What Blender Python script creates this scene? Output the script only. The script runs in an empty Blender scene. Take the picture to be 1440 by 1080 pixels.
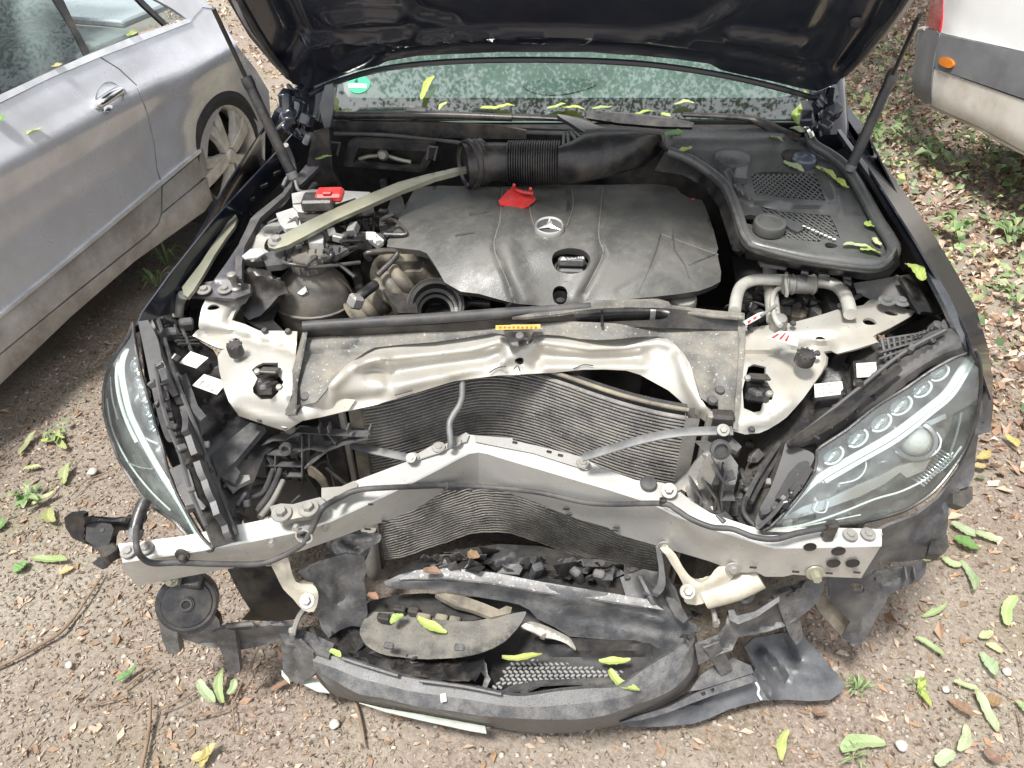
import bpy, bmesh, math, random
import numpy as np
from mathutils import Vector, Matrix, Euler
from mathutils.geometry import delaunay_2d_cdt
random.seed(7); rng = np.random.default_rng(7)
R = math.radians
S = bpy.context.scene
COL = S.collection
# ------------------------------------------------------------------ camera, sky, sun, exposure
CAMP = Vector((0.05, 0.0, 1.73)); FPX = 1040.0; PITCH = R(40); YAW = R(5.3)
cam = bpy.data.cameras.new('camera'); camo = bpy.data.objects.new('camera', cam); COL.objects.link(camo)
camo.location = CAMP; camo.rotation_euler = (R(90) - PITCH, 0, YAW)
cam.sensor_width = 36; cam.lens = 36 * FPX / 1440; cam.clip_start = 0.02; cam.clip_end = 600
S.camera = camo
W = bpy.data.worlds.new('World'); S.world = W; W.use_nodes = True
SUN_EL, SUN_ROT = R(70), R(225)
nt = W.node_tree; nt.nodes.clear()
sky = nt.nodes.new('ShaderNodeTexSky'); sky.sky_type = 'NISHITA'; sky.sun_disc = False
sky.sun_elevation = SUN_EL; sky.sun_rotation = SUN_ROT; sky.air_density = 1.0; sky.dust_density = 4.0; sky.ozone_density = 1.0
hs = nt.nodes.new('ShaderNodeHueSaturation'); hs.inputs['Saturation'].default_value = 0.30
bgn = nt.nodes.new('ShaderNodeBackground'); bgn.inputs['Strength'].default_value = 0.135
wo = nt.nodes.new('ShaderNodeOutputWorld')
cl = nt.nodes.new('ShaderNodeMix'); cl.data_type = 'RGBA'; cl.inputs[0].default_value = .62; cl.inputs[7].default_value = (6.6, 6.75, 7.0, 1)   # thin even cloud over the blue
nt.links.new(sky.outputs[0], hs.inputs['Color']); nt.links.new(hs.outputs[0], cl.inputs[6]); nt.links.new(cl.outputs[2], bgn.inputs[0]); nt.links.new(bgn.outputs[0], wo.inputs[0])
sl = bpy.data.lights.new('sun', 'SUN'); sl.energy = 3.8; sl.angle = R(11); sl.color = (1.0, 0.97, 0.92)
so = bpy.data.objects.new('sun', sl); COL.objects.link(so)
sd = Vector((math.sin(SUN_ROT) * math.cos(SUN_EL), math.cos(SUN_ROT) * math.cos(SUN_EL), math.sin(SUN_EL)))
so.rotation_euler = sd.to_track_quat('Z', 'Y').to_euler(); so.location = sd * 30
S.view_settings.view_transform = 'Standard'; S.view_settings.look = 'None'; S.view_settings.gamma = 1
S.view_settings.use_curve_mapping = False
S.view_settings.exposure = 0.86
# ------------------------------------------------------------------ photo point -> place in the world
_F = Vector((-math.sin(YAW) * math.cos(PITCH), math.cos(YAW) * math.cos(PITCH), -math.sin(PITCH)))
_Rt = Vector((math.cos(YAW), math.sin(YAW), 0)); _U = _Rt.cross(_F)
def ray(x, y): return _F + _Rt * ((x - 720) / FPX) - _U * ((y - 540) / FPX)
def Z(x, y, z):
    d = ray(x, y); return CAMP + d * ((z - CAMP.z) / d.z)
def Yp(x, y, yy):
    d = ray(x, y); return CAMP + d * (yy / d.y)
def onplane(x, y, p0, n):
    d = ray(x, y); return CAMP + d * ((p0 - CAMP).dot(n) / d.dot(n))
def L(s): return [tuple(float(v) for v in p.split(',')) for p in s.split()]
def tps(ctrl):
    c = np.array(ctrl, float); n = len(c); P = c[:, :2] / 100.0; v = c[:, 2]
    if n == 1: return lambda x, y: v[0]
    def phi(r): return np.where(r > 1e-9, r * r * np.log(np.maximum(r, 1e-9)), 0.0)
    if n == 2:
        d = P[1] - P[0]; dd = d.dot(d)
        return lambda x, y: float(v[0] + (v[1] - v[0]) * ((np.array([x, y]) / 100 - P[0]).dot(d) / dd))
    A = np.zeros((n + 3, n + 3)); r = np.linalg.norm(P[:, None] - P[None], axis=2)
    A[:n, :n] = phi(r) + np.eye(n) * 1e-6; A[:n, n] = 1; A[:n, n + 1:] = P; A[n, :n] = 1; A[n + 1:, :n] = P.T
    w = np.linalg.lstsq(A, np.concatenate([v, [0, 0, 0]]), rcond=None)[0]
    def f(x, y):
        q = np.array([x, y]) / 100.0
        return float(phi(np.linalg.norm(P - q, axis=1)).dot(w[:n]) + w[n] + q.dot(w[n + 1:]))
    return f
def pdist(x, y, pl):
    b = 1e9
    for (x0, y0), (x1, y1) in zip(pl[:-1], pl[1:]):
        dx, dy = x1 - x0, y1 - y0; l2 = dx * dx + dy * dy or 1e-9
        t = max(0, min(1, ((x - x0) * dx + (y - y0) * dy) / l2))
        b = min(b, (x - x0 - t * dx) ** 2 + (y - y0 - t * dy) ** 2)
    return math.sqrt(b)
def relief(ridges):
    rr = [(L(p) if isinstance(p, str) else p, a, w) for p, a, w in ridges]
    def f(x, y):
        s = 0.0
        for pl, a, w in rr:
            d = pdist(x, y, pl)
            if d < 3 * w: s += a * math.exp(-(d / w) ** 2)
        return s
    return f
def zf(ctrl, ridges=(), dz=0.0):
    c = tps([(0, 0, ctrl)] if isinstance(ctrl, (int, float)) else ctrl); rf = relief(ridges)
    return lambda x, y: Z(x, y, c(x, y) + rf(x, y) + dz)
def yf(ctrl, ridges=(), dy=0.0):
    c = tps([(0, 0, ctrl)] if isinstance(ctrl, (int, float)) else ctrl); rf = relief(ridges)
    return lambda x, y: Yp(x, y, c(x, y) - rf(x, y) + dy)
def sm(pts, n=5, closed=True):
    P = [Vector(p) for p in (L(pts) if isinstance(pts, str) else pts)]; out = []; m = len(P)
    for i in range(m if closed else m - 1):
        g = (lambda k: P[k % m]) if closed else (lambda k: P[max(0, min(m - 1, k))])
        a, b, c, d = g(i - 1), g(i), g(i + 1), g(i + 2)
        for k in range(n):
            t = k / n
            out.append(0.5 * ((2 * b) + (c - a) * t + (2 * a - 5 * b + 4 * c - d) * t * t + (3 * b - a - 3 * c + d) * t ** 3))
    if not closed: out.append(P[-1].copy())
    return [tuple(p) for p in out] if len(P[0]) == 2 else out
# ------------------------------------------------------------------ things and parts
def link(o, parent=None):
    COL.objects.link(o)
    if parent is not None:
        o.parent = parent
        if parent.get('isroot'): o.location = -parent.location
    return o
def thing(name, label, cat, loc=(0, 0, 0), group=None):
    o = bpy.data.objects.new(name, None); o.empty_display_size = .1; COL.objects.link(o); o.location = loc
    o['label'] = label; o['category'] = cat; o['isroot'] = 1
    if group: o['group'] = group
    return o
def tag(o, label=None, cat=None, group=None, kind=None):
    for k, v in (('label', label), ('category', cat), ('group', group), ('kind', kind)):
        if v: o[k] = v
    return o
def finish(name, bm, mat, parent=None, smooth=True, angle=38, label=None):
    me = bpy.data.meshes.new(name); bm.to_mesh(me); bm.free()
    for m in (mat if isinstance(mat, (list, tuple)) else [mat]): me.materials.append(m)
    if smooth:
        me.polygons.foreach_set('use_smooth', [True] * len(me.polygons)); me.set_sharp_from_angle(angle=R(angle))
    o = bpy.data.objects.new(name, me); link(o, parent)
    if label: o['label'] = label
    return o
def inpoly(P, poly):
    x, y = P[:, 0], P[:, 1]; r = np.zeros(len(P), bool); n = len(poly)
    for i in range(n):
        x0, y0 = poly[i]; x1, y1 = poly[(i + 1) % n]
        if y0 == y1: continue
        c = ((y0 > y) != (y1 > y)) & (x < (x1 - x0) * (y - y0) / (y1 - y0) + x0); r ^= c
    return r
def dens(poly, res):
    out = []
    for i in range(len(poly)):
        a, b = poly[i], poly[(i + 1) % len(poly)]; n = max(1, int(math.hypot(b[0] - a[0], b[1] - a[1]) / res))
        out += [(a[0] + (b[0] - a[0]) * k / n, a[1] + (b[1] - a[1]) * k / n) for k in range(n)]
    return out
def surf(name, outline, fn, mat, parent=None, thick=.004, res=9, holes=(), label=None, angle=38, bm_in=None, away=True):
    """a sheet of real thickness: outline (and holes) traced in 2D, fn gives each point its place in the world"""
    ol = L(outline) if isinstance(outline, str) else list(outline)
    loops = [dens(ol, res)] + [dens(L(h) if isinstance(h, str) else list(h), res) for h in holes]
    V, E = [], []
    for lp in loops:
        b = len(V); V += lp; E += [(b + i, b + (i + 1) % len(lp)) for i in range(len(lp))]
    a = np.array(loops[0]); mn, mx = a.min(0), a.max(0)
    gx, gy = np.meshgrid(np.arange(mn[0], mx[0], res), np.arange(mn[1], mx[1], res))
    gx = gx + (np.arange(gx.shape[0]) % 2)[:, None] * res * .5
    G = np.stack([gx.ravel(), gy.ravel()], 1)
    if len(G):
        G = G[inpoly(G, loops[0])]
        for h in loops[1:]: G = G[~inpoly(G, h)]
        B = np.array(V)
        if len(G): G = G[np.array([((B - g) ** 2).sum(1).min() > (res * .45) ** 2 for g in G])]
        V = V + [tuple(g) for g in G]
    r = delaunay_2d_cdt([Vector(v) for v in V], E, [], 0, 1e-5)
    v2, tri = r[0], r[2]
    cen = np.array([[sum(v2[i][k] for i in t) / 3 for k in (0, 1)] for t in tri]).reshape(-1, 2)
    ok = inpoly(cen, loops[0])
    for h in loops[1:]: ok &= ~inpoly(cen, h)
    bm = bm_in or bmesh.new()
    vs = [bm.verts.new(fn(v[0], v[1])) for v in v2]
    fs = []
    for t, k in zip(tri, ok):
        if k:
            try: f = bm.faces.new([vs[i] for i in t])
            except ValueError: continue
            fs.append(f)
    used = set(v for f in fs for v in f.verts)
    for v in vs:
        if v not in used: bm.verts.remove(v)
    for f in fs:
        f.normal_update()
        if f.normal.dot(CAMP - f.calc_center_median()) < 0 and away: f.normal_flip()
    vn = {}
    for f in fs:
        f.normal_update()
        for v in f.verts: vn[v] = vn.get(v, Vector()) + f.normal * f.calc_area()
    if thick:
        back = {v: bm.verts.new(v.co - n.normalized() * thick) for v, n in vn.items()}
        edges = {}
        for f in fs:
            for l in f.loops: edges.setdefault(l.edge, []).append(l)
        bnd = [(ls[0].vert, ls[0].link_loop_next.vert) for e, ls in edges.items() if len(ls) == 1]
        for f in fs: bm.faces.new([back[v] for v in reversed(list(f.verts))])
        for u, w in bnd: bm.faces.new([w, u, back[u], back[w]])
    if bm_in is not None: return bm
    return finish(name, bm, mat, parent, True, angle, label)
def add_tube(bm, pts, r, seg=8, n=5, caps=True, flat=1.0, raw=False):
    P = pts if raw else sm([Vector(p) for p in pts], n, False)
    m = len(P); rr = r if isinstance(r, (list, tuple)) else [r] * 2
    rad = [float(np.interp(i / (m - 1), np.linspace(0, 1, len(rr)), rr)) for i in range(m)]
    t0 = (P[1] - P[0]).normalized(); up = Vector((0, 0, 1)) if abs(t0.z) < .9 else Vector((0, 1, 0))
    nrm = (up - t0 * up.dot(t0)).normalized(); rings = []
    for i in range(m):
        t = (P[min(i + 1, m - 1)] - P[max(i - 1, 0)]).normalized()
        nrm = (nrm - t * nrm.dot(t)).normalized(); b = t.cross(nrm)
        rings.append([bm.verts.new(P[i] + (nrm * math.cos(a) * flat + b * math.sin(a)) * rad[i]) for a in [2 * math.pi * k / seg for k in range(seg)]])
    for A, B in zip(rings[:-1], rings[1:]):
        for k in range(seg): bm.faces.new([A[k], A[(k + 1) % seg], B[(k + 1) % seg], B[k]])
    if caps: bm.faces.new(list(reversed(rings[0]))); bm.faces.new(rings[-1])
def tube(name, pts, r, mat, parent=None, seg=8, n=5, label=None, flat=1.0, caps=True):
    bm = bmesh.new(); add_tube(bm, pts, r, seg, n, caps, flat); bmesh.ops.recalc_face_normals(bm, faces=bm.faces)
    return finish(name, bm, mat, parent, True, 50, label)
def basis(ax, xh=None):
    z = Vector(ax).normalized(); x = Vector(xh) if xh is not None else (Vector((1, 0, 0)) if abs(z.x) < .9 else Vector((0, 1, 0)))
    x = (x - z * x.dot(z)).normalized(); y = z.cross(x)
    return Matrix(((x.x, y.x, z.x), (x.y, y.y, z.y), (x.z, y.z, z.z)))
def add_lathe(bm, prof, c, ax=(0, 0, 1), seg=20, sx=1.0, sy=1.0, xh=None):
    M = basis(ax, xh); c = Vector(c); rings = []
    for r, h in prof:
        if r < 1e-6: rings.append([bm.verts.new(c + M @ Vector((0, 0, h)))])
        else: rings.append([bm.verts.new(c + M @ Vector((r * sx * math.cos(2 * math.pi * k / seg), r * sy * math.sin(2 * math.pi * k / seg), h))) for k in range(seg)])
    for A, B in zip(rings[:-1], rings[1:]):
        if len(A) == 1 and len(B) == 1: continue
        for k in range(seg):
            k2 = (k + 1) % seg
            if len(A) == 1: bm.faces.new([A[0], B[k2], B[k]])
            elif len(B) == 1: bm.faces.new([A[k], A[k2], B[0]])
            else: bm.faces.new([A[k], A[k2], B[k2], B[k]])
def lathe(name, prof, c, mat, parent=None, ax=(0, 0, 1), seg=20, sx=1.0, sy=1.0, label=None, xh=None, angle=38):
    bm = bmesh.new(); add_lathe(bm, prof, c, ax, seg, sx, sy, xh); bmesh.ops.recalc_face_normals(bm, faces=bm.faces)
    return finish(name, bm, mat, parent, True, angle, label)
def add_box(bm, c, s, rot=(0, 0, 0), bev=.003, M=None):
    M = M or Euler([R(a) for a in rot]).to_matrix()
    v = [bm.verts.new(Vector(c) + M @ Vector((i * s[0] / 2, j * s[1] / 2, k * s[2] / 2))) for i in (-1, 1) for j in (-1, 1) for k in (-1, 1)]
    fs = [bm.faces.new([v[a] for a in q]) for q in ((0, 1, 3, 2), (4, 6, 7, 5), (0, 4, 5, 1), (2, 3, 7, 6), (0, 2, 6, 4), (1, 5, 7, 3))]
    if bev: bmesh.ops.bevel(bm, geom=list({e for f in fs for e in f.edges}), offset=min(bev, min(s) * .3), segments=1, affect='EDGES')
def box(name, c, s, mat, parent=None, rot=(0, 0, 0), bev=.003, label=None):
    bm = bmesh.new(); add_box(bm, c, s, rot, bev); bmesh.ops.recalc_face_normals(bm, faces=bm.faces)
    return finish(name, bm, mat, parent, True, 30, label)
def grid(name, rows, mat, parent=None, thick=.0, label=None, closed=False, angle=38, bm_in=None):
    """rows of world points -> a skin"""
    bm = bm_in or bmesh.new(); n = len(rows[0])
    vv = [[bm.verts.new(p) for p in r] for r in rows]; fs = []
    for A, B in zip(vv[:-1], vv[1:]):
        for k in range(n if closed else n - 1): fs.append(bm.faces.new([A[k], A[(k + 1) % n], B[(k + 1) % n], B[k]]))
    if bm_in is not None: return
    if thick:
        bmesh.ops.recalc_face_normals(bm, faces=bm.faces); bmesh.ops.solidify(bm, geom=bm.faces[:], thickness=thick)
    bmesh.ops.recalc_face_normals(bm, faces=bm.faces)
    return finish(name, bm, mat, parent, True, angle, label)
def inst(name, src, loc, M=None, parent=None, scale=1.0, label=None):
    o = bpy.data.objects.new(name, src.data if hasattr(src, 'data') else src); link(o, parent)
    base = o.location.copy(); o.location = base + Vector(loc)
    if M is not None: o.rotation_euler = M.to_euler()
    o.scale = (scale,) * 3 if isinstance(scale, (int, float)) else scale
    if label: o['label'] = label
    return o
def text(name, body, size, loc, M3, m, parent):
    c = bpy.data.curves.new(name, 'FONT'); c.body = body; c.size = size; c.extrude = .0003; c.align_x = 'CENTER'; c.resolution_u = 3
    t = bpy.data.objects.new(name, c); COL.objects.link(t); bpy.context.view_layer.update()
    me = bpy.data.meshes.new_from_object(t.evaluated_get(bpy.context.evaluated_depsgraph_get())); bpy.data.objects.remove(t)
    me.transform(Matrix.Translation(loc) @ M3.to_4x4()); me.materials.clear(); me.materials.append(m)
    o = bpy.data.objects.new(name, me); return link(o, parent)
# ------------------------------------------------------------------ materials
def mat(name, base, rough=.5, metal=0.0, dust=0.0, dustc=(.22, .19, .15), ns=9.0, var=.25, bump=0.0, bs=120.0, coat=0.0, spec=.5, speck=0.0, speckc=(.4, .38, .33), lo=.42, hi=.68, spec_scale=160.0):
    m = bpy.data.materials.new(name); m.use_nodes = True; t = m.node_tree; N = t.nodes; b = N['Principled BSDF']
    def nd(k, **kw):
        n = N.new(k)
        for a, v in kw.items(): setattr(n, a, v)
        return n
    tc = nd('ShaderNodeTexCoord').outputs['Object']
    def noise(sc, det=6.0, rgh=.6):
        n = nd('ShaderNodeTexNoise'); n.inputs['Scale'].default_value = sc; n.inputs['Detail'].default_value = det; n.inputs['Roughness'].default_value = rgh
        t.links.new(tc, n.inputs['Vector']); return n.outputs['Fac']
    def ramp(fac, a, c0, bb, c1):
        r = nd('ShaderNodeValToRGB'); r.color_ramp.elements[0].position = a; r.color_ramp.elements[0].color = c0
        r.color_ramp.elements[1].position = bb; r.color_ramp.elements[1].color = c1; t.links.new(fac, r.inputs['Fac']); return r.outputs['Color']
    def mix(fac, a, c, blend='MIX'):
        x = nd('ShaderNodeMix', data_type='RGBA', blend_type=blend)
        for s, v in ((x.inputs[0], fac), (x.inputs[6], a), (x.inputs[7], c)):
            if hasattr(v, 'is_output'): t.links.new(v, s)
            else: s.default_value = v
        return x.outputs[2]
    c4 = (*base, 1); col = c4
    if var: col = mix(ramp(noise(ns), .3, (0, 0, 0, 1), .75, (1, 1, 1, 1)), tuple(v * (1 - var) for v in base) + (1,), tuple(min(1, v * (1 + var)) for v in base) + (1,))
    rr = None
    if dust:
        f = ramp(noise(ns * .8 + 2.3, 10, .7), lo, (0, 0, 0, 1), hi, (dust, dust, dust, 1)); col = mix(f, col, (*dustc, 1))
        mr = nd('ShaderNodeMath', operation='MULTIPLY_ADD'); t.links.new(f, mr.inputs[0]); mr.inputs[1].default_value = .45; mr.inputs[2].default_value = rough; rr = mr.outputs[0]
    if bump and rough > .3 and not metal:
        f = ramp(noise(ns * 7, 12, .78), .53, (0, 0, 0, 1), .70, (.55, .55, .55, 1)); col = mix(f, col, (*[min(.45, v * 1.7 + .025) for v in base], 1))
    if speck:
        f = ramp(noise(spec_scale, 3, .6), .66 - speck * .1, (0, 0, 0, 1), .74 - speck * .1, (.85, .85, .85, 1)); col = mix(f, col, (*speckc, 1))
    if hasattr(col, 'is_output'): t.links.new(col, b.inputs['Base Color'])
    else: b.inputs['Base Color'].default_value = col
    b.inputs['Roughness'].default_value = rough; b.inputs['Metallic'].default_value = metal
    if rr is not None: t.links.new(rr, b.inputs['Roughness'])
    b.inputs['Specular IOR Level'].default_value = spec; b.inputs['Coat Weight'].default_value = coat; b.inputs['Coat Roughness'].default_value = .06
    if bump:
        bn = nd('ShaderNodeBump'); bn.inputs['Strength'].default_value = bump; bn.inputs['Distance'].default_value = .003
        t.links.new(noise(bs, 5), bn.inputs['Height']); t.links.new(bn.outputs[0], b.inputs['Normal'])
    return m
def glass(name, tint=(.9, .95, .95), refl=.1, rough=.0, dirt=0.0, dirtc=(.5, .5, .46), dscale=60, dlo=.55, dhi=.75):  # dirt layer also draws lens haze and windscreen specks
    m = bpy.data.materials.new(name); m.use_nodes = True; t = m.node_tree; N = t.nodes; N.clear()
    o = N.new('ShaderNodeOutputMaterial'); tr = N.new('ShaderNodeBsdfTransparent'); tr.inputs[0].default_value = (*tint, 1)
    gl = N.new('ShaderNodeBsdfGlossy'); gl.inputs['Roughness'].default_value = rough
    fr = N.new('ShaderNodeFresnel'); fr.inputs['IOR'].default_value = 1.45
    ad = N.new('ShaderNodeMath'); ad.operation = 'ADD'; ad.inputs[1].default_value = refl; ad.use_clamp = True; t.links.new(fr.outputs[0], ad.inputs[0])
    ge = N.new('ShaderNodeNewGeometry'); iv = N.new('ShaderNodeMath'); iv.operation = 'SUBTRACT'; iv.inputs[0].default_value = 1; t.links.new(ge.outputs['Backfacing'], iv.inputs[1])
    mu = N.new('ShaderNodeMath'); mu.operation = 'MULTIPLY'; t.links.new(ad.outputs[0], mu.inputs[0]); t.links.new(iv.outputs[0], mu.inputs[1])      # only the outer face mirrors
    mx = N.new('ShaderNodeMixShader'); t.links.new(mu.outputs[0], mx.inputs[0]); t.links.new(tr.outputs[0], mx.inputs[1]); t.links.new(gl.outputs[0], mx.inputs[2]); last = mx.outputs[0]
    if dirt:
        tc = N.new('ShaderNodeTexCoord'); n = N.new('ShaderNodeTexNoise'); n.inputs['Scale'].default_value = dscale; n.inputs['Detail'].default_value = 8; n.inputs['Roughness'].default_value = .65
        t.links.new(tc.outputs['Object'], n.inputs['Vector']); r = N.new('ShaderNodeValToRGB'); r.color_ramp.elements[0].position = dlo; r.color_ramp.elements[1].position = dhi
        r.color_ramp.elements[1].color = (dirt, dirt, dirt, 1); t.links.new(n.outputs[0], r.inputs[0])
        df = N.new('ShaderNodeBsdfDiffuse'); df.inputs[0].default_value = (*dirtc, 1); m2 = N.new('ShaderNodeMixShader')
        t.links.new(r.outputs[0], m2.inputs[0]); t.links.new(last, m2.inputs[1]); t.links.new(df.outputs[0], m2.inputs[2]); last = m2.outputs[0]
    t.links.new(last, o.inputs[0]); return m
def leafmat(name, attr=True, base=(.2, .35, .05), trans=.3, rough=.55):
    m = bpy.data.materials.new(name); m.use_nodes = True; t = m.node_tree; b = t.nodes['Principled BSDF']; b.inputs['Roughness'].default_value = rough
    if attr:
        a = t.nodes.new('ShaderNodeAttribute'); a.attribute_name = 'col'; t.links.new(a.outputs['Color'], b.inputs['Base Color'])
    else: b.inputs['Base Color'].default_value = (*base, 1)
    if trans:
        tl = t.nodes.new('ShaderNodeBsdfTranslucent'); mx = t.nodes.new('ShaderNodeMixShader'); mx.inputs[0].default_value = trans
        if attr: t.links.new(a.outputs['Color'], tl.inputs[0])
        else: tl.inputs[0].default_value = (*base, 1)
        t.links.new(b.outputs[0], mx.inputs[1]); t.links.new(tl.outputs[0], mx.inputs[2]); t.links.new(mx.outputs[0], t.nodes['Material Output'].inputs[0])
    return m
M = {}
M['paint'] = mat('navy black car paint', (.006, .009, .018), .22, 0, .12, ns=5, var=.1, coat=.6, spec=.35)
M['hood'] = mat('painted bonnet underside', (.009, .012, .022), .33, 0, .06, ns=6, var=.1, coat=.6)
M['black'] = mat('black plastic', (.016, .016, .018), .30, 0, .28, ns=14, bump=.15, bs=200)
M['deep'] = mat('grimy plastic and hole shade', (.009, .009, .010), .6, 0, .25, ns=20, dustc=(.12, .10, .08), bump=.3, bs=90)  # near-black that also stands in for shade in holes and gaps
M['grey'] = mat('dusty grey plastic', (.050, .051, .055), .46, 0, .6, ns=13, dustc=(.17, .16, .145), bump=.25, bs=160)
M['skirt'] = mat('scuffed bumper plastic', (.062, .062, .066), .36, 0, .75, ns=30, dustc=(.17, .165, .155), bump=.35, bs=300, speck=.35, speckc=(.02, .02, .02))
M['cover'] = mat('engine cover plastic', (.066, .066, .062), .36, 0, .9, ns=7, dustc=(.115, .11, .097), bump=.2, bs=260, var=.2)
M['shield'] = mat('dusty shield plastic', (.085, .083, .078), .55, 0, .9, ns=10, dustc=(.25, .23, .19), bump=.35, bs=170, speck=.35)
M['rubber'] = mat('rubber seal', (.036, .036, .038), .55, 0, .5, ns=15, dustc=(.14, .13, .12))
M['cowl'] = mat('cowl plastic', (.062, .065, .066), .27, 0, .5, ns=9, dustc=(.12, .115, .10), bump=.15, bs=220)
M['cream'] = mat('cream painted steel panel', (.40, .388, .355), .35, .4, .6, ns=8, dustc=(.42, .38, .30), var=.07, bump=.04, bs=60, coat=.3, speck=.03, speckc=(.15, .13, .11))
M['alu'] = mat('scuffed aluminium', (.54, .54, .525), .35, .55, .5, ns=9, dustc=(.37, .355, .31), var=.1, bump=.08, bs=200, speck=.02, speckc=(.2, .18, .15))
M['alu2'] = mat('dull cast metal', (.30, .295, .28), .5, .5, .6, ns=16, dustc=(.30, .27, .22), bump=.25, bs=150)
M['steel'] = mat('grey steel stay', (.13, .135, .14), .5, .3, .4, ns=20, dustc=(.3, .28, .25), bump=.15, bs=150)
M['zinc'] = mat('olive zinc steel', (.30, .30, .235), .35, .5, .4, ns=10, dustc=(.32, .31, .2))
M['bolt'] = mat('bolt metal', (.24, .235, .22), .5, .4, .4, ns=40, dustc=(.25, .22, .18))
M['fin'] = mat('condenser tubes', (.15, .145, .14), .6, .1, .8, ns=16, dustc=(.30, .28, .245), speck=.5, speckc=(.45, .43, .39), spec_scale=260, var=.4)
M['core'] = mat('condenser fins', (.022, .022, .024), .7, 0, .5, ns=40, dustc=(.09, .085, .08), speck=.3, speckc=(.3, .29, .27), spec_scale=420, bump=.8, bs=600)
M['tank'] = mat('dusty expansion tank', (.095, .088, .078), .5, 0, .8, ns=9, dustc=(.20, .175, .14), bump=.1)
M['taupe'] = mat('dusty brown intake plastic', (.105, .093, .075), .6, 0, .8, ns=12, dustc=(.30, .26, .19), bump=.2)
M['red'] = mat('red plastic', (.50, .028, .028), .4, 0, .25, ns=30, dustc=(.35, .15, .12))
M['white'] = mat('white label', (.56, .56, .54), .5, 0, .3, ns=40, dustc=(.5, .48, .42))
M['print'] = mat('grey print', (.25, .25, .26), .6, var=0)
M['yellow'] = mat('yellow warning strip', (.50, .36, .07), .5, 0, .5, ns=60, dustc=(.45, .40, .28))
M['chrome'] = mat('chrome', (.82, .83, .84), .12, 1, var=0)
M['star'] = mat('chrome badge', (.55, .55, .53), .3, .7, var=0)
M['drl'] = mat('clear light guide', (.62, .68, .67), .2, .1, var=.03, coat=.6)
M['reflector'] = mat('headlight reflector', (.50, .53, .54), .18, .8, var=.1)
M['hlbody'] = mat('headlight inner body', (.12, .13, .132), .28, .35, .3, ns=16, dustc=(.24, .235, .21), coat=.4)
M['lens'] = glass('clear headlight cover', (.95, .97, .96), .09, .015, .07, (.55, .56, .54), 9, .25, .70)  # dirt layer used as a pale haze painted over the lens
M['led'] = glass('light element lens', (.75, .8, .82), .30, .05)
M['screen'] = glass('windscreen glass', (.74, .80, .78), .17, .022, .6, (.78, .80, .78), 260, .66, .74)  # near-white specks imitate sky gaps in the reflected foliage
M['sideglass'] = glass('side window glass', (.72, .78, .77), .06, .02, .25, (.5, .5, .46), 90, .60, .78)
M['green'] = mat('green sticker', (.0, .33, .16), .4, var=0)
M['dash'] = mat('pale dashboard top', (.25, .30, .285), .6)
M['silver'] = mat('silver metallic paint', (.68, .69, .73), .27, .35, .3, ns=3.0, dustc=(.27, .25, .22), var=.05, coat=.9, speck=.05, speckc=(.7, .7, .68), spec_scale=40)
M['silverlow'] = mat('silver paint with road dirt', (.55, .55, .56), .36, .3, .8, ns=4.5, dustc=(.25, .23, .19), var=.08, coat=.5, lo=.3, hi=.62)
M['rim'] = mat('silver alloy wheel', (.72, .70, .64), .4, .2, .5, ns=14, dustc=(.34, .29, .2))
M['tyre'] = mat('tyre rubber', (.03, .03, .031), .75, 0, .6, ns=9, dustc=(.10, .095, .085), bump=.3, bs=180)
M['seat'] = mat('grey seat fabric', (.24, .26, .26), .8)
M['trim'] = mat('bright window trim', (.72, .73, .75), .25, .4)
M['van'] = mat('white van paint', (.72, .72, .71), .3, 0, .2, ns=3, dustc=(.55, .52, .46), var=.03, coat=.6)
M['vanlow'] = mat('dirty white van panel', (.62, .59, .54), .45, 0, .8, ns=5, dustc=(.42, .37, .31), var=.05)
M['vangrey'] = mat('grey van moulding', (.14, .145, .155), .5, 0, .3, ns=5, dustc=(.25, .24, .23))
M['lamp_red'] = mat('red tail light', (.48, .015, .03), .15, coat=1)
M['lamp_orange'] = mat('orange side marker', (.75, .22, .02), .25, coat=.8)
M['foam'] = mat('charcoal foam', (.10, .10, .10), .9, 0, .8, ns=60, dustc=(.3, .29, .28), bump=1, bs=90)
M['wood'] = mat('twig bark', (.16, .11, .075), .8, 0, .6, ns=30, dustc=(.28, .22, .16), bump=.5, bs=200)
M['bark'] = mat('tree bark', (.10, .08, .06), .9, 0, .5, ns=12, bump=1, bs=40)
M['leaf'] = leafmat('fresh green leaf')
M['litter'] = leafmat('leaf litter', True, trans=.0, rough=.8)
M['pale'] = mat('pale green painted plastic', (.52, .58, .50), .4, 0, .4, ns=20)
M['pipe'] = mat('silver pipe', (.62, .61, .56), .38, .5, .35, ns=16, dustc=(.42, .39, .33), bump=.1)
M['arm'] = mat('dusty cream casting', (.50, .47, .39), .5, .1, .7, ns=18, dustc=(.30, .27, .21), bump=.2, bs=120)
M['fin2'] = mat('crushed lower condenser tubes', (.22, .21, .19), .6, .1, .9, ns=14, dustc=(.40, .375, .33), speck=.9, speckc=(.5, .48, .44), spec_scale=200, var=.45)
M['battery'] = mat('grey battery lid', (.36, .36, .355), .5, 0, .4, ns=20)
M['seam_shine'] = mat('lit seam edge', (.17, .165, .15), .4, 0, .4)  # lighter grey for the light that raised edges catch
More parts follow.
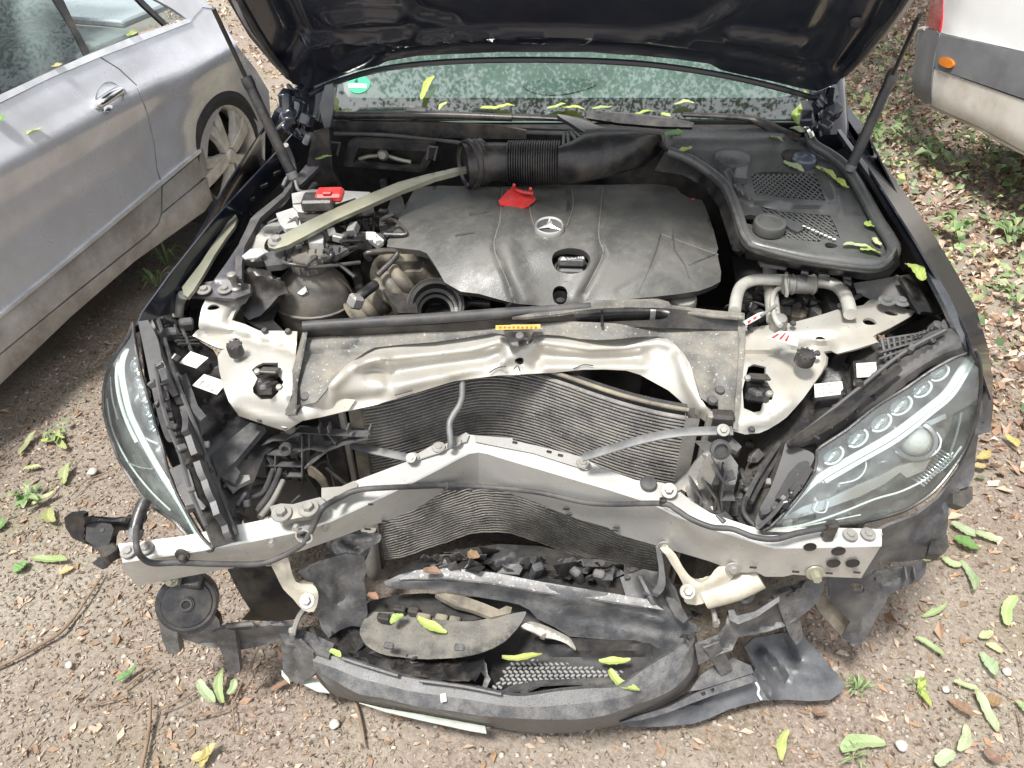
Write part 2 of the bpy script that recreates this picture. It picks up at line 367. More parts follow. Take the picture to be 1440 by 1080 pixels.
# ------------------------------------------------------------------ ground
def gmat():
    m = bpy.data.materials.new('gritty earth with gravel'); m.use_nodes = True; t = m.node_tree; N = t.nodes; b = N['Principled BSDF']; b.inputs['Roughness'].default_value = .9; b.inputs['Specular IOR Level'].default_value = .2
    tc = N.new('ShaderNodeTexCoord').outputs['Object']
    def noise(s, d=8, r=.6):
        n = N.new('ShaderNodeTexNoise'); n.inputs['Scale'].default_value = s; n.inputs['Detail'].default_value = d; n.inputs['Roughness'].default_value = r; t.links.new(tc, n.inputs['Vector']); return n.outputs['Fac']
    def ramp(f, st):
        r = N.new('ShaderNodeValToRGB'); e = r.color_ramp.elements
        e[0].position, e[0].color = st[0][0], (*st[0][1], 1); e[1].position, e[1].color = st[-1][0], (*st[-1][1], 1)
        for p, c in st[1:-1]: q = e.new(p); q.color = (*c, 1)
        t.links.new(f, r.inputs[0]); return r.outputs[0]
    def mix(f, a, c):
        x = N.new('ShaderNodeMix'); x.data_type = 'RGBA'; t.links.new(f, x.inputs[0]); t.links.new(a, x.inputs[6]); t.links.new(c, x.inputs[7]); return x.outputs[2]
    c1 = ramp(noise(70, 10, .75), [(.3, (.11, .08, .06)), (.45, (.24, .18, .14)), (.58, (.35, .28, .225)), (.75, (.48, .41, .34))])
    c2 = ramp(noise(110, 8, .7), [(.3, (.16, .135, .10)), (.5, (.34, .295, .23)), (.72, (.52, .465, .38))])
    big = ramp(noise(1.6, 5), [(.42, (0, 0, 0)), (.62, (1, 1, 1))])
    c = mix(big, c1, c2)
    moss = ramp(noise(45, 9, .7), [(.35, (.12, .11, .04)), (.7, (.33, .28, .13))])
    mf = ramp(noise(2.7, 7, .65), [(.52, (0, 0, 0)), (.70, (.55, .55, .55))])
    c = mix(mf, c, moss)
    v = N.new('ShaderNodeTexVoronoi'); v.inputs['Scale'].default_value = 95; t.links.new(tc, v.inputs['Vector'])
    vc = N.new('ShaderNodeHueSaturation'); vc.inputs['Saturation'].default_value = 0
    pc = ramp(noise(33, 2), [(.3, (.30, .25, .20)), (.7, (.50, .45, .40))])
    pf = ramp(v.outputs['Distance'], [(.18, (.5, .5, .5)), (.3, (0, 0, 0))])
    c = mix(pf, c, pc)
    hv = N.new('ShaderNodeHueSaturation'); hv.inputs['Value'].default_value = .76; hv.inputs['Saturation'].default_value = .86; t.links.new(c, hv.inputs['Color']); c = hv.outputs[0]
    t.links.new(c, b.inputs['Base Color'])
    bn = N.new('ShaderNodeBump'); bn.inputs['Strength'].default_value = .8; bn.inputs['Distance'].default_value = .006; t.links.new(noise(150, 8, .7), bn.inputs['Height']); t.links.new(bn.outputs[0], b.inputs['Normal'])
    return m
M['ground'] = gmat()
def axis(lo, hi, step, far):
    a = list(np.arange(lo, hi, step)); e = [1.5, 5, 20, far]
    return np.array([lo - q for q in reversed(e)] + a + [hi + q for q in e])
ax_, ay_ = axis(-3, 4, .035, 200), axis(-.6, 8, .035, 200)
XX, YY = np.meshgrid(ax_, ay_)
def hgt(x, y):
    h = .006 * np.sin(x * 5.1 + y * 2.3) + .005 * np.sin(y * 7.7 - x * 3.1 + 1) + .003 * np.sin(x * 19 + 3 * np.sin(y * 11)) + .003 * np.sin(y * 23 + 2 * np.sin(x * 17))
    return h - .012
ZZ = hgt(XX, YY); nx, ny = len(ax_), len(ay_)
idx = np.arange(nx * ny).reshape(ny, nx)
fc = np.stack([idx[:-1, :-1], idx[:-1, 1:], idx[1:, 1:], idx[1:, :-1]], -1).reshape(-1, 4)
me = bpy.data.meshes.new('ground'); me.from_pydata(np.stack([XX, YY, ZZ], -1).reshape(-1, 3).tolist(), [], fc.tolist()); me.materials.append(M['ground'])
me.polygons.foreach_set('use_smooth', [True] * len(me.polygons))
g = bpy.data.objects.new('ground', me); COL.objects.link(g); tag(g, kind='structure')
def camxy(xc, yc, z=0.0):
    f = Vector((-math.sin(YAW), math.cos(YAW), 0)); return Vector((CAMP.x, CAMP.y, 0)) + _Rt * xc + f * yc + Vector((0, 0, z))
def scatter(name, pos, length, width, cols, fold=.25, tilt=.35, curl=.15, lift=.002, m='litter', colvar=.25, tone=1.0):
    n = len(pos); a = rng.uniform(0, 2 * np.pi, n); l = rng.uniform(*length, n); w = l * rng.uniform(*width, n)
    base = np.array([[-.5, 0, 0], [0.02, 0, 1], [.5, 0, 0], [0, .5, 2], [0, -.5, 2]])
    P = np.zeros((n, 5, 3)); P[:, :, 0] = base[:, 0] * l[:, None] + np.array([0, 0, 0, -.08, .05]) * l[:, None]
    P[:, :, 1] = base[:, 1] * w[:, None]; c = rng.uniform(-curl, curl, n) * l; fo = rng.uniform(0, fold, n) * w
    P[:, 1, 2] = -c; P[:, 3, 2] = fo - c; P[:, 4, 2] = fo * rng.uniform(.2, 1.2, n) - c
    tx, ty = rng.normal(0, tilt, n), rng.normal(0, tilt, n)
    cy, sy = np.cos(tx)[:, None], np.sin(tx)[:, None]; y, z = P[:, :, 1] * cy - P[:, :, 2] * sy, P[:, :, 1] * sy + P[:, :, 2] * cy; P[:, :, 1], P[:, :, 2] = y, z
    cy, sy = np.cos(ty)[:, None], np.sin(ty)[:, None]; x, z = P[:, :, 0] * cy + P[:, :, 2] * sy, -P[:, :, 0] * sy + P[:, :, 2] * cy; P[:, :, 0], P[:, :, 2] = x, z
    ca, sa = np.cos(a)[:, None], np.sin(a)[:, None]; x, y = P[:, :, 0] * ca - P[:, :, 1] * sa, P[:, :, 0] * sa + P[:, :, 1] * ca; P[:, :, 0], P[:, :, 1] = x, y
    P[:, :, 2] -= P[:, :, 2].min(1)[:, None] * rng.uniform(.55, 1, n)[:, None]
    P += pos[:, None, :]; P[:, :, 2] += lift
    F = np.array([[0, 4, 1], [4, 2, 1], [0, 1, 3], [1, 2, 3]])[None] + (np.arange(n) * 5)[:, None, None]
    me = bpy.data.meshes.new(name); me.from_pydata(P.reshape(-1, 3).tolist(), [], F.reshape(-1, 3).tolist()); me.materials.append(M[m])
    cols = np.array(cols); k = cols[rng.integers(0, len(cols), n)] * rng.uniform(1 - colvar, 1 + colvar, n)[:, None] * tone
    at = me.color_attributes.new('col', 'FLOAT_COLOR', 'POINT'); C = np.ones((n, 5, 4)); C[:, :, :3] = k[:, None, :]; at.data.foreach_set('color', C.ravel())
    o = bpy.data.objects.new(name, me); COL.objects.link(o); return o
def gpos(n, x0, x1, y0, y1):
    x, y = rng.uniform(x0, x1, n), rng.uniform(y0, y1, n); return np.stack([x, y, hgt(x, y)], 1)
chips = [(.34, .26, .19), (.40, .32, .24), (.24, .17, .12), (.30, .23, .175), (.17, .12, .085), (.36, .29, .23), (.10, .07, .05), (.44, .37, .29), (.25, .165, .105)]
p = gpos(105000, -1.9, 2.1, .35, 2.6)
cl = np.sin(p[:, 0] * 3.1 + 1.3 * np.sin(p[:, 1] * 2.7)) + np.sin(p[:, 1] * 4.3 + p[:, 0]) * .7 - np.where(p[:, 0] < -.25, 1.3, 0)
p = p[(rng.uniform(-2.2, 1.6, len(p)) > cl) & ~((np.abs(p[:, 0]) < .55) & (p[:, 1] > 1.15))]
tag(scatter('bark_chips', p, (.003, .017), (.16, .55), chips, tilt=.35, colvar=.45, tone=.70), 'fine brown leaf crumbs and bark chips strewn over the earth', 'leaf litter', kind='stuff')
p = gpos(3600, -1.9, 2.1, .35, 2.6); p = p[~((np.abs(p[:, 0]) < .7) & (p[:, 1] > 1.1))]
tag(scatter('dry_leaf_fragments', p, (.014, .036), (.25, .55), [(.40, .29, .21), (.33, .21, .14), (.44, .33, .25), (.26, .17, .11), (.30, .19, .11)], tilt=.25, tone=.85), 'dry curled brown leaf fragments lying around the wreck', 'leaf litter', kind='stuff')
p = np.concatenate([gpos(44000, .8, 5.5, 1.0, 8.5), gpos(14000, -4, .8, 2.2, 8.5)])
d_ = (p[:, 0] - .9) * .75 + (p[:, 1] - 1.9) * .8 + .25 * np.sin(p[:, 0] * 5) + .2 * np.sin(p[:, 1] * 7 + p[:, 0] * 3)
p = p[rng.uniform(0, 1, len(p)) < np.clip(d_ * .8, .03, 1)]
tag(scatter('fallen_leaves', p, (.018, .062), (.35, .7), [(.44, .33, .24), (.34, .23, .16), (.54, .43, .34), (.23, .14, .09), (.48, .37, .29), (.15, .09, .06)], tilt=.5, fold=.6, curl=.3), 'brown fallen leaves covering the ground beside the van', 'leaf litter', kind='stuff')
# pebbles
def stones(name, pos, r0, r1, cols):
    n = len(pos); u = np.array([[1, 0, 0], [-1, 0, 0], [0, 1, 0], [0, -1, 0], [0, 0, 1], [0, 0, -1], [.6, .6, .5], [-.6, .6, .5], [.6, -.6, .5], [-.6, -.6, .5]], float)
    F0 = np.array([[0, 2, 6], [2, 4, 6], [4, 0, 6], [2, 1, 7], [1, 4, 7], [4, 2, 7], [3, 0, 8], [0, 4, 8], [4, 3, 8], [1, 3, 9], [3, 4, 9], [4, 1, 9], [0, 5, 2], [2, 5, 1], [1, 5, 3], [3, 5, 0]])
    r = rng.uniform(0, 1, n) ** 2.5 * (r1 - r0) + r0; P = u[None] * r[:, None, None] * rng.uniform(.6, 1.3, (n, 10, 3)); P[:, :, 2] *= .6
    P += pos[:, None]; me = bpy.data.meshes.new(name); me.from_pydata(P.reshape(-1, 3).tolist(), [], (F0[None] + (np.arange(n) * 10)[:, None, None]).reshape(-1, 3).tolist()); me.materials.append(M['litter'])
    me.polygons.foreach_set('use_smooth', [True] * len(me.polygons))
    cols = np.array(cols); k = cols[rng.integers(0, len(cols), n)] * rng.uniform(.75, 1.2, n)[:, None]
    at = me.color_attributes.new('col', 'FLOAT_COLOR', 'POINT'); C = np.ones((n, 10, 4)); C[:, :, :3] = k[:, None]; at.data.foreach_set('color', C.ravel())
    o = bpy.data.objects.new(name, me); COL.objects.link(o); return o
p = gpos(12000, -1.9, 2.1, .35, 2.4); p = p[~((np.abs(p[:, 0]) < .6) & (p[:, 1] > 1.15))]
tag(stones('gravel', p, .0015, .010, [(.29, .255, .215), (.23, .195, .165), (.36, .325, .28), (.26, .21, .165), (.31, .27, .23)]), 'small pale gravel stones pressed into the earth', 'gravel', kind='stuff')
# undergrowth: low ivy-like leaves on the bank
def clump_pos(n, regs):
    out = []
    for (x0, x1, y0, y1, k) in regs:
        cx, cy = rng.uniform(x0, x1, k), rng.uniform(y0, y1, k); q = rng.integers(0, k, n)
        x, y = cx[q] + rng.normal(0, .13, n), cy[q] + rng.normal(0, .13, n); out.append(np.stack([x, y, hgt(x, y) + rng.uniform(.01, .10, n)], 1))
    return np.concatenate(out)
greens = [(.20, .29, .13), (.26, .36, .17), (.15, .23, .10), (.31, .39, .20), (.38, .43, .18), (.12, .19, .09)]
p = clump_pos(850, [(1.1, 4.5, 2.0, 7.5, 150), (1.2, 3.2, 2.2, 4.5, 90), (-1.6, -.3, 3.0, 6.5, 70)])
p2 = clump_pos(850, [(2.2, 4.0, 2.4, 4.2, 30), (1.6, 3.4, 4.4, 7.0, 40)]); p = np.concatenate([p, p2])
tag(scatter('undergrowth', p, (.025, .062), (.45, .8), greens, tilt=.45, fold=.4, m='leaf'), 'low green ivy leaves growing through the leaf litter', 'ground cover', kind='stuff')
# ------------------------------------------------------------------ silver coupe on the left
cp0 = camxy(-1.67, 1.86); cn = (_Rt * .968 - Vector((-math.sin(YAW), math.cos(YAW), 0)) * .25).normalized(); cdir = Vector((0, 0, 1)).cross(cn).normalized()
OZ = [.10, .19, .26, .33, .40, .55, .68, .745, .775, .82, .90, .95, 1.05, 1.2, 1.38]; OO = [-.06, -.012, .0, -.004, -.012, -.026, -.018, .004, .004, -.022, -.058, -.085, -.14, -.24, -.37]
wc = Vector()
def coff(p):
    s = (p - cp0).dot(cdir); z = p.z; o = float(np.interp(z, OZ, OO))
    ds = math.hypot(s - sw, z - .33)                    # flared arch round the rear wheel
    o += .030 * math.exp(-((ds - .40) / .11) ** 2) if z > .2 else 0
    if s > sw + .35: o -= .55 * (s - sw - .35) ** 2
    return o
def cplace(px, py, extra=0.0):
    o = 0.0
    for _ in range(6):
        p = onplane(px, py, cp0 + cn * o, cn); o = .5 * o + .5 * (coff(p) + extra)
    return onplane(px, py, cp0 + cn * o, cn)
sw = 0.0; q = onplane(331, 222, cp0, cn); sw = (q - cp0).dot(cdir)
CP = thing('silver_coupe', 'silver two door coupe parked to the left of the wreck', 'car', (cp0.x - .8, cp0.y + .6, 0))
fnc = lambda x, y: cplace(x, y)
arch = [(300, 284), (294, 262), (291, 232), (293, 200), (300, 172), (312, 151), (326, 142), (340, 145), (352, 157), (362, 176), (369, 200), (372, 225)]
door = L('-60,172 0,146 70,111 140,81 166,97 191,120 206,158 216,200 220,237 225.5,257') + L('103,360 0,443 -60,492')
surf('door', door, fnc, M['silver'], CP, .012, 9)
surf('lower_door', L('226.5,260 226.5,298 222,314 210,327 173,357 100,415 0,497 -60,545 -60,496 0,447 103,363.5'), fnc, M['silverlow'], CP, .012, 9)
quarter = L('142,80 200,58 268,31 272,24 285,10 300,12 315,35 335,66 360,98 378,128 381,170 381,232 372,232') + arch[::-1][1:-2] + L('289.5,222 285,208.5 227.5,254 221.5,237 217.5,200 207.5,158 193,119.5 168,96')
surf('rear_quarter_panel', quarter, fnc, M['silver'], CP, .012, 8)
surf('lower_quarter', L('228,259 288,247 292,258 296,270 290,247.5 293,249 300,284 297,281 228,300.5'), fnc, M['silverlow'], CP, .012, 8) if 0 else surf('lower_quarter', L('229.5,261.5 284.5,214.5 289,224 291.5,240 290.5,246.5 228.5,298'), fnc, M['silverlow'], CP, .012, 8)
surf('side_skirt', L('291.5,249.5 294,263 299,281 288,297 190,367 100,445 0,541 -60,598 -60,549 0,501 100,419 174,360 212,329.5 224,315 228.5,301'), fnc, M['silverlow'], CP, .014, 9)
surf('side_trim_strip', L('282,209.5 284,213.5 229,259.5 103,364 0,448 -60,497 -60,491.5 0,442.5 103,358.5 226,255'), lambda x, y: cplace(x, y, .012), M['trim'], CP, .012, 9)
surf('belt_moulding', L('-60,160 0,133 87,93 122,77.5 180,54 232,37 262,26.5 268,28 268,31 200,57.5 140,80.5 70,110 0,144.5 -60,171'), lambda x, y: cplace(x, y, .008), M['trim'], CP, .014, 8)
surf('front_side_window', L('-60,157 0,130.5 87,91 119,76.5 101,40 75,-2 45,-60 -60,-60'), lambda x, y: cplace(x, y, -.006), M['sideglass'], CP, .004, 12)
surf('rear_side_window', L('127,73 180,51 230,34.5 200,8 185,-8 160,-40 60,-60 88,-2 108,40'), lambda x, y: cplace(x, y, -.006), M['sideglass'], CP, .004, 12)
surf('door_pillar', L('119.5,77 127,73.5 108,39 88.5,-2 60,-60 45,-60 75,-2 101,40'), fnc, M['black'], CP, .012, 9)
surf('window_frame', L('230.5,35.5 236,33 214,12 196,-6 170,-40 158,-40 184,-9 200,7.5'), fnc, M['black'], CP, .012, 9)
surf('quarter_window', L('237,32 261,25 240,12 214,-2 195,-8 214,11'), lambda x, y: cplace(x, y, -.004), M['sideglass'], CP, .004, 9)
surf('roof_pillar', L('262.5,25.5 268,31 272,24 285,10 300,12 275,-12 240,-45 160,-80 150,-60 172,-41 196,-9 214,-3.5 241,11'), lambda x, y: cplace(x, y, .004), M['silver'], CP, .012, 9)
# inner dark shell, so that gaps read as gaps
def cw(s, o, z): return cp0 + cdir * s + cn * o + Vector((0, 0, z - cp0.z))
def cbox(name, s0, s1, o0, o1, z0, z1, m, bev=.02):
    bm = bmesh.new(); c = cw((s0 + s1) / 2, (o0 + o1) / 2, (z0 + z1) / 2); Mx = Matrix((cdir, cn, Vector((0, 0, 1)))).transposed()
    add_box(bm, c, (abs(s1 - s0), abs(o1 - o0), z1 - z0), bev=bev, M=Mx); bmesh.ops.recalc_face_normals(bm, faces=bm.faces); return finish(name, bm, m, CP)
cbox('floor_pan', -2.3, sw + .30, -1.6, -.11, .2, .5, M['deep'])
cbox('door_card', -2.0, sw - .42, -.19, -.12, .5, .86, M['deep'])
cbox('far_side', -2.0, sw + .45, -1.72, -1.66, .25, .93, M['silver'])
cbox('roof', -.3, sw - .1, -1.35, -.42, 1.37, 1.41, M['silver'])
cbox('boot_lid', sw - .15, sw + .55, -1.5, -.26, .90, .93, M['silver'])
cbox('parcel_shelf', sw - .5, sw - .14, -1.55, -.2, .86, .90, M['seat'])
for s0, hd in ((-.05, 1), (.62, 1)):
    for o in (-.48, -1.2):
        bm = bmesh.new(); Mx = Matrix((cdir, cn, Vector((0, 0, 1)))).transposed()
        add_box(bm, cw(s0 + .35, o, .78), (.16, .48, .62), bev=.06, M=Mx @ Euler((0, R(14), 0)).to_matrix()); add_box(bm, cw(s0 + .45, o, 1.16), (.12, .26, .19), bev=.05, M=Mx @ Euler((0, R(10), 0)).to_matrix())
        bmesh.ops.subdivide_edges(bm, edges=bm.edges[:], cuts=1, use_grid_fill=True, smooth=.3); bmesh.ops.recalc_face_normals(bm, faces=bm.faces); finish('seat', bm, M['seat'], CP, True, 60)
# door handle: a bowl and a grip
hb = surf('handle_bowl', sm('134,138 138,126 147,117 157,115 168,122 174,131 171,143 160,153 147,157 136,151', 4), lambda x, y: cplace(x, y, .004 - .022 * max(0, 1 - ((x - 154) / 20) ** 2 - ((y - 136) / 21) ** 2)), M['reflector'], CP, .004, 4)
tube('door_handle', [cplace(135, 150, -.002), cplace(142, 144, .026), cplace(155, 135, .032), cplace(168, 127, .024), cplace(174, 128, 0)], [.012, .016, .017, .016, .011], M['chrome'], CP, 10)
surf('handle_key_cap', sm('146,152 151,148 158,149 156,155 149,158', 3), lambda x, y: cplace(x, y, .012), M['chrome'], CP, .008, 4)
# rear wheel
wc = cw(sw, -.05, .325); wh = lathe('wheel', [(.325 - .10, .0), (.225, .03), (.262, .045), (.305, .03), (.322, .0), (.325, -.06), (.325, -.16), (.30, -.2), (.2, -.2)], wc, M['tyre'], CP, cn, 56)
rm = lathe('rim', [(.232, .022), (.226, .03), (.216, .02), (.205, -.03), (.20, -.16)], wc, M['rim'], wh, cn, 48)
lathe('brake_disc', [(0, -.10), (.15, -.10), (.15, -.12), (0, -.12)], wc, M['bolt'], wh, cn, 32)
lathe('wheel_back', [(0, -.15), (.21, -.15)], wc, M['deep'], wh, cn, 32)
bm = bmesh.new(); Mb = basis(cn, Vector((0, 0, 1)))
for k in range(5):
    for dd in (-.16, .16):
        a0 = 2 * math.pi * k / 5 + .3; r_ = []
        for rr_, ww, h in ((.035, .020, .028), (.10, .022, .034), (.17, .026, .026), (.212, .032, .012)):
            aa = a0 + dd * (.35 + .65 * rr_ / .21) * 1.25; c = wc + Mb @ Vector((rr_ * math.cos(aa), rr_ * math.sin(aa), h)); tn = Mb @ Vector((-math.sin(aa), math.cos(aa), 0)); nn = cn
            r_.append([c - tn * ww - nn * .03, c - tn * ww * .8, c + tn * ww * .8, c + tn * ww - nn * .03])
        grid('', r_, None, bm_in=bm)
bmesh.ops.recalc_face_normals(bm, faces=bm.faces); bmesh.ops.solidify(bm, geom=bm.faces[:], thickness=.006); finish('spoke', bm, M['rim'], wh, True, 40)
lathe('hub_cap', [(0, .04), (.028, .038), (.034, .03), (.034, 0)], wc, M['rim'], wh, cn, 20)
bm = bmesh.new(); ar = [cw(sw + .385 * math.cos(a), -.055, .33 + .385 * math.sin(a)) for a in np.linspace(-.4, math.pi + .3, 30)]; grid('', [ar, [q - cn * .25 for q in ar]], None, bm_in=bm); finish('wheel_arch_liner', bm, M['deep'], CP)
fw = wh.copy(); COL.objects.link(fw); fw.location = fw.location - cdir * 2.75
for ch in list(wh.children):
    c = ch.copy(); COL.objects.link(c); c.parent = fw
# ------------------------------------------------------------------ white van on the right
vp0 = camxy(2.2, 3.9, .35); fh = Vector((-math.sin(YAW), math.cos(YAW), 0)); vd = (_Rt * .27 - fh * .96).normalized(); vn_ = (_Rt * -.96 - fh * .27).normalized()
def vplace(px, py, extra=0.0):
    o = 0.0
    for _ in range(6):
        p = onplane(px, py, vp0 + vn_ * o, vn_); s = (p - vp0).dot(vd)
        t = float(np.interp(p.z, [.3, .35, .40, .55, .58, .70, .74, .95, 1.3], [-.07, -.015, .005, .012, .012, .008, 0, -.01, -.03])) + extra
        if s < .1: t -= 1.1 * (s - .1) ** 2
        o = .5 * o + .5 * t
    return onplane(px, py, vp0 + vn_ * o, vn_)
VN = thing('white_van', 'white van with grey side moulding at the upper right', 'van', (vp0 + vd * 2 - vn_ * .9) * 1.0)
VN.location.z = 0
surf('side_panel', L('1331,-140 1800,-140 1800,182 1440,72.5 1322.5,46 1326,22'), lambda x, y: vplace(x, y, -.004), M['van'], VN, .012, 14)
surf('tail_light', L('1300,-140 1330,-140 1325,22 1321.5,45 1302.5,39 1307,0'), lambda x, y: vplace(x, y, .003), M['lamp_red'], VN, .02, 10)
surf('side_moulding', L('1322.5,48 1440,74 1800,184 1800,268 1440,139 1313,94.5 1318,68'), lambda x, y: vplace(x, y, .010), M['vangrey'], VN, .016, 14)
surf('bumper_corner', sm('1294,42 1303,41 1321,47 1316,70 1311.5,95 1310,120 1307.5,146 1294,140 1285,133 1283.5,115 1284,98 1287,75', 3), lambda x, y: vplace(x, y, .008), M['vangrey'], VN, .02, 9)
surf('lower_panel', L('1313.5,96.5 1440,141.5 1800,271 1800,380 1440,213 1380,180 1309.5,148 1311.5,120'), lambda x, y: vplace(x, y, .004), M['vanlow'], VN, .014, 12)
tube('sill_edge', [vplace(1310, 149, -.012), vplace(1380, 181, -.012), vplace(1440, 214, -.012), vplace(1800, 382, -.012)], .013, M['vanlow'], VN, 8, 4)
lm = surf('side_marker', sm('1320,85 1322,81 1329,80.5 1337,84 1340,90 1337,95.5 1330,95 1322,91', 3), lambda x, y: vplace(x, y, .020), M['lamp_orange'], VN, .012, 3)
tube('reflector_strip', [vplace(1301, 40, .01), vplace(1291, 43, .0), vplace(1287, 60, -.02)], .012, M['white'], VN, 8)
def vbox(name, s0, s1, o0, o1, z0, z1, m, bev=.03):
    bm = bmesh.new(); c = vp0 + vd * ((s0 + s1) / 2) + vn_ * ((o0 + o1) / 2); c.z = (z0 + z1) / 2; Mx = Matrix((vd, vn_, Vector((0, 0, 1)))).transposed()
    add_box(bm, c, (s1 - s0, o1 - o0, z1 - z0), bev=bev, M=Mx); bmesh.ops.recalc_face_normals(bm, faces=bm.faces); return finish(name, bm, m, VN)
vbox('body_shell', .12, 5.0, -1.85, -.06, .45, 2.2, M['van'], .06)
vbox('rear_bumper', -.03, .14, -1.8, -.10, .42, .74, M['vangrey'], .05)
for s in (1.0, 4.2):
    w_ = vp0 + vd * s - vn_ * .12; w_.z = .33
    tw = lathe('wheel', [(.0, .02), (.2, .02), (.21, .03), (.30, .03), (.33, -.02), (.33, -.2), (.25, -.22)], w_, M['tyre'], VN, vn_, 32); lathe('hub', [(0, .035), (.17, .03), (.2, .015)], w_, M['bolt'], tw, vn_, 20)
# ------------------------------------------------------------------ the wreck
CAR = thing('wrecked_car', 'black saloon with raised bonnet and its whole front end torn off', 'car', (0, 2.2, 0))
# bonnet, in its own sheet coordinates (x in mm across, l in mm up from the hinge line)
HP, HD, HA = Vector((0, 1.95, 1.075)), Vector((0, -.643, .766)), R(0)
HN = Vector((0, -.766, -.643))
def huv(px, py):
    p = onplane(px, py, HP, HN); return (p.x * 1000, (p - HP).dot(HD) * 1000)
def HL(s): return [huv(*q) for q in L(s)]
def hfn(off=0.0, ridges=()):
    rf = relief([(HL(p), a, w) for p, a, w in ridges])
    def f(u, l):
        arch = -.028 * max(0, (abs(u) / 700)) ** 2.2 - .05 * max(0, (l - 300) / 700) ** 2      # the skin is arched
        return HP + Vector((u / 1000, 0, 0)) + HD * (l / 1000) - HN * (-off - rf(u, l) + arch * -1)
    return f
HB = HL('290,0 318,45 345,88 378,124 398,143 414,151 436,146 470,126 500,113 540,101 585,92 640,86 700,83 760,82 830,83 890,87 950,95 1000,104 1045,116 1090,128 1125,141 1150,153 1176,150 1196,130 1228,102 1262,70 1290,38 1313,0')
hood_skin = HB + [(800, 520), (790, 760), (700, 930), (400, 1010), (0, 1030), (-400, 1010), (-700, 930), (-790, 760), (-775, 520)]
hood = surf('bonnet', hood_skin, hfn(-.035), M['paint'], CAR, .004, 40)
inner = HL('324,0 345,40 366,78 390,112 410,134 432,138 468,121 500,108 540,97 585,89 640,83 700,80 760,79 830,80 890,84 950,92 1000,100 1045,112 1090,124 1125,135 1150,141 1170,134 1188,116 1212,88 1240,56 1268,22 1282,0') + [(690, 520), (690, 720), (620, 880), (380, 950), (0, 970), (-380, 950), (-620, 880), (-690, 720), (-690, 520)]
RG = [('540,88 640,74 760,70 880,74 1000,92', -.020, 26), ('480,104 560,62 700,46 800,45 900,52 980,40 1040,8 1060,-30', .016, 14), ('470,36 520,26 555,26', .022, 20), ('430,70 470,60 540,56 575,48', .022, 16),
      ('1030,52 1080,60 1120,68', .02, 18), ('980,70 1060,84 1140,110', -.016, 16), ('395,104 420,60 400,20 380,-30', -.018, 20), ('1130,40 1150,0 1160,-40', .018, 22), ('1185,110 1225,60 1255,0', -.016, 16),
      ('560,-20 590,20 640,30', -.014, 14), ('700,60 760,58 820,60', .012, 14)]
hin = surf('inner_panel', inner, hfn(-.002, RG), M['hood'], hood, .003, 11, [sm(HL('748,64 760,60 775,64 772,69 752,69'), 2)], angle=60)
for s, q in (('326,0 340,28 365,70 385,98 402,118', 0), ('1282,0 1262,32 1235,66 1208,98 1188,118', 0)):
    tube('edge_seal', [hfn(.002)(*p) for p in HL(s)], [.006, .008, .006], M['rubber'], hood, 6)
for s in ('318,20 340,62 372,100 396,126', '1296,14 1268,52 1232,90 1198,124'):
    pts = HL(s); grid('edge_flange', [[hfn(-.02)(*p) for p in sm(pts, 4, False)], [hfn(.0)(p[0] + (24 if p[0] < 0 else -24), p[1]) for p in sm(pts, 4, False)]], mat('brown edge reflection', (.10, .075, .065), .35, .1, .3, coat=.5), hood, .003)  # brown reflection painted into the flange colour
tube('cowl_lip', [hfn(.006)(*p) for p in HL('436,142 470,123 540,99 640,85 760,81 890,86 1000,103 1090,127 1150,149')], .007, M['hood'], hood, 6)
lathe('rubber_stop', [(.012, 0), (.010, .01), (0, .011)], hfn(.0)(*huv(1203, 42)), M['rubber'], hood, HN, 10)
# hinge and wiring clutter at both rear corners of the bonnet
for sgn, (x, y) in ((1, (405, 160)), (-1, (1165, 150))):
    hg = box('hinge', Z(x, y, 1.06), (.025, .10, .035), M['paint'], CAR, (35, 0, 10 * sgn), .006)
    bm = bmesh.new()
    for k in range(7):
        c = Z(x + sgn * (random.uniform(-8, 36)), y + random.uniform(-36, 28), 1.06); add_box(bm, c, (random.uniform(.02, .05), .03, random.uniform(.015, .04)), (random.uniform(-40, 40), random.uniform(-40, 40), random.uniform(0, 90)), .004)
    for k in range(3): add_tube(bm, [Z(x + sgn * 4 * k, y - 40 + 9 * k, 1.07), Z(x + sgn * (20 + 3 * k), y - 12, 1.05), Z(x + sgn * (6 + 7 * k), y + 22, 1.03), Z(x + sgn * (20 + 7 * k), y + 34, 1.0)], .006, 6, 3)
    bmesh.ops.recalc_face_normals(bm, faces=bm.faces); finish('hinge_bracket', bm, M['hood'], hg)
    tube('striker_ring', [Z(x + sgn * 24, y + 42, 1.0), Z(x + sgn * 30, y + 30, 1.02), Z(x + sgn * 36, y + 34, 1.0)], .008, M['chrome'] if sgn < 0 else M['steel'], hg, 6)
# gas struts
for a, b, c in (((411, 246, .985, 1.73), (349, 116, 1.2, 0), (300, 12, 1.335, 0)), ((1196, 236, .985, 1.72), (1254, 108, 1.2, 0), (1293, 22, 1.34, 0))):
    A, B, Cc = Z(a[0], a[1], .97), Z(b[0], b[1], 1.17), Z(c[0], c[1], 1.335)
    st = tube('gas_strut', [A, A.lerp(B, .3), A.lerp(B, .7), B], .0125, M['black'], CAR, 12, 2)
    tube('piston_rod', [B, B.lerp(Cc, .4), Cc], .0052, M['black'], st, 8, 2)
    lathe('end_collar', [(.0135, -.012), (.0145, 0), (.0135, .012)], B, M['black'], st, (B - A))
    lathe('ball_joint', [(0, -.014), (.013, -.008), (.014, .006), (0, .014)], A, M['steel'], st, (B - A), 12)
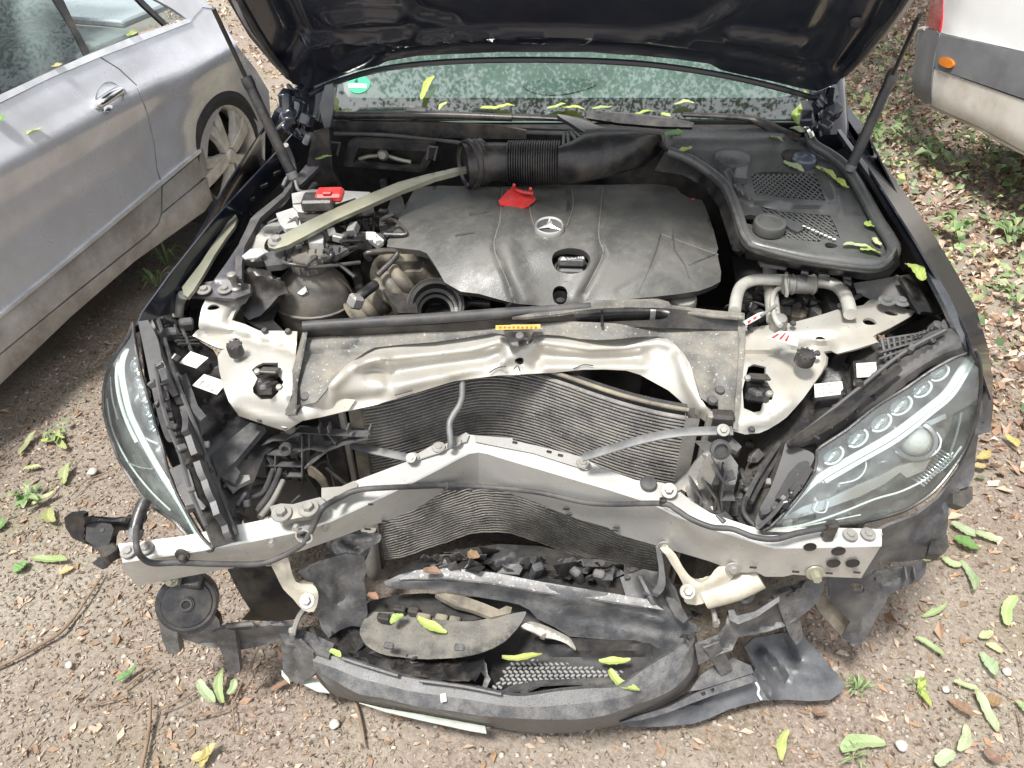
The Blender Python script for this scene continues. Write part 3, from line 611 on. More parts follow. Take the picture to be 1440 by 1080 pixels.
# cabin, mostly hidden behind the raised bonnet
wsp, wsd = Vector((0, 2.01, .985)), Vector((0, .86, .51)); wsn = Vector((0, -.51, .86))
def ws(x, y, d=0.0): return onplane(x, y, wsp - wsn * d, wsn)
gl = surf('windscreen', L('470,166 476,110 490,60 520,-30 1080,-30 1115,50 1128,110 1136,168'), lambda x, y: ws(x, y), M['screen'], CAR, .004, 18)
surf('frit_band', L('466,170 472,132 481,112 484,128 490,136 505,137.5 1090,137.5 1112,134 1122,128 1126,112 1140,170'), lambda x, y: ws(x, y, .006), mat('screen frit', (.012, .013, .013), .3, 0, .7, ns=180, dustc=(.42, .43, .41), lo=.60, hi=.70), gl, .002, 10)
st_ = surf('sticker', sm('489,116 492,109 500,105 510,106 518,112 520,119 515,127 505,131 495,129 490,123', 3), lambda x, y: ws(x, y, -.0025), M['green'], gl, .001, 3)
surf('sticker_plate', L('490,117 516,118 515,124 490,123'), lambda x, y: ws(x, y, -.004), M['white'], st_, .0008, 3)
text('sticker_digit', '4', .022, ws(500, 116.5, -.005), basis(wsn, (1, 0, 0)), M['deep'], st_)
dsh = surf('dashboard', L('455,172 470,100 480,50 510,0 1100,0 1130,60 1140,110 1150,172'), lambda x, y: ws(x, y, .10 + .05 * math.sin(x / 90)), M['dash'], CAR, .01, 22)
surf('dash_dark_bowl', sm('735,118 760,112 800,110 830,112 836,120 800,131 770,133 745,128', 3), lambda x, y: ws(x, y, .095 + .05 * math.sin(x / 90)), mat('darker dash tone', (.14, .2, .185), .5), dsh, .004, 8)  # oval patch in a darker tone than the dashboard
for s in (-1, 1):
    pts = [Vector((s * .715, 1.99, .955)), Vector((s * .70, 2.3, 1.15)), Vector((s * .60, 2.75, 1.39))]
    tube('pillar', pts, .05, M['paint'], CAR, 10, 5, flat=.8)
for pl in ('449,150 457,120 466,118 470,124 469,152 463,182 456,180 452,165', '1126,142 1134,140 1143,152 1146,170 1140,178 1132,172 1130,158'):
    surf('pillar_sheen', pl, lambda x, y: Yp(x, y, 1.90), mat('silvery pillar reflection', (.20, .21, .225), .18, .2, .2, coat=.5), CAR, .012, 6)  # silvery reflection on the pillars put into the plate colour
def rowz(y, w, z): return [Vector((w * math.sin(a) , y, z - .16 * (1 - math.cos(a)))) for a in np.linspace(-1.25, 1.25, 14)]
grid('roof', [rowz(2.74, .62, 1.41), rowz(3.0, .64, 1.45), rowz(3.5, .64, 1.45), rowz(4.1, .62, 1.38)], M['paint'], CAR, .01)
def side(s): return [[Vector((s * .86, y, .30)), Vector((s * .895, y, .5)), Vector((s * .89, y, .72)), Vector((s * .84, y, .93)), Vector((s * .80, y, .99))] for y in (2.0, 2.6, 3.4, 4.3, 4.75)]
for s in (-1, 1): grid('door', side(s), M['paint'], CAR, .02)
bm = bmesh.new(); add_box(bm, (0, 3.6, .45), (1.6, 2.9, .45), bev=.05); bmesh.ops.recalc_face_normals(bm, faces=bm.faces); finish('floor_pan', bm, M['deep'], CAR)
grid('boot', [rowz(4.1, .8, 1.05), rowz(4.5, .78, 1.02), rowz(4.8, .7, .9)], M['paint'], CAR, .01)
for s in (-1, 1):
    for y in (1.55, 4.35):
        wx = Vector((s * .80, y, .325)); wl = lathe('wheel', [(.20, 0), (.30, .01), (.325, -.02), (.325, -.2), (.22, -.22)], wx, M['tyre'], CAR, (s, 0, 0), 36); lathe('rim', [(0, -.02), (.18, 0), (.21, -.01), (.21, -.1)], wx, M['rim'], wl, (s, 0, 0), 30)
# ------------------------------------------------------------------ wings (fenders)
fl = zf([(198, 452, .84), (240, 385, .872), (350, 256, .935), (432, 165, .978), (222, 446, .825), (258, 392, .84), (312, 322, .865), (358, 268, .895), (438, 178, .952)])
fdl = surf('wing', L('188,470 200,440 240,385 300,310 350,256 395,208 432,165 440,176 404,216 358,268 312,322 258,392 222,446 205,462'), fl, M['paint'], CAR, .004, 8)
surf('inner_flange', L('222,446 258,392 312,322 358,268 404,216 440,176 446,190 412,236 372,282 330,338 290,395 258,440 246,440'), zf([(222, 446, .82), (312, 322, .862), (440, 176, .95), (446, 190, .90), (330, 338, .815), (258, 440, .76)]), M['paint'], fdl, .004, 8)
for k in range(9):
    t = k / 8; x, y = 262 + (408 - 262) * t, 408 + (226 - 408) * t - 14 * math.sin(math.pi * t)
    box('flange_tab', Z(x, y, .80 + .115 * t), (.004, .022, .012), M['black'], fdl, (0, 20, -30), .001)
fr = zf([(1372, 490, .845), (1310, 362, .905), (1195, 200, .98), (1395, 560, .74), (1345, 390, .80), (1292, 290, .87)])
surf_r = surf('wing', L('1176,176 1196,196 1222,236 1252,282 1290,342 1330,410 1360,468 1368,496 1380,520 1394,562 1397,540 1390,490 1372,432 1346,385 1310,325 1270,268 1232,216 1200,178 1184,160'), fr, M['paint'], CAR, .004, 8)
surf('crown_edge', L('1174,178 1178,176 1224,238 1256,286 1294,346 1336,418 1370,492 1366,497 1352,480 1326,424 1288,352 1250,292 1220,244'), zf([(1372, 490, .853), (1310, 362, .912), (1195, 200, .987)]), mat('wing edge', (.03, .033, .042), .2, .1, .2, coat=1), surf_r, .012, 7)
surf('inner_flange', L('1172,182 1220,246 1250,294 1286,354 1322,424 1350,482 1334,476 1310,440 1284,404 1262,370 1240,312 1218,266 1192,236 1170,210'), zf([(1366, 494, .83), (1286, 354, .89), (1172, 182, .97), (1170, 210, .90), (1250, 340, .83), (1310, 440, .77)]), M['paint'], surf_r, .004, 8)
for k in range(9):
    t = k / 8; x, y = 1212 + (1318 - 1212) * t, 258 + (446 - 258) * t + 6 * math.sin(math.pi * t)
    box('flange_tab', Z(x, y, .915 - .115 * t), (.004, .022, .012), M['black'], surf_r, (0, -20, 28), .001)
# ------------------------------------------------------------------ firewall, bay floor and engine lump
box('firewall', (0, 2.02, .68), (1.36, .04, .54), M['deep'], CAR)
box('bay_floor', (0, 1.66, .08), (1.5, .74, .03), M['deep'], CAR)
for s in (-1, 1): box('inner_wing', (s * .66 - .03, 1.68, .50), (.03, .66, .56), M['deep'], CAR, (0, 6 * s, 0))
box('engine_block', (-.03, 1.64, .42), (.60, .40, .56), M['deep'], CAR, bev=.03)
# ------------------------------------------------------------------ engine cover
ECO = sm('584,264 620,261 700,263 760,260 850,260 920,259 950,263', 2, False) + L('958,272 969,278 987,281 992,291 1003,322 1010,350 1008,354 1014,382 1013,396 1000,403 983,409 950,414 923,417 880,421 845,424 830,429 808,432 790,428 760,430 725,427 698,420 673,413 648,410 625,397 617,382 609,369 600,356 590,352 544,347 545,338 552,328 566,296')
ecz = zf([(584, 262, .875), (765, 260, .885), (949, 262, .875), (552, 328, .85), (1010, 350, .84), (625, 397, .815), (725, 427, .79), (800, 430, .785), (923, 417, .805), (1013, 396, .81), (772, 330, .885), (680, 330, .880), (900, 330, .875)],
         [('707,264 703,310 695,349 712,392 725,427', -.006, 3.4), ('848,262 842,330 848,357 832,392 818,416', -.006, 3.4), ('720,300 712,345 722,385 740,420', .006, 14), ('832,300 834,350 820,390 806,420', .006, 14), ('716,300 740,300 800,300 838,300', .003, 30), ('740,266 745,300 752,326', -.004, 3.5), ('803,262 806,290 802,318', -.004, 3.5), ('870,410 920,380 930,345', -.002, 4), ('930,330 990,352 1012,360', -.003, 3)])
ec = surf('engine_cover', ECO, ecz, M['cover'], CAR, .022, 4.6, [sm('776,364 780,355 792,350 806,349 820,352 829,360 830,370 824,379 812,384 798,385 784,381 778,373', 2), sm('777,415 779,406 786,402 794,404 798,412 796,424 788,428 780,425', 2)], angle=60)
def eout(x, y, d): p = ecz(x, y); return p + Vector((0, 0, d))
for p in ('707,264 703,310 695,349 712,392 725,427', '848,262 842,330 848,357 832,392 818,416', '930,330 990,352 1010,359', '740,266 746,300 751,318', '803,262 806,290 797,318'):
    tube('seam_highlight', [ecz(x, y) + Vector((0, 0, .0012)) for x, y in sm(p, 5, False)], .0014, M['seam_shine'], ec, 6, 6)  # pale tubes paint a highlight along the moulded lines
for i, p in enumerate(('930,330 924,352 912,382 898,412 897,413 911,383 922,352 928,330', '946,322 950,352 964,372 970,392 969,393 962,373 948,353 945,332', '660,300 690,296 690,298 660,303', '640,330 668,326 668,328 640,333', '796,268 803,270 800,282 804,296 796,298 798,282', '968,372 1008,356 1008,358 968,374')):
    surf('scuff_mark', p, lambda x, y: ecz(x, y) + Vector((0, 0, .0012)), M['rubber'], ec, .0006, 6)
bd = lathe('star_badge', [(.035, -.012), (.035, .004), (.0325, .0075), (.0295, .004), (.0295, 0)], eout(772.5, 321, .003), M['star'], ec, (0, -.12, 1), 40)
lathe('badge_dish', [(0, .0015), (.030, .0015)], eout(772.5, 321, .003), M['grey'], bd, (0, -.12, 1), 32)
bm = bmesh.new(); Mb = basis((0, -.12, 1), (1, 0, 0)); c0 = eout(772.5, 321, .003)
for k in range(3):
    a = math.pi / 2 + k * 2 * math.pi / 3
    def q(r, da, h): return bm.verts.new(c0 + Mb @ Vector((r * math.cos(a + da), r * math.sin(a + da), h)))
    tip, l, r_, cc = q(.0315, 0, .005), q(.0085, 1.05, .005), q(.0085, -1.05, .005), q(0, 0, .0095); bm.faces.new([cc, l, tip]); bm.faces.new([cc, tip, r_])
finish('star', bm, M['star'], bd, False)
oc = lathe('oil_cap', [(.045, -.03), (.043, -.012), (.036, -.010), (.034, -.016), (0, -.016)], eout(804, 369, -.008), M['black'], ec, (0, -.2, 1), 28)
box('cap_grip', eout(804, 362, -.012), (.062, .017, .022), M['grey'], oc, (-12, 0, 2), .006)
text('cap_text', 'MB', .0115, eout(817, 364.5, .0008), Euler((R(10), 0, R(2))).to_matrix(), M['white'], oc)
surf('cap_arrow', L('788,366.5 792,361.5 797,366.5'), lambda x, y: eout(x, y, .0012), M['white'], oc, .0004, 3)
tube('cap_mark', [eout(x, y, .001) for x, y in L('798,363 801,366 804,363.5 807,365 810,363')], .0009, M['white'], oc, 5, 3)
box('cap_grip', eout(804, 376, -.014), (.058, .014, .018), M['grey'], oc, (-12, 0, 2), .006)
lathe('plug_recess', [(.017, .0), (.014, -.02), (.009, -.024), (.008, -.012), (0, -.012)], eout(788, 417, .0), M['black'], ec, (0, -.3, 1), 18)
surf('side_bracket', L('556,262 566,278 570,292 548,334 538,346 530,344 536,318 548,285'), zf([(556, 262, .86), (538, 346, .83)]), M['black'], ec, .02, 7)
# small parts of the dirty engine front under the cover
tb = surf('intake_manifold', sm('523,372 530,362 548,358 590,358 606,368 618,384 630,400 600,404 560,400 528,398 520,388', 3), zf([(523, 372, .80), (600, 362, .80), (618, 395, .74), (525, 398, .74), (570, 378, .81)], [('538,376 590,374', -.014, 5)]), M['taupe'], CAR, .03, 5)
bm = bmesh.new()
pa, pb = Z(572, 388, .79), Z(500, 446, .70)
ppts = [pa.lerp(pb, t) for t in np.linspace(0, 1, 26)]; add_tube(bm, ppts, [.043 if k % 4 else .036 for k in range(26)], 20, 1, raw=True); bmesh.ops.recalc_face_normals(bm, faces=bm.faces); finish('corrugated_hose', bm, M['taupe'], CAR, True, 70)
fg = surf('hose_flange', L('528,394 556,387 562,389 582,418 588,440 560,440 540,410'), zf([(528, 394, .79), (582, 430, .76)]), M['black'], CAR, .01, 6)
mo = bm = bmesh.new(); mc = Z(613, 430, .755); mn = (Vector((.15, -.62, .75))).normalized()
add_lathe(bm, [(.062, -.05), (.064, .0), (.060, .006), (.054, .003), (.052, -.03), (.044, -.032), (.043, -.05), (.036, -.052), (.035, -.10)], mc, mn, 32); bmesh.ops.recalc_face_normals(bm, faces=bm.faces); op = finish('open_air_pipe', bm, M['black'], CAR)
lathe('pipe_rim', [(.066, -.004), (.069, .0), (.066, .006), (.062, .002)], mc, M['rubber'], op, mn, 32)
lathe('pipe_inside', [(0, -.098), (.036, -.098)], mc, M['deep'], op, mn, 20)
# ------------------------------------------------------------------ radiator, pushed back in its middle
def ry(X, z): return 1.125 + .012 * (z - .2) + (.150 - .03 * abs(z - .45)) * math.exp(-((X + .11) / (.205 if X < -.11 else .27)) ** 2) + .06 * (z - .2)
RAD = box('radiator_frame_left', (0, 0, 0), (.01, .01, .01), M['steel'], CAR) if 0 else None
def strip(X, z0, z1, off): return [Vector((X, ry(X, z) + off, z)) for z in (z0, z1)]
XR = np.linspace(-.388, .312, 56)
rad = grid('radiator', [strip(X, .14, .69, .030) for X in XR], M['core'], CAR, .02)
bm = bmesh.new()
def ctube(dz0, jit):
    bm = bmesh.new(); rows = []
    for X in XR:
        y = ry(X, dz0); j = jit * (.0007 * math.sin(X * 31 + jit * 5) + .0007 * math.sin(X * 83 + jit)) + ((.0020 * math.sin(X * 60 + dz0 * 40) + .0012 * math.sin(X * 171 + dz0 * 90)) if dz0 < .42 else 0)
        rows.append([Vector((X, y + .004, dz0 + .0018 + j)), Vector((X, y - .006, dz0 + .0016 + j)), Vector((X, y - .0065, dz0 - .0010 + j)), Vector((X, y + .004, dz0 - .0018 + j))])
    grid('', rows, None, bm_in=bm); bmesh.ops.recalc_face_normals(bm, faces=bm.faces); return bm
k = 0; z = .150
while z < .686:
    finish('cooling_tube', ctube(z, math.sin(k * 2.3) * .9), M['fin'] if z > .40 else M['fin2'], rad, True, 30); z += .0088; k += 1
for X, w in ((-.400, .018), (.322, .016)):
    grid('end_tank', [[Vector((X - w, ry(X, z) - .012, z)), Vector((X + w * .7, ry(X, z) - .014, z)), Vector((X + w * .7, ry(X, z) + .02, z)), Vector((X - w, ry(X, z) + .02, z))] for z in np.linspace(.13, .69, 8)], M['taupe'] if X < 0 else M['alu2'], rad, 0, closed=True)
    box('side_seal', (X + (.055 if X > 0 else -.06), 1.16, .42), (.05, .03, .58), M['black'], rad, (0, 0, 0), .006)
    box('side_rail', (X + (.03 if X > 0 else -.03), 1.155, .42), (.012, .02, .58), M['alu2'], rad, bev=.003)
tr = [Vector((X, ry(X, .69) + .006, .694)) for X in XR]; tube('top_rail', tr, .005, M['taupe'], rad, 8, 1)

# outer sides of both wings, down to the wheel arches
for s in (-1, 1):
    rows = []
    for y in np.linspace(1.30, 2.0, 15):
        a = abs(y - 1.55); zb = .32 if a > .36 else .33 + math.sqrt(.36 ** 2 - a * a); zt = .83 + .14 * (y - 1.2) / .8
        x0 = .845 - .05 * max(0, (y - 1.7)) - .08 * max(0, 1.4 - y)
        rows.append([Vector((s * (x0 - .012), y, zt)), Vector((s * (x0 + .03), y, zt - .06)), Vector((s * (x0 + .05), y, max(zt - .16, zb + .02))), Vector((s * (x0 + .045), y, max(.5, zb + .01))), Vector((s * (x0 + .03), y, zb))])
    grid('wing_side', rows, M['paint'], CAR, .004)
# ------------------------------------------------------------------ crumpled lock panel (cream)
lw = surf('lock_panel_wing', L('280,450 284,432 290,419 320,416 350,415.5 345,424 338,428 330,440 326,450 345,456 365,465 392,465 418,466 416,500 415,540 416,570 440,568 482,560 500,562 490,577 450,587 425,592 402,606 394,604 372,597 336,585 322,565 314,545 308,520 306,502 312,492 316,491 308,490 290,482 271,472 276,466 281,464 279,458'),
     zf([(285, 440, .79), (345, 420, .79), (365, 465, .765), (417, 470, .765), (310, 500, .735), (415, 570, .712), (325, 560, .715), (395, 603, .655), (335, 583, .675), (480, 570, .69), (275, 472, .755), (420, 520, .745)], [('285,468 330,472 380,484 416,494', -.010, 5), ('318,492 336,506 360,508', .004, 8), ('330,432 322,452', -.008, 4), ('320,570 360,586 400,594 440,582', .006, 8)]),
     M['cream'], CAR, .006, 6, ['354,520 361,514 370,510 391,510 391,527 399,537 391,552 382,561 366,562 356,552 355,545 362,532', sm('291,434 296,429 304,428 309,432 304,435 295,436', 2), '326,477 332,475 338,476 332,479'], angle=60)
rw = surf('lock_panel_wing', L('1036,447 1046,456 1056,461 1080,457 1112,454 1132,449 1160,441 1187,432 1202,431 1214,429 1222,422 1230,420 1240,426 1262,431 1287,437 1282,444 1270,451 1252,461 1232,470 1228,473 1235,481 1206,490 1177,497.5 1168,493 1158,494.5 1162,502 1161,512 1154,526 1142,543 1130,560 1117,575 1106,587 1095,595 1080,604 1068,609 1048,611 1030,606 1020,600 1030,590 1036,560 1040,500'),
     zf([(1046, 460, .765), (1130, 452, .775), (1190, 433, .79), (1285, 438, .80), (1232, 470, .785), (1175, 496, .765), (1060, 495, .755), (1155, 505, .735), (1050, 560, .71), (1110, 570, .70), (1070, 608, .655), (1140, 540, .715), (1025, 603, .665)], [('1042,500 1090,498 1130,490 1165,486', -.010, 4), ('1060,470 1140,468 1220,450', .004, 9), ('1045,597 1080,590 1110,566', .006, 8)]),
     M['cream'], CAR, .006, 6, ['1052,516 1060,512 1077,516 1077,534 1088,552 1086,562 1074,564 1070,578 1060,580 1046,574 1044,548', sm('1243,438 1250,435 1260,439 1263,443 1256,444 1247,442', 2), sm('1213,451 1219,447 1228,449 1233,455 1226,457 1217,456', 2), sm('1147,475 1153,473 1160,476 1161,479 1154,480 1148,479', 2)], angle=60)
top = '418,570 445,565 457,550 470,532 486,514 502,502 514,493 527,487 560,483.5 610,479.5 650,474 695,467.5 712,470 735,472 752,470 775,470 815,475 840,476.5 865,475.5 900,472 925,472 938,476 950,485 962,498 970,511 978,534 983,558 995,574 1012,590'
bot = '1012,606 1002,600 985,588 970,577 962,569 955,562 940,549 920,538 900,527 880,521 850,519.5 820,520 780,524 740,526 700,528 680,530.5 660,533 640,536 625,540 590,551 560,560 525,570 490,578 455,586 418,592'
CZ = [(445, 565, .715), (502, 502, .748), (610, 480, .758), (700, 469, .762), (815, 475, .760), (925, 472, .755), (975, 530, .73), (1010, 590, .69), (425, 592, .665), (490, 577, .675), (560, 560, .685), (640, 536, .70), (780, 524, .70), (880, 521, .70), (955, 562, .685), (1005, 602, .66),
      (490, 530, .738), (540, 515, .742), (620, 508, .735), (730, 500, .735), (820, 500, .733), (900, 498, .73), (940, 520, .725)]
cr = surf('lock_panel_crossmember', L(top) + L(bot), zf(CZ, [('500,512 530,505 600,499 660,492 700,482', .010, 8), ('520,520 560,522 620,514 680,508 700,498', -.012, 11), ('540,548 600,532 660,520 700,516', .010, 11), ('765,482 830,492 880,490 925,480 940,484', .010, 8), ('760,500 830,504 900,502', -.012, 11), ('770,516 850,513 905,515', .007, 8), ('706,474 716,500 730,512', .006, 10), ('640,536 690,520 730,518', -.006, 9), ('955,500 968,540 985,572', .008, 9), ('470,540 490,520 540,506', .008, 9), ('480,566 530,560 548,545 545,528 528,518', -.008, 9), ('715,515 736,505 752,512', -.006, 8)]),
     M['cream'], CAR, .006, 3.1, [sm('724,506 730,503 736,504 736,511 729,513 725,511', 2)], angle=70)
# crumpled: creases and chipped paint
for c in ('722,520 728,514 731,522', '688,524 700,517 712,515', '806,519 820,513 834,514', '555,556 580,549'):
    tube('paint_crack', [zf(CZ, dz=.006)(x, y) for x, y in L(c)], .0012, M['deep'], cr, 5, 3)
# ------------------------------------------------------------------ black shield over the lock panel
sh = surf('radiator_shield', L('427,470 436,468 520,466 610,462 690,456 720,456 760,455 800,452 830,453 870,455 940,457 1000,458 1036,462 1041,470 1040,500 1036,560 1036,600 1033,604 1012,592 1010,571 996,566 985,560 978,534 970,511 962,498 950,485 938,477 925,473 900,473.5 865,477 840,478 815,476.5 790,472 768,470.5 752,472 735,473 712,471 695,468.5 650,475.5 610,481 560,485 527,488.5 514,494.5 502,503.5 486,515 470,533 457,551 444,566 425,570 417,584 401,583 398,572 408,530 418,495'),
     zf([(430, 470, .785), (720, 456, .79), (1036, 462, .785), (700, 468, .772), (815, 475, .768), (925, 472, .762), (502, 503, .757), (445, 565, .724), (405, 575, .70), (1034, 600, .675), (985, 560, .718), (970, 510, .745), (880, 465, .78), (600, 472, .775)], [('430,500 470,496 505,488', -.006, 6), ('960,492 1000,498 1036,500', -.006, 6), ('455,530 478,518 478,545', -.004, 8), ('985,520 1005,515 1008,540', -.006, 8), ('436,484 500,478 600,472 700,462', .004, 7), ('880,468 950,470 1030,480', .004, 7)]),
     M['shield'], CAR, .004, 6.5, angle=60)
surf('side_lip', L('425,468 430,466 424,500 416,540 414,583 402,584 400,560 412,520'), zf([(427, 468, .80), (414, 583, .72), (402, 580, .70)]), M['shield'], sh, .004, 6)
surf('side_lip', L('1036,448 1047,440 1048,470 1045,520 1042,560 1036,605 1031,603 1036,540 1040,480'), zf([(1040, 445, .80), (1036, 605, .685)]), M['shield'], sh, .004, 6)
railp = L('426,459 470,456 540,452 620,447 700,441 760,437 830,431.5')
tube('top_rail', [Z(x, y, .815) for x, y in railp], [.011, .012, .012, .010], M['rubber'], sh, 12, 4)
wall = L('427,465 520,461 620,456 700,449 740,446 800,440 830,436 880,434 940,434 1000,440 1038,446 1038,466 1000,463 940,461 870,459 830,458 790,456 740,459 700,460 620,468 520,471 428,475')
surf('rail_wall', wall, zf([(427, 465, .81), (830, 436, .815), (1038, 446, .805), (428, 475, .782), (700, 460, .785), (1038, 466, .782), (870, 459, .783)]), M['black'], sh, .004, 6, [sm('807,440 815,437 840,434.5 880,433.5 920,433 938,434 942,440 938,447 925,450 880,452 845,454 820,456 810,450', 2)])
surf('rail_top', L('760,438 800,430 830,423 842,422 880,421 925,420 940,424 944,429 1000,436 1046,440 1038,447 1000,441 944,435 935,433 880,432 840,434 812,437 790,441 740,446 720,446'), zf(.818, [('830,428 930,426', .004, 4)]), M['shield'], sh, .006, 6)
tube('rail_edge', [Z(x, y, .813) for x, y in L('944,436 1000,444 1044,447')], .006, M['shield'], sh, 8, 3)
surf('slot_divider', L('845,434 848,434 848.5,455 845,455'), zf(.80), M['black'], sh, .008, 5)
tube('coolant_hose', [Z(x, y, .765) for x, y in L('800,446 840,443 880,441 930,441 950,446')], .019, M['black'], CAR, 12)
lathe('hose_clamp', [(.0205, -.006), (.0215, 0), (.0205, .006)], Z(917, 440.5, .765), M['white'], CAR, (1, 0, 0), 16)
yl = surf('warning_strip', L('697,457.5 760,456 760,462 697,463.5'), zf(.803), M['yellow'], sh, .0015, 5)
for k in range(9): surf('strip_print', L(f'{702+k*6.2:.1f},459 {705.4+k*6.2:.1f},458.9 {705.4+k*6.2:.1f},461.2 {702+k*6.2:.1f},461.4'), zf(.8045), mat('orange print', (.45, .12, .03), var=0) if k == 0 else bpy.data.materials['orange print'], yl, .0005, 3)
lt = surf('catch_tab', sm('708,464 714,463 745,463 750,465 747,473 742,482 733,487 724,487 716,482 711,473', 3), zf([(730, 464, .80), (730, 487, .775)], [('720,474 740,474', -.006, 4)]), M['black'], sh, .01, 4)
lathe('catch_button', [(0, .006), (.008, .005), (.010, 0)], Z(731, 473, .802), M['grey'], lt, (0, -.4, 1), 14)
for x, y in L('424,513 429,541 430,558 1025,513 1012,549 1002,563'):
    lathe('push_clip', [(0, .007), (.009, .006), (.0115, 0), (.0115, -.002)], Z(x, y, .735 if y < 530 else .722), M['rubber'], sh, (0, -.35, 1), 16)
# latches in the wings
for sg, (cx, cy) in ((1, (375, 537)), (-1, (1064, 546))):
    lb = box('bonnet_latch', Z(cx, cy + 4, .705), (.050, .060, .04), M['black'], CAR, (-25, 0, 8 * sg), .006)
    box('latch_plate', Z(cx + 4, cy - 16, .755), (.040, .030, .006), M['black'], lb, (-20, 0, 0), .002)
    box('latch_claw', Z(cx - 2, cy + 6, .745), (.014, .045, .012), M['grey'], lb, (-30, 0, 12), .003)
    box('latch_lever', Z(cx + 6, cy + 4, .742), (.010, .050, .010), M['black'], lb, (-30, 0, -10), .003)
    for ox, oy in ((-13, -14), (18, 8)): lathe('bolt', [(0, .006), (.006, .005), (.008, .0)], Z(cx + ox, cy + oy, .758), M['bolt'], lb, (0, -.3, 1), 8)
for x, y, r_ in ((332, 494, .0165), (1131, 506, .0205)):
    bp = lathe('bump_stop', [(0, .020), (.55 * r_, .020), (.8 * r_, .019), (r_, .013), (r_, -.006)], Z(x, y, .765), M['black'], CAR, (0, -.15, 1), 18)
    bm = bmesh.new()
    for k in range(10): a = k * .628; add_box(bm, Z(x, y, .765) + Vector((r_ * .86 * math.cos(a), r_ * .86 * math.sin(a), .0175)), (.005, .005, .006), (0, 0, math.degrees(a)), .001)
    bmesh.ops.recalc_face_normals(bm, faces=bm.faces); finish('knurl', bm, M['rubber'], bp)
for x, y, z in ((372, 465, .77), (405, 466, .77), (1055, 462, .775), (1115, 455, .785), (1149, 497, .755), (366, 589, .672), (402, 592, .67), (1057, 604, .667)):
    lathe('rivet', [(0, .005), (.0055, .0045), (.0075, 0)], Z(x, y, z), M['rubber'], CAR, (0, -.3, 1), 12)
# data stickers
def sticker(poly, fn, parent, lines, red=False):
    o = surf('data_label', poly, fn, M['white'], parent, .0008, 8); P = [Vector(p) for p in L(poly)]
    for a, b0, b1, h in lines:
        # little rows of print: real thin bars on the label
        n = max(2, int((b1 - b0) * 16)); 
        for k in range(n):
            u0 = b0 + (b1 - b0) * k / n; u1 = u0 + (b1 - b0) / n * random.uniform(.35, .8)
            q = [P[0].lerp(P[1], u).lerp(P[3].lerp(P[2], u), v) for u, v in ((u0, a), (u1, a), (u1, a + h), (u0, a + h))]
            surf('print', [tuple(c) for c in q], lambda x, y: fn(x, y) + Vector((0, 0, .0012)), M['red'] if red else M['print'], o, .0003, 20)
    return o
sticker('1078,474 1097,465 1122,468 1122,487', zf(.803), rw, [(.12, .05, .6, .1), (.35, .1, .8, .08), (.55, .1, .7, .08)], True)
# ------------------------------------------------------------------ bumper beam
def pl(s): 
    a = np.array(L(s)); return lambda x: float(np.interp(x, a[:, 0], a[:, 1]))
bord = pl('172,788 280,772 360,757.5 430,743 467,730 520,705 575,679 620,656 655,637 668,632.5 682,634 700,640 800,669.5 860,687 915,705 950,723 1010,744 1060,759.5 1085,768 1160,767 1240,765')
rear = pl('163,766 247,756 340,737 385,728 440,708 495,678 575,648 618,628 645,615 660,611 668,612 720,619 750,626 825,645 835,654 900,677 925,677 950,684 965,700 1000,722 1060,742 1170,742 1240,744')
botm = pl('172,800 192,824 342,796 420,776 465,760 525,738 547,732 592,712 625,689 645,680 675,680 700,689 730,697 777,716 812,730 855,742 870,752 922,767 1000,790 1040,806 1066,804 1072,811 1110,811 1115,808 1160,811 1211,813 1225,790 1240,766')
xs = sorted(set([172, 182, 192] + list(np.arange(205, 1211, 13)) + [1211, 1222, 1234, 1240])); A_, B_, C_, D_ = [], [], [], []
for x in xs:
    b = Z(x, bord(x), .565); A_.append(Z(x - 6 if x < 250 else x, rear(x), .572)); B_.append(b); cpt = Yp(x, max(botm(x), bord(x) + 1), b.y + .004); C_.append(cpt); D_.append(cpt + Vector((0, .012, 0)))
B2 = [b + Vector((0, -.003, -.004)) for b in B_]
beam = grid('bumper_beam', [A_, B_, B2, C_, D_, [d + Vector((0, .0, .02)) for d in D_], [a + Vector((0, -.004, -.012)) for a in A_]], M['alu'], CAR, 0, closed=False, angle=25)
def bface(x, y, d=.004):
    b = Z(x, bord(x), .565); return Yp(x, y, b.y - d)
for x, y, r_ in ((1139, 769, .011), (1179, 775, .012), (1172, 792, .012), (1199, 792, .012)):
    lathe('beam_hole', [(0, .0005), (r_, .0005), (r_ * 1.12, .001), (r_ * 1.12, 0)], bface(x, y), M['deep'], beam, (0, -1, .0), 18)
for x, y in L('427,752 520,709 660,690 800,724 865,746 1059,798 1119,804 1205,805 1166,806 517,744 542,733 796,716 867,742'):
    box('beam_slot', bface(x, y, .0035), (.014, .003, .005), M['deep'], beam, (0, 0, 0), .001)
def bolt(p, ax, parent, r_=.011, h=.009, m='bolt', washer=True, seg=6):
    bm = bmesh.new()
    if washer: add_lathe(bm, [(0, .0025), (r_ * 1.75, .0022), (r_ * 1.85, 0)], p, ax, 20)
    add_lathe(bm, [(0, h), (r_ * .9, h), (r_, h * .8), (r_, 0)], p, ax, seg); bmesh.ops.recalc_face_normals(bm, faces=bm.faces); return finish('bolt', bm, M[m], parent, True, 30)
for x, y in L('180,776 205,771 1196,752 1221,751'): bolt(Z(x, y, .573), (0, -.1, 1), beam, .008, .006)
for x, y in L('383,762 417,740 459,741'): bolt(bface(x, y), (0, -1, .2), beam, .007, .01, 'alu2', False)
lathe('drain_tube', [(.016, 0), (.018, .012), (.0145, .012), (.0135, -.01), (0, -.01)], bface(430, 749), M['alu'], beam, (0, -1, .2), 20)
bolt(bface(1146, 806), (0, -1, .2), beam, .01, .02, 'zinc')
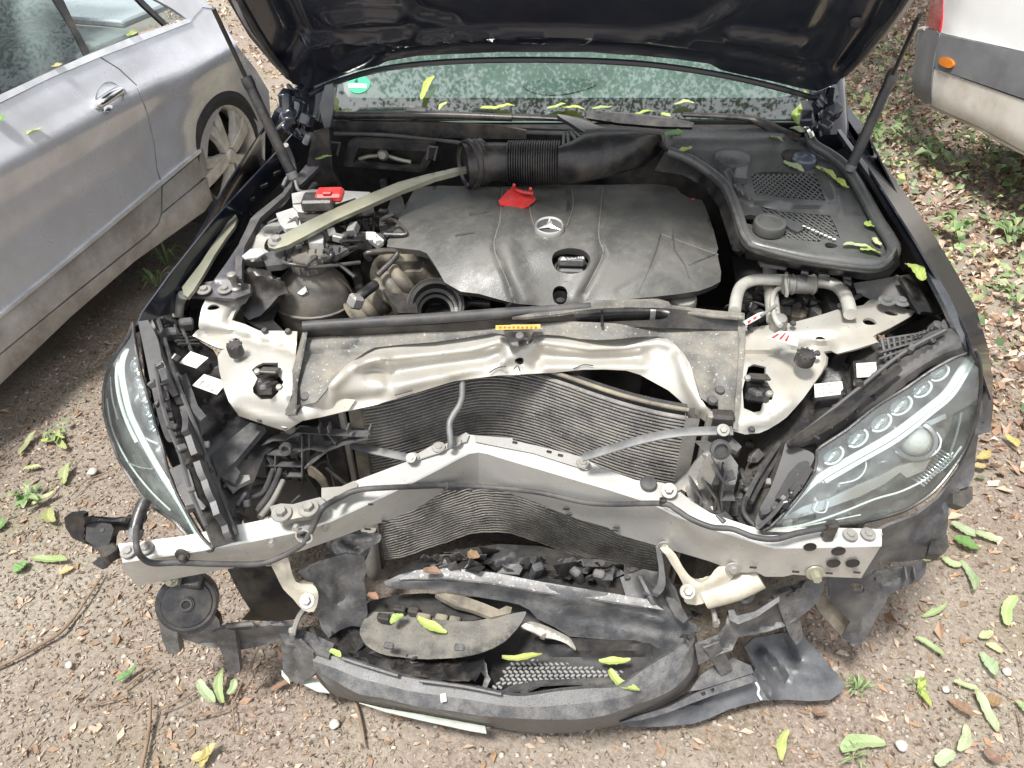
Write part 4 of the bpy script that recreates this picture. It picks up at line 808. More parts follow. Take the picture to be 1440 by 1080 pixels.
bolt(bface(934, 770), (0, -1, .25), beam, .009, .010, 'alu2'); bolt(bface(1031, 800), (0, -1, .25), beam, .009, .008, 'alu2')
surf('weld_flange', L('575,650 578,643 615,622 625,625 655,608 660,611 656,620 640,624 618,636'), zf(.578), M['alu'], beam, .003, 7)
surf('weld_flange', L('667,612 720,616 722,620 752,626 825,644 832,654 826,660 750,636 668,620'), zf(.576), M['alu'], beam, .003, 7)
for x, y in L('580,644 617,629 640,621 820,651'): bolt(Z(x, y, .582), (0, -.1, 1), beam, .008, .005, 'alu2')
for x, y in L('724,622 772,635 788,640'): box('flange_hole', Z(x, y, .5785), (.011, .006, .002), M['deep'], beam, (0, 0, -12), .0005)
mb = surf('mount_bracket', L('379,712 395,708 412,709 430,704 442,701 450,699 458,706 456,716 446,724 420,728 396,733 386,727'), zf(.60, [('385,722 440,716', .004, 7)]), M['alu2'], beam, .016, 6)
bolt(Z(396, 722, .606), (0, -.1, 1), mb, .011, .012); bolt(Z(434, 715, .606), (0, -.1, 1), mb, .011, .012)
surf('hook_plate', L('452,686 480,684 498,676 504,680 500,690 470,698 462,706 452,700'), zf(.60), M['alu2'], beam, .006, 6)
lathe('rubber_grommet', [(0, .006), (.016, .005), (.018, 0)], Z(912, 680, .578), M['rubber'], beam, (0, -.2, 1), 18)
rb = bolt(Z(941, 690, .585), (-.2, -.5, 1), beam, .009, .012, 'alu2')
# pedestrian sensor line clipped along the beam
cbl = tube('sensor_cable', [Z(202, 712, .60), Z(193, 735, .59)] + [bface(x, y, .014) for x, y in L('192,768 200,784 216,792 250,791 300,793 362,793 395,783 425,765 438,745 448,724 456,712')] + [Z(x, y, .60) for x, y in L('478,700 500,690')] + [bface(x, y, .014) for x, y in L('540,686 630,683 700,686 760,693 820,706 860,709')] + [Z(x, y, .595) for x, y in L('930,708 950,716 970,729 1000,741 1030,744 1060,755 1090,758 1120,750 1160,742 1178,738')], .0062, M['rubber'], CAR, 8, 5)
tube('cable_sleeve', [Z(204, 704, .61), Z(199, 715, .605), Z(193, 732, .595), Z(190, 748, .585)], .0125, M['black'], cbl, 12, 4)
lathe('sleeve_ferrule', [(.0135, -.01), (.014, 0), (.0135, .01)], Z(190.5, 750, .584), M['steel'], cbl, (-.1, -.5, -.4), 14)
tube('cable_sleeve', [bface(626, 683, .014), bface(645, 684, .014)], .0095, M['grey'], cbl, 10, 2)
for x, y in L('257,787 932,706 1168,742'):
    box('cable_clip', (bface(x, y, .012) if y > 760 else Z(x, y, .60)), (.014, .012, .022), M['black'], cbl, (0, 0, 0), .003)
lathe('clip_button', [(0, .005), (.014, .004), (.015, 0)], bface(257, 780, .004), M['black'], cbl, (0, -1, .2), 16)
box('cable_clip', Z(1167, 746, .59), (.022, .02, .05), M['black'], cbl, (0, 0, 10), .004)
# ------------------------------------------------------------------ headlights
HLR = '1367,494 1353,499 1340,504 1325,512 1305,524 1270,548 1230,573 1190,605 1152,630 1148,642 1145,662 1125,695 1100,724 1082,741 1071,748 1090,750 1122,749 1170,739 1215,734 1255,724 1280,714 1310,694 1335,666 1355,636 1365,613 1371,596 1376,572 1380,537 1377,505 1373,493'
ZR = [(1367, 494, .848), (1340, 504, .835), (1270, 548, .775), (1190, 605, .715), (1148, 642, .672), (1125, 695, .62), (1071, 748, .575), (1122, 749, .565), (1215, 734, .55), (1280, 714, .565), (1335, 666, .615), (1365, 613, .68), (1380, 537, .79), (1377, 505, .835), (1270, 630, .69), (1330, 580, .745), (1190, 680, .635)]
HLL = '187,454 180,474 162,500 151,525 146,550 147,582 156,615 167,645 177,663 200,697 221,717 245,733 262,752 282,768 296,775 299,770 292,764 280,750 262,719 245,686 235,656 230,633 222,606 212,570 200,530 192,495 188,470'
ZL = [(187, 454, .848), (162, 500, .80), (146, 550, .735), (156, 615, .655), (177, 663, .605), (221, 717, .575), (262, 752, .56), (297, 774, .56), (262, 719, .60), (235, 656, .655), (222, 606, .70), (200, 530, .785), (188, 470, .84), (180, 570, .745), (195, 630, .675), (172, 520, .795)]
def headlight(outl, zc, side, drl, low, leds, proj, extra):
    f = zf(zc); g = zf(zc, dz=-.045)
    def at(x, y, d): p = f(x, y); dr = (p - CAMP).normalized(); return p + dr * d
    ol = sm(outl, 3)
    cen = np.mean(np.array(ol), 0)
    hl = surf('headlight', [(cen[0] + (x - cen[0]) * 1.01, cen[1] + (y - cen[1]) * 1.01) for x, y in ol], lambda x, y: at(x, y, .055 + .012 * math.sin(x * .11) * math.sin(y * .13)), M['hlbody'], CAR, .006, 9)
    hl['label'] = 'headlight on the left of the photo' if side < 0 else 'large headlight on the right of the photo'
    a = [at(x, y, .0) for x, y in ol]; b = [at(x, y, .065) for x, y in ol]
    grid('housing_edge', [[p for p in a] + [a[0]], [p for p in b] + [b[0]]], M['hlbody'], hl, .002)
    ln = surf('lens', ol, f, M['lens'], hl, .003, 8)
    tube('lens_edge', [at(x, y, -.001) for x, y in outl_pts(outl)], .0035, M['black'], hl, 6, 2)
    for nm, p, r_ in drl: tube('light_guide', [at(x, y, .022) for x, y in L(p)], r_, M['drl'], hl, 8, 5, flat=.55)
    for p in low: surf('reflector_strip', p, lambda x, y: at(x, y, .034), M['reflector'], hl, .004, 6)
    for i, (x, y, r_, tx) in enumerate(leds):
        c = at(x, y, .030); ax = (CAMP - c).normalized()
        le = lathe('light_element', [(r_ * 1.12, 0), (r_ * 1.12, .006), (r_, .008), (r_ * .9, .004), (r_ * .4, .0), (0, -.001)], c, M['reflector'], hl, ax, 18, 1.0, .62, xh=tx)
        lathe('element_lens', [(r_ * .98, .005), (r_ * .8, .012), (r_ * .45, .0155), (0, .017)], c, M['led'], le, ax, 18, 1.0, .62, xh=tx)
        pts = [c + ax * .012 + basis(ax, tx) @ Vector((r_ * 1.15 * math.cos(q), r_ * .8 * math.sin(q), 0)) for q in np.linspace(math.pi * 1.05 if side > 0 else 3.4, math.pi * 2.1, 8)]
        tube('element_rim', pts, .0022, M['drl'], le, 6, 2)
    for x, y, r_ in proj:
        c = at(x, y, .045); ax = (CAMP - c).normalized()
        pj = lathe('projector', [(r_ * 1.5, -.004), (r_ * 1.35, .010), (r_ * 1.12, .012), (r_ * 1.05, .004)], c, M['hlbody'], hl, ax, 24, xh=(1, .4, .4))
        lathe('projector_lens', [(r_, .0), (r_ * .94, .011), (r_ * .7, .020), (r_ * .35, .026), (0, .028)], c, mat('milky projector glass', (.42, .43, .41), .08, .3, coat=1) if 'milky projector glass' not in bpy.data.materials else bpy.data.materials['milky projector glass'], pj, ax, 24)
        tube('projector_ring', [c + ax * .006 + basis(ax, (1, 0, 0)) @ Vector((r_ * 1.5 * math.cos(q), r_ * 1.2 * math.sin(q), 0)) for q in np.linspace(math.pi, 2 * math.pi + .6, 12)], .0028, M['chrome'], pj, 6, 2)
    for p, r_, m_ in extra: tube('bezel_line', [at(x, y, .028) for x, y in L(p)], r_, M[m_], hl, 6, 4)
    return hl, at
def outl_pts(s):
    p = sm(s, 2); return p + [p[0]]
up = _Rt + _U * .75
hr, atr = headlight(HLR, ZR, 1, [('', '1369,496 1353,519 1331,552 1305,574 1256,611 1206,640 1156,669 1128,692 1100,724', .0075), ('', '1372,500 1358,525 1338,556 1310,580 1262,618 1210,648 1160,677', .005)],
    ['1098,730 1130,712 1165,701 1205,683 1240,668 1262,656 1266,664 1245,680 1210,698 1165,714 1125,728', '1262,656 1290,648 1312,640 1300,662 1275,672 1266,664', '1285,600 1310,590 1330,582 1331,588 1312,597 1290,606'],
    [(1320, 524, .017, up), (1296, 547, .017, up), (1266, 570, .020, up), (1238, 594, .019, up), (1205, 616, .019, up), (1171, 640, .019, up)], [(1287, 620, .030)],
    [('1090,744 1130,738 1180,722 1230,702 1270,690 1310,668 1340,636', .0022, 'drl'), ('1300,676 1330,656 1352,628', .0022, 'drl'), ('1215,640 1218,655 1212,668 1200,676 1180,680', .0016, 'drl'), ('1150,705 1145,718 1160,720 1165,705', .0016, 'drl'), ('1335,640 1345,610 1352,580', .0025, 'reflector'), ('1120,742 1170,732 1210,724', .0016, 'drl')])
bm = bmesh.new()
for k in range(12):
    x, y = 1291 + k * 3.6, 678 - k * 3.6; add_box(bm, atr(x, y, .036), (.004, .03, .006), (0, 0, 40), .001)
bmesh.ops.recalc_face_normals(bm, faces=bm.faces); finish('side_reflector_ribs', bm, M['reflector'], hr)
hl_, atl = headlight(HLL, ZL, -1, [('', '178,490 172,508 171,525 175,550 183,582 198,614 213,642 228,668 245,694 261,720 278,751', .007), ('', '166,505 164,530 168,560 178,592 192,622', .004)],
    ['205,634 216,648 232,674 250,702 268,734 262,738 246,712 228,684 212,656'],
    [(191, 515, .014, _U), (196, 538, .014, _U), (202, 556, .014, _U), (207, 576, .014, _U), (213, 596, .014, _U)], [],
    [('150,560 156,598 170,632 190,664 215,694 240,718', .002, 'drl'), ('196,608 208,618 222,624', .002, 'drl'), ('165,640 190,655 215,660', .0016, 'reflector'), ('155,530 158,560 166,590', .002, 'reflector')])
# ------------------------------------------------------------------ headlight carriers, seals and brackets
hb1 = surf('headlight_carrier', L('196,452 222,438 250,440 272,474 300,492 308,505 312,545 325,575 345,592 395,606 392,625 372,640 352,690 338,745 320,764 300,768 264,704 234,636 205,530'), zf([(196, 452, .80), (250, 440, .77), (308, 505, .70), (395, 606, .58), (300, 768, .545), (338, 745, .53), (234, 636, .64), (205, 530, .755), (290, 580, .66)], [('240,600 322,540', -.012, 5), ('250,560 300,520', -.010, 4), ('262,640 330,585', -.014, 5), ('285,690 350,640', .010, 6)]), M['black'], CAR, .008, 8)
sticker('252,510 268,494 293,503 276,518', zf([(252, 510, .725), (293, 503, .725), (276, 518, .715)], dz=.035), hb1, [(.3, .35, .6, .3)])
sticker('270,542 287,526 320,537 305,555', zf([(270, 542, .70), (320, 537, .69), (305, 555, .685)], dz=.032), hb1, [(.15, .1, .55, .12), (.45, .1, .5, .1), (.7, .1, .5, .08)])
def seal(parent, left, right, zc, name='light_seal', m='rubber', dz=0.0): return surf(name, sm(left, 3, False) + sm(right, 3, False)[::-1], zf(zc, dz=dz), M[m], parent, .012, 6)
seal(hb1, '194,452 204,500 213,545 222,585 232,615 238,622', '208,450 222,478 230,520 238,560 246,600 252,620', [(194, 452, .85), (238, 622, .70), (252, 620, .70), (215, 545, .79)])
seal(hb1, '224,470 230,520 240,565 252,612 262,650 276,700 292,748 300,770', '232,460 244,515 254,560 270,600 286,640 302,690 322,730 334,760', [(224, 470, .81), (232, 460, .81), (262, 650, .67), (300, 770, .568), (334, 760, .56), (286, 640, .66)], 'seal_lip', 'black', .012)
def jag(pts, a):
    return [(x + random.uniform(-a, a), y + random.uniform(-a, a) * .6) for x, y in dens(pts, 9)]
for q in ('212,440 222,437 228,452 239,494 255,535 262,552 250,556 238,534 226,496', '258,566 270,570 287,622 292,640 276,638 268,612', '282,648 298,652 318,706 336,750 326,756 306,712 286,664'): surf('bracket_rail', jag(L(q), 2.6), zf([(215, 440, .80), (256, 560, .735), (290, 640, .66), (330, 752, .575)], dz=.018), M['grey'], hb1, .012, 6)
surf('fixing_plate', L('238,660 262,649 278,700 290,712 286,717 264,716 252,692'), zf([(238, 660, .665), (262, 649, .665), (286, 717, .61), (264, 716, .61)], dz=.02), M['grey'], hb1, .01, 7)
surf('fixing_plate', L('252,530 262,524 278,570 290,585 282,592 272,580 262,560'), zf(.745), M['grey'], hb1, .01, 7)
surf('lower_bar', L('296,640 352,594 372,600 330,650 306,668'), zf([(300, 650, .61), (360, 598, .62)]), M['grey'], hb1, .015, 8)
surf('lug', L('318,660 338,668 350,668 352,674 336,682 326,690 318,680'), zf(.585), M['alu2'], hb1, .01, 6)
surf('lug', L('300,650 318,640 338,664 330,680 312,672'), zf(.60), M['grey'], hb1, .012, 6)
bm = bmesh.new()
for k in range(10):
    t = k / 20; x, y = 222 + 62 * t, 446 + 84 * t; add_tube(bm, [Z(x, y, .775), Z(x + 34 - 10 * t, y - 6 + 14 * t, .735)], .0035, 5, 1)
for k in range(3): add_tube(bm, [Z(236 + 10 * k, 452 + 5 * k, .765), Z(246 + 12 * k, 480 + 8 * k, .75)], .0035, 5, 1)
bmesh.ops.recalc_face_normals(bm, faces=bm.faces); tag(finish('lattice_rib', bm, M['grey'], hb1), kind='stuff')
for x, y in L('231,540 232,563 236,578 239,590 242,602 246,615'): box('seal_notch', Z(x, y, .80 - .001 * (y - 540)), (.016, .006, .006), M['deep'], hb1, (0, 0, 35), .001)
for x, y, z in ((222, 448, .79), (262, 456, .77), (240, 470, .78)): box('fixing_tab', Z(x, y, z), (.03, .02, .03), M['grey'], hb1, (20, 10, 30), .004)
hb2 = surf('headlight_carrier', L('1075,606 1110,588 1160,516 1166,498 1200,492 1236,482 1280,470 1330,456 1360,478 1340,500 1270,545 1190,600 1150,630 1140,660 1100,722 1070,748 1046,744 1030,720 1040,680 1056,640'), zf([(1075, 606, .60), (1160, 516, .70), (1236, 482, .76), (1350, 470, .80), (1270, 545, .74), (1150, 630, .635), (1070, 748, .53), (1030, 720, .52), (1056, 640, .56), (1190, 560, .68)], [('1140,552 1144,600', -.01, 4), ('1190,505 1192,560', -.01, 4), ('1205,560 1240,540', .008, 5)]), M['black'], CAR, .008, 8)
sticker('1145,540 1184,536 1187,554 1146,559', zf([(1145, 540, .71), (1187, 554, .70), (1146, 559, .69)], dz=.012), hb2, [(.12, .08, .9, .14), (.38, .08, .6, .08), (.7, .08, .85, .16)])
surf('label_box', L('1199,507 1233,504 1238,530 1203,538'), zf([(1199, 507, .735), (1238, 530, .735)]), M['black'], hb2, .015, 6)
sticker('1204,511 1232,509 1234,529 1205,531', zf([(1204, 511, .745), (1234, 529, .745)]), hb2, [(.2, .35, .7, .08), (.36, .3, .75, .07), (.72, .7, .85, .14)])
surf('light_seal', sm('1345,465 1330,462 1310,466 1290,480 1262,500 1232,524 1200,550 1165,582 1130,608 1108,622 1104,632 1118,632 1144,622 1152,622 1190,596 1230,564 1262,538 1300,512 1330,496 1352,488', 3), zf([(1345, 465, .855), (1290, 480, .82), (1200, 550, .735), (1108, 622, .66), (1152, 622, .68), (1262, 538, .79), (1350, 488, .85)], [('1330,476 1262,520 1190,574 1120,622', .008, 6)], dz=.006), M['rubber'], hb2, .02, 6)
surf('seal_lip', sm('1240,528 1262,514 1262,520 1215,556 1190,580 1150,606 1112,626 1110,620 1160,584 1200,556', 3), zf([(1262, 516, .805), (1112, 622, .67), (1190, 574, .74)], dz=.024), M['black'], hb2, .01, 6)
surf('bracket_rail', sm('1106,622 1120,628 1144,638 1142,652 1134,662 1122,680 1108,700 1092,722 1076,738 1068,742 1062,734 1070,712 1082,690 1092,664 1100,640', 3), zf([(1110, 624, .665), (1142, 645, .66), (1100, 700, .60), (1068, 740, .575)], dz=.010), M['rubber'], hb2, .012, 6)
surf('fixing_plate', L('1090,700 1110,664 1124,650 1133,648 1143,660 1132,680 1110,706'), zf([(1090, 700, .60), (1130, 652, .655), (1110, 706, .60)], dz=.024), M['deep'], hb2, .01, 6)
surf('fixing_plate', L('1068,716 1092,702 1095,708 1080,722 1072,724'), zf(.60, dz=.01), M['grey'], hb2, .01, 6)
for x, y in L('1148,615 1166,600 1187,588 1202,577 1228,557'): box('seal_notch', Z(x, y, .72 + (1228 - x) * -.0006 + .05), (.014, .006, .006), M['deep'], hb2, (0, 0, -38), .001)
bm = bmesh.new()
for k in range(9):
    t = k / 8; x, y = 1240 + 66 * t, 480 - 6 * t; add_tube(bm, [Z(x, y - 4, .80), Z(x + 8 - 12 * t, y + 34 - 20 * t, .765)], .0035, 5, 1)
for k in range(4): add_tube(bm, [Z(1236, 478 + 9 * k, .785), Z(1310, 466 + 4 * k, .80)], .003, 5, 1)
bmesh.ops.recalc_face_normals(bm, faces=bm.faces); tag(finish('lattice_rib', bm, M['grey'], hb2), kind='stuff')
for x, y, s in ((1336, 466, .05), (1352, 478, .035), (1318, 462, .03)): box('fixing_tab', Z(x, y, .835), (s, s * .6, .03), M['grey'], hb2, (10, 20, -30), .006)
for x, y in L('1286,474 1292,472 1298,470 1304,467 1310,465'): box('seal_tooth', Z(x, y - 1, .835), (.004, .012, .012), M['rubber'], hb2, (0, 0, -30), .001)
# side support below the right headlight and the scalloped splash shield edge
surf('side_support', L('1236,746 1252,738 1290,724 1320,700 1350,660 1370,612 1382,560 1383,545 1395,548 1397,572 1393,607 1376,612 1372,640 1370,668 1362,684 1350,688 1346,706 1334,716 1333,738 1330,756 1332,768 1318,778 1300,786 1270,790 1238,790 1226,806 1212,812 1222,780'),
     zf([(1236, 746, .55), (1320, 700, .58), (1370, 612, .665), (1390, 560, .72), (1393, 607, .64), (1365, 680, .54), (1330, 756, .44), (1300, 786, .40), (1225, 800, .41)], [('1345,690 1368,684', .02, 7), ('1325,760 1332,720', .02, 8), ('1376,610 1394,606', .015, 6), ('1290,740 1340,690 1360,650', -.02, 14)]), M['grey'], CAR, .006, 7)
surf('side_tab', L('1340,682 1368,684 1368,702 1356,714 1340,708'), zf([(1340, 682, .555), (1368, 702, .53)]), M['black'], CAR, .02, 6)
surf('side_tab', L('1310,756 1332,752 1335,768 1322,780 1305,778'), zf(.46), M['black'], CAR, .02, 6)
box('clip_block', Z(1381, 548, .735), (.022, .022, .03), M['deep'], CAR, (0, 0, 20), .004); box('push_clip', Z(1381, 592, .68), (.008, .008, .006), M['deep'], CAR)
lb = surf('lower_bracket', L('1164,812 1212,808 1230,806 1270,798 1290,792 1298,788 1303,792 1301,806 1292,818 1268,826 1250,838 1244,850 1236,862 1222,890 1212,903 1204,908 1184,896 1192,880 1196,874 1178,858 1166,840'),
     zf([(1164, 812, .36), (1230, 806, .38), (1300, 790, .41), (1292, 818, .36), (1244, 850, .29), (1206, 906, .17), (1186, 894, .17), (1168, 840, .32)], [('1234,812 1236,830 1222,860 1200,890', -.01, 4), ('1246,818 1268,812', -.008, 4)]), M['grey'], CAR, .006, 6, [sm('1196,822 1203,820 1212,823 1216,829 1213,834 1204,834 1197,829', 2), sm('1226,813 1231,812 1232,817 1227,818', 2)])
for x in (1272, 1284): box('stiffening_rib', Z(x, 808, .39), (.004, .035, .02), M['grey'], lb, (0, 0, -10), .001)
surf('cardboard_like_flap', L('1146,846 1157,836 1170,846 1186,862 1196,876 1184,896 1170,880 1150,858'), zf([(1150, 845, .30), (1186, 894, .16)]), M['taupe'], lb, .004, 6).name = 'torn_flap'
# ------------------------------------------------------------------ loose bits at the left end of the beam
lk = surf('end_bracket', L('90,728 96,725 117,723.5 130,727 158,731 178,727 186,724.5 202,726 203,733 200,738 186,744 176,746 164,746 158,756 157,766 164,780 164,786 155,789 144,801 130,793 138,784 145,780 128,768 102,757 92,742'), zf([(90, 728, .60), (117, 724, .62), (102, 757, .55), (160, 731, .58), (200, 730, .58), (160, 784, .52), (135, 795, .50), (140, 750, .545)], [('119,726 119,760', .012, 3), ('124,732 158,735 180,730', .014, 4)]), M['black'], CAR, .012, 5)
surf('bracket_pocket', L('122,732 156,737 160,744 154,764 142,772 120,760'), zf([(122, 732, .595), (156, 740, .585), (142, 772, .555)]), M['deep'], lk, .003, 5)
box('bracket_socket', Z(154, 776, .545), (.035, .03, .03), M['black'], lk, (0, 0, -35), .004); lathe('screw_hole', [(0, .002), (.0045, .002), (.005, 0)], Z(144, 746, .602), M['deep'], lk, (0, -.3, 1), 10)
# horn
hc = Z(263, 848, .40); hn = (CAMP - hc).normalized() + Vector((-.1, -.2, -.15))
hn2 = lathe('horn', [(.045, -.055), (.058, -.045), (.061, -.02), (.061, .0), (.056, .004), (.050, .003), (.048, .006), (.030, .008), (.016, .009), (.015, .013), (0, .013)], hc, M['black'], CAR, hn, 36)
lathe('horn_boss', [(.012, .012), (.012, .016), (.009, .016), (.008, .013), (0, .013)], hc, M['rubber'], hn2, hn, 18)
surf('horn_mouth', L('260,880 272,862 300,862 308,872 310,882 285,890 264,892'), zf([(260, 880, .36), (300, 862, .37), (285, 890, .34)]), M['black'], hn2, .035, 5)
box('horn_bracket', Z(245, 815, .445), (.03, .02, .05), M['zinc'], hn2, (20, 0, 0), .003); bolt(Z(240, 815, .46), (0, -1, .4), hn2, .009, .01, 'zinc'); box('horn_bracket', Z(272, 818, .43), (.045, .03, .03), M['black'], hn2, (20, 0, 0), .004)
# bracket with fins at the left
fb = surf('finned_bracket', L('372,618 388,611 407,610 422,599.5 470,602 521,605 521,608 486,617 460,627 446,640 432,651 431,664 377,662 375,634 366,633 366,629 374,628'), yf([(372, 618, 1.12), (521, 606, 1.14), (431, 664, 1.10), (377, 662, 1.09), (430, 630, 1.125)], [('374,622 430,616 440,604', .012, 3)], dy=.012), M['grey'], CAR, .006, 5, ['383,652 428,653 428,659 383,658', '444,606 470,607 482,611 470,616 452,612', '436,633 450,627 444,636 435,644', '396,640 425,640 425,648 396,647'])
for p in ('372,618 388,611 407,610 422,600 470,603 521,606', '375,630 404,632 440,622 460,627 486,617 521,608', '432,650 446,640 462,627', '377,648 430,649', '377,662 430,663', '391,632 391,662', '430,606 430,662', '440,601 440,625', '463,602 475,617', '380,634 390,648', '375,631 377,662'):
    pts = [yf([(372, 618, 1.12), (521, 606, 1.14), (431, 664, 1.10), (377, 662, 1.09)])(x, y) for x, y in L(p)]
    grid('fin', [pts, [q + Vector((0, -.022, .004)) for q in pts]], M['grey'], fb, .003)
for x, y in L('450,597 463,597 490,599 521,600'): box('pin', Yp(x, y + 4, 1.115), (.004, .02, .018), M['grey'], fb, (0, 0, 0), .001)
lathe('bush', [(.014, 0), (.014, .010), (.008, .010), (.007, 0), (0, 0)], Yp(403, 630, 1.09), M['rubber'], fb, (0, -1, .4), 18)
lathe('mount_bolt', [(0, .016), (.010, .014), (.012, 0), (.012, -.02)], Z(404, 599, .655), M['bolt'], CAR, (0, -.5, 1), 14)
# steel stays
def stay(p, w, z, nm='stay'): return tube(nm, [zf(z)(x, y) if not isinstance(z, (int, float)) else Z(x, y, z) for x, y in L(p)], w, M['steel'], CAR, 10, 5, flat=.35)
def stay_y(p, w, y0): return tube('stay', [Yp(x, y, y0) for x, y in L(p)], w, M['steel'], CAR, 10, 5, flat=.35)
s1 = tube('stay', [Yp(x, y, q) for x, y, q in ((440, 618, 1.19), (480, 622, 1.17), (520, 632, 1.14), (584, 646, 1.10))], .0115, M['steel'], CAR, 10, 5, flat=.35); bolt(Yp(578, 644, 1.085), (0, -.6, 1), s1, .006, .005)
s2 = stay_y('820,643 850,634 900,619 950,609 1000,606 1030,606', .0125, 1.09); bolt(Yp(1017, 605, 1.075), (0, -.6, 1), s2, .007, .006)
tube('bent_strut', [Z(x, y, z) for x, y, z in ((650, 534, .69), (650, 556, .665), (646, 570, .65), (636, 586, .635), (632, 598, .625), (634, 622, .60), (633, 630, .59))], .0072, M['steel'], CAR, 8, 5)
# cast arms below the beam
for pol, zc, b in (('380,790 392,783 405,785 409,800 416,818 428,821 440,822 447,832 447,846 441,860 426,858 412,842 398,828 388,808', [(390, 786, .46), (445, 840, .36), (405, 820, .40)], [(432, 845)]),
                   ('928,771 938,769 950,779 960,797 972,812 986,820 1000,809 1010,797 1034,799 1030,812 1014,830 988,849 972,850 962,845 960,820 945,795 936,780', [(930, 772, .47), (1030, 800, .45), (988, 848, .36), (965, 825, .39)], [(967, 832)])):
    am = surf('tow_arm', sm(pol, 2), zf(zc, [('392,790 402,812 425,832 440,836', .008, 8), ('938,776 955,800 975,826 1000,818 1020,804', .008, 8)]), M['arm'], CAR, .022, 5)
    for x, y in b: bolt(Z(x, y, zc[1][2] + .045 if x < 500 else .405), (0, -.6, 1), am, .009, .010, 'alu2')
tube('crash_tube', [Z(990, 838, .36), Z(1030, 825, .39), Z(1066, 808, .42)], [.028, .031, .031], M['arm'], CAR, 20, 4)
surf('hook', sm('922,770 930,776 934,800 936,822 928,836 912,842 906,838 920,830 926,815 926,795', 2), zf([(922, 770, .46), (912, 842, .33)]), M['steel'], CAR, .006, 5)
# plastic housings at the right of the radiator
rh = surf('cooler_bracket', L('978,622 996,622 1024,634 1038,654 1036,674 1028,706 1021,736 1000,733 977,727 965,692 958,688 951,692 948,684 966,668 978,650 990,634'), yf([(990, 634, 1.10), (1038, 654, 1.09), (1020, 735, 1.04), (977, 727, 1.02), (958, 688, 1.06)], [('996,640 1000,690 1005,730', .015, 5), ('970,690 1030,680', .012, 5), ('1012,650 1022,700', .012, 4)]), M['alu2'], CAR, .01, 6)
surf('housing_top', L('992,618 1010,612 1026,610 1043,628 1037,635 1022,628 1000,628'), zf(.635), M['grey'], rh, .012, 5)
lathe('bush', [(.020, 0), (.020, .010), (.014, .012), (.012, .004), (.006, .004), (0, .004)], Yp(1012, 631, 1.06), M['rubber'], rh, (.1, -1, .5), 20)
for p in ('970,668 985,690 980,720', '1000,640 1015,665 1030,660', '985,660 1005,690 1000,725', '1010,690 1030,690', '976,700 1018,712', '1018,650 1012,690 1016,730'):
    pts = [Yp(x, y, 1.055) for x, y in L(p)]; grid('fin', [pts, [q + Vector((0, -.03, .008)) for q in pts]], M['grey'], rh, .004)
surf('white_wing_bracket', L('990,652 998,640 1004,652 1006,668 1000,682 992,676 984,690 980,676'), yf(1.03), M['alu2'], rh, .006, 6).name = 'cast_web'
for k, p in enumerate(('1110,600 1090,632 1064,672 1050,700', '1116,604 1094,640 1070,680 1056,706', '1100,600 1080,640 1058,676', '1042,660 1050,690 1046,720 1062,740', '1030,700 1046,690 1064,680')):
    tube('wire', [Z(x, y, .60 - .02 * k) for x, y in L(p)], .0055, M['rubber'], CAR, 6, 4)
for k, p in enumerate(('360,720 376,700 390,672 396,650', '366,728 384,704 398,676', '352,700 372,690 384,660')): tube('wire', [Z(x, y, .53) for x, y in L(p)], [.008, .006], M['rubber'] if k != 1 else M['alu2'], CAR, 8, 4)
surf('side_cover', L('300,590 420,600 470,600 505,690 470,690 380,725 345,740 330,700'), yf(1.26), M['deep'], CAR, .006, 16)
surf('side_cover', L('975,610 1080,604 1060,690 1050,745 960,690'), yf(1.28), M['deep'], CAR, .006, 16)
surf('duct_plate', L('390,664 428,664 446,690 452,716 420,716 392,712 386,690'), yf(1.12), M['grey'], CAR, .01, 7); surf('curved_strap', sm('432,654 444,662 458,676 464,694 458,706 452,700 454,688 444,674 434,668', 2), yf(1.09), M['taupe'], CAR, .006, 5)
# torn black flap, foam and drier bottle below the beam
surf('drier_bottle', L('0,0 1,0 1,1'), zf(.3), M['tank'], CAR, .001, 5) if 0 else None
tube('drier_bottle', [Yp(518, 745, 1.13), Yp(521, 770, 1.12), Yp(525, 800, 1.11), Yp(527, 812, 1.11)], [.019, .020, .020, .012], M['alu2'], CAR, 16, 3)
surf('air_duct_flap', L('420,804 440,795 462,785 487,779 512,782 516,800 512,815 517,862 512,882 494,880 478,886 462,897 452,884 447,866 446,846 436,824'), zf([(420, 804, .42), (487, 780, .43), (516, 862, .25), (462, 896, .22), (447, 850, .30), (490, 830, .34)], [('462,800 464,840', .012, 8), ('470,820 488,840 476,844', -.012, 5), ('448,860 448,830 430,806', .01, 5)]), M['skirt'], CAR, .006, 6)
surf('torn_foam', sm('466,766 472,756 484,751 506,751 532,749 536,758 528,766 512,774 496,786 480,784 470,778', 2), zf([(466, 766, .45), (534, 752, .44), (490, 784, .42)], [('480,760 500,772', -.02, 5), ('500,760 520,760', .015, 6)]), M['foam'], CAR, .03, 4)
surf('liner_panel', L('320,800 342,798 392,800 420,830 446,852 420,870 394,874 340,872 352,858 332,826'), zf([(320, 800, .36), (392, 800, .38), (446, 852, .24), (340, 872, .18)]), M['black'], CAR, .006, 7)

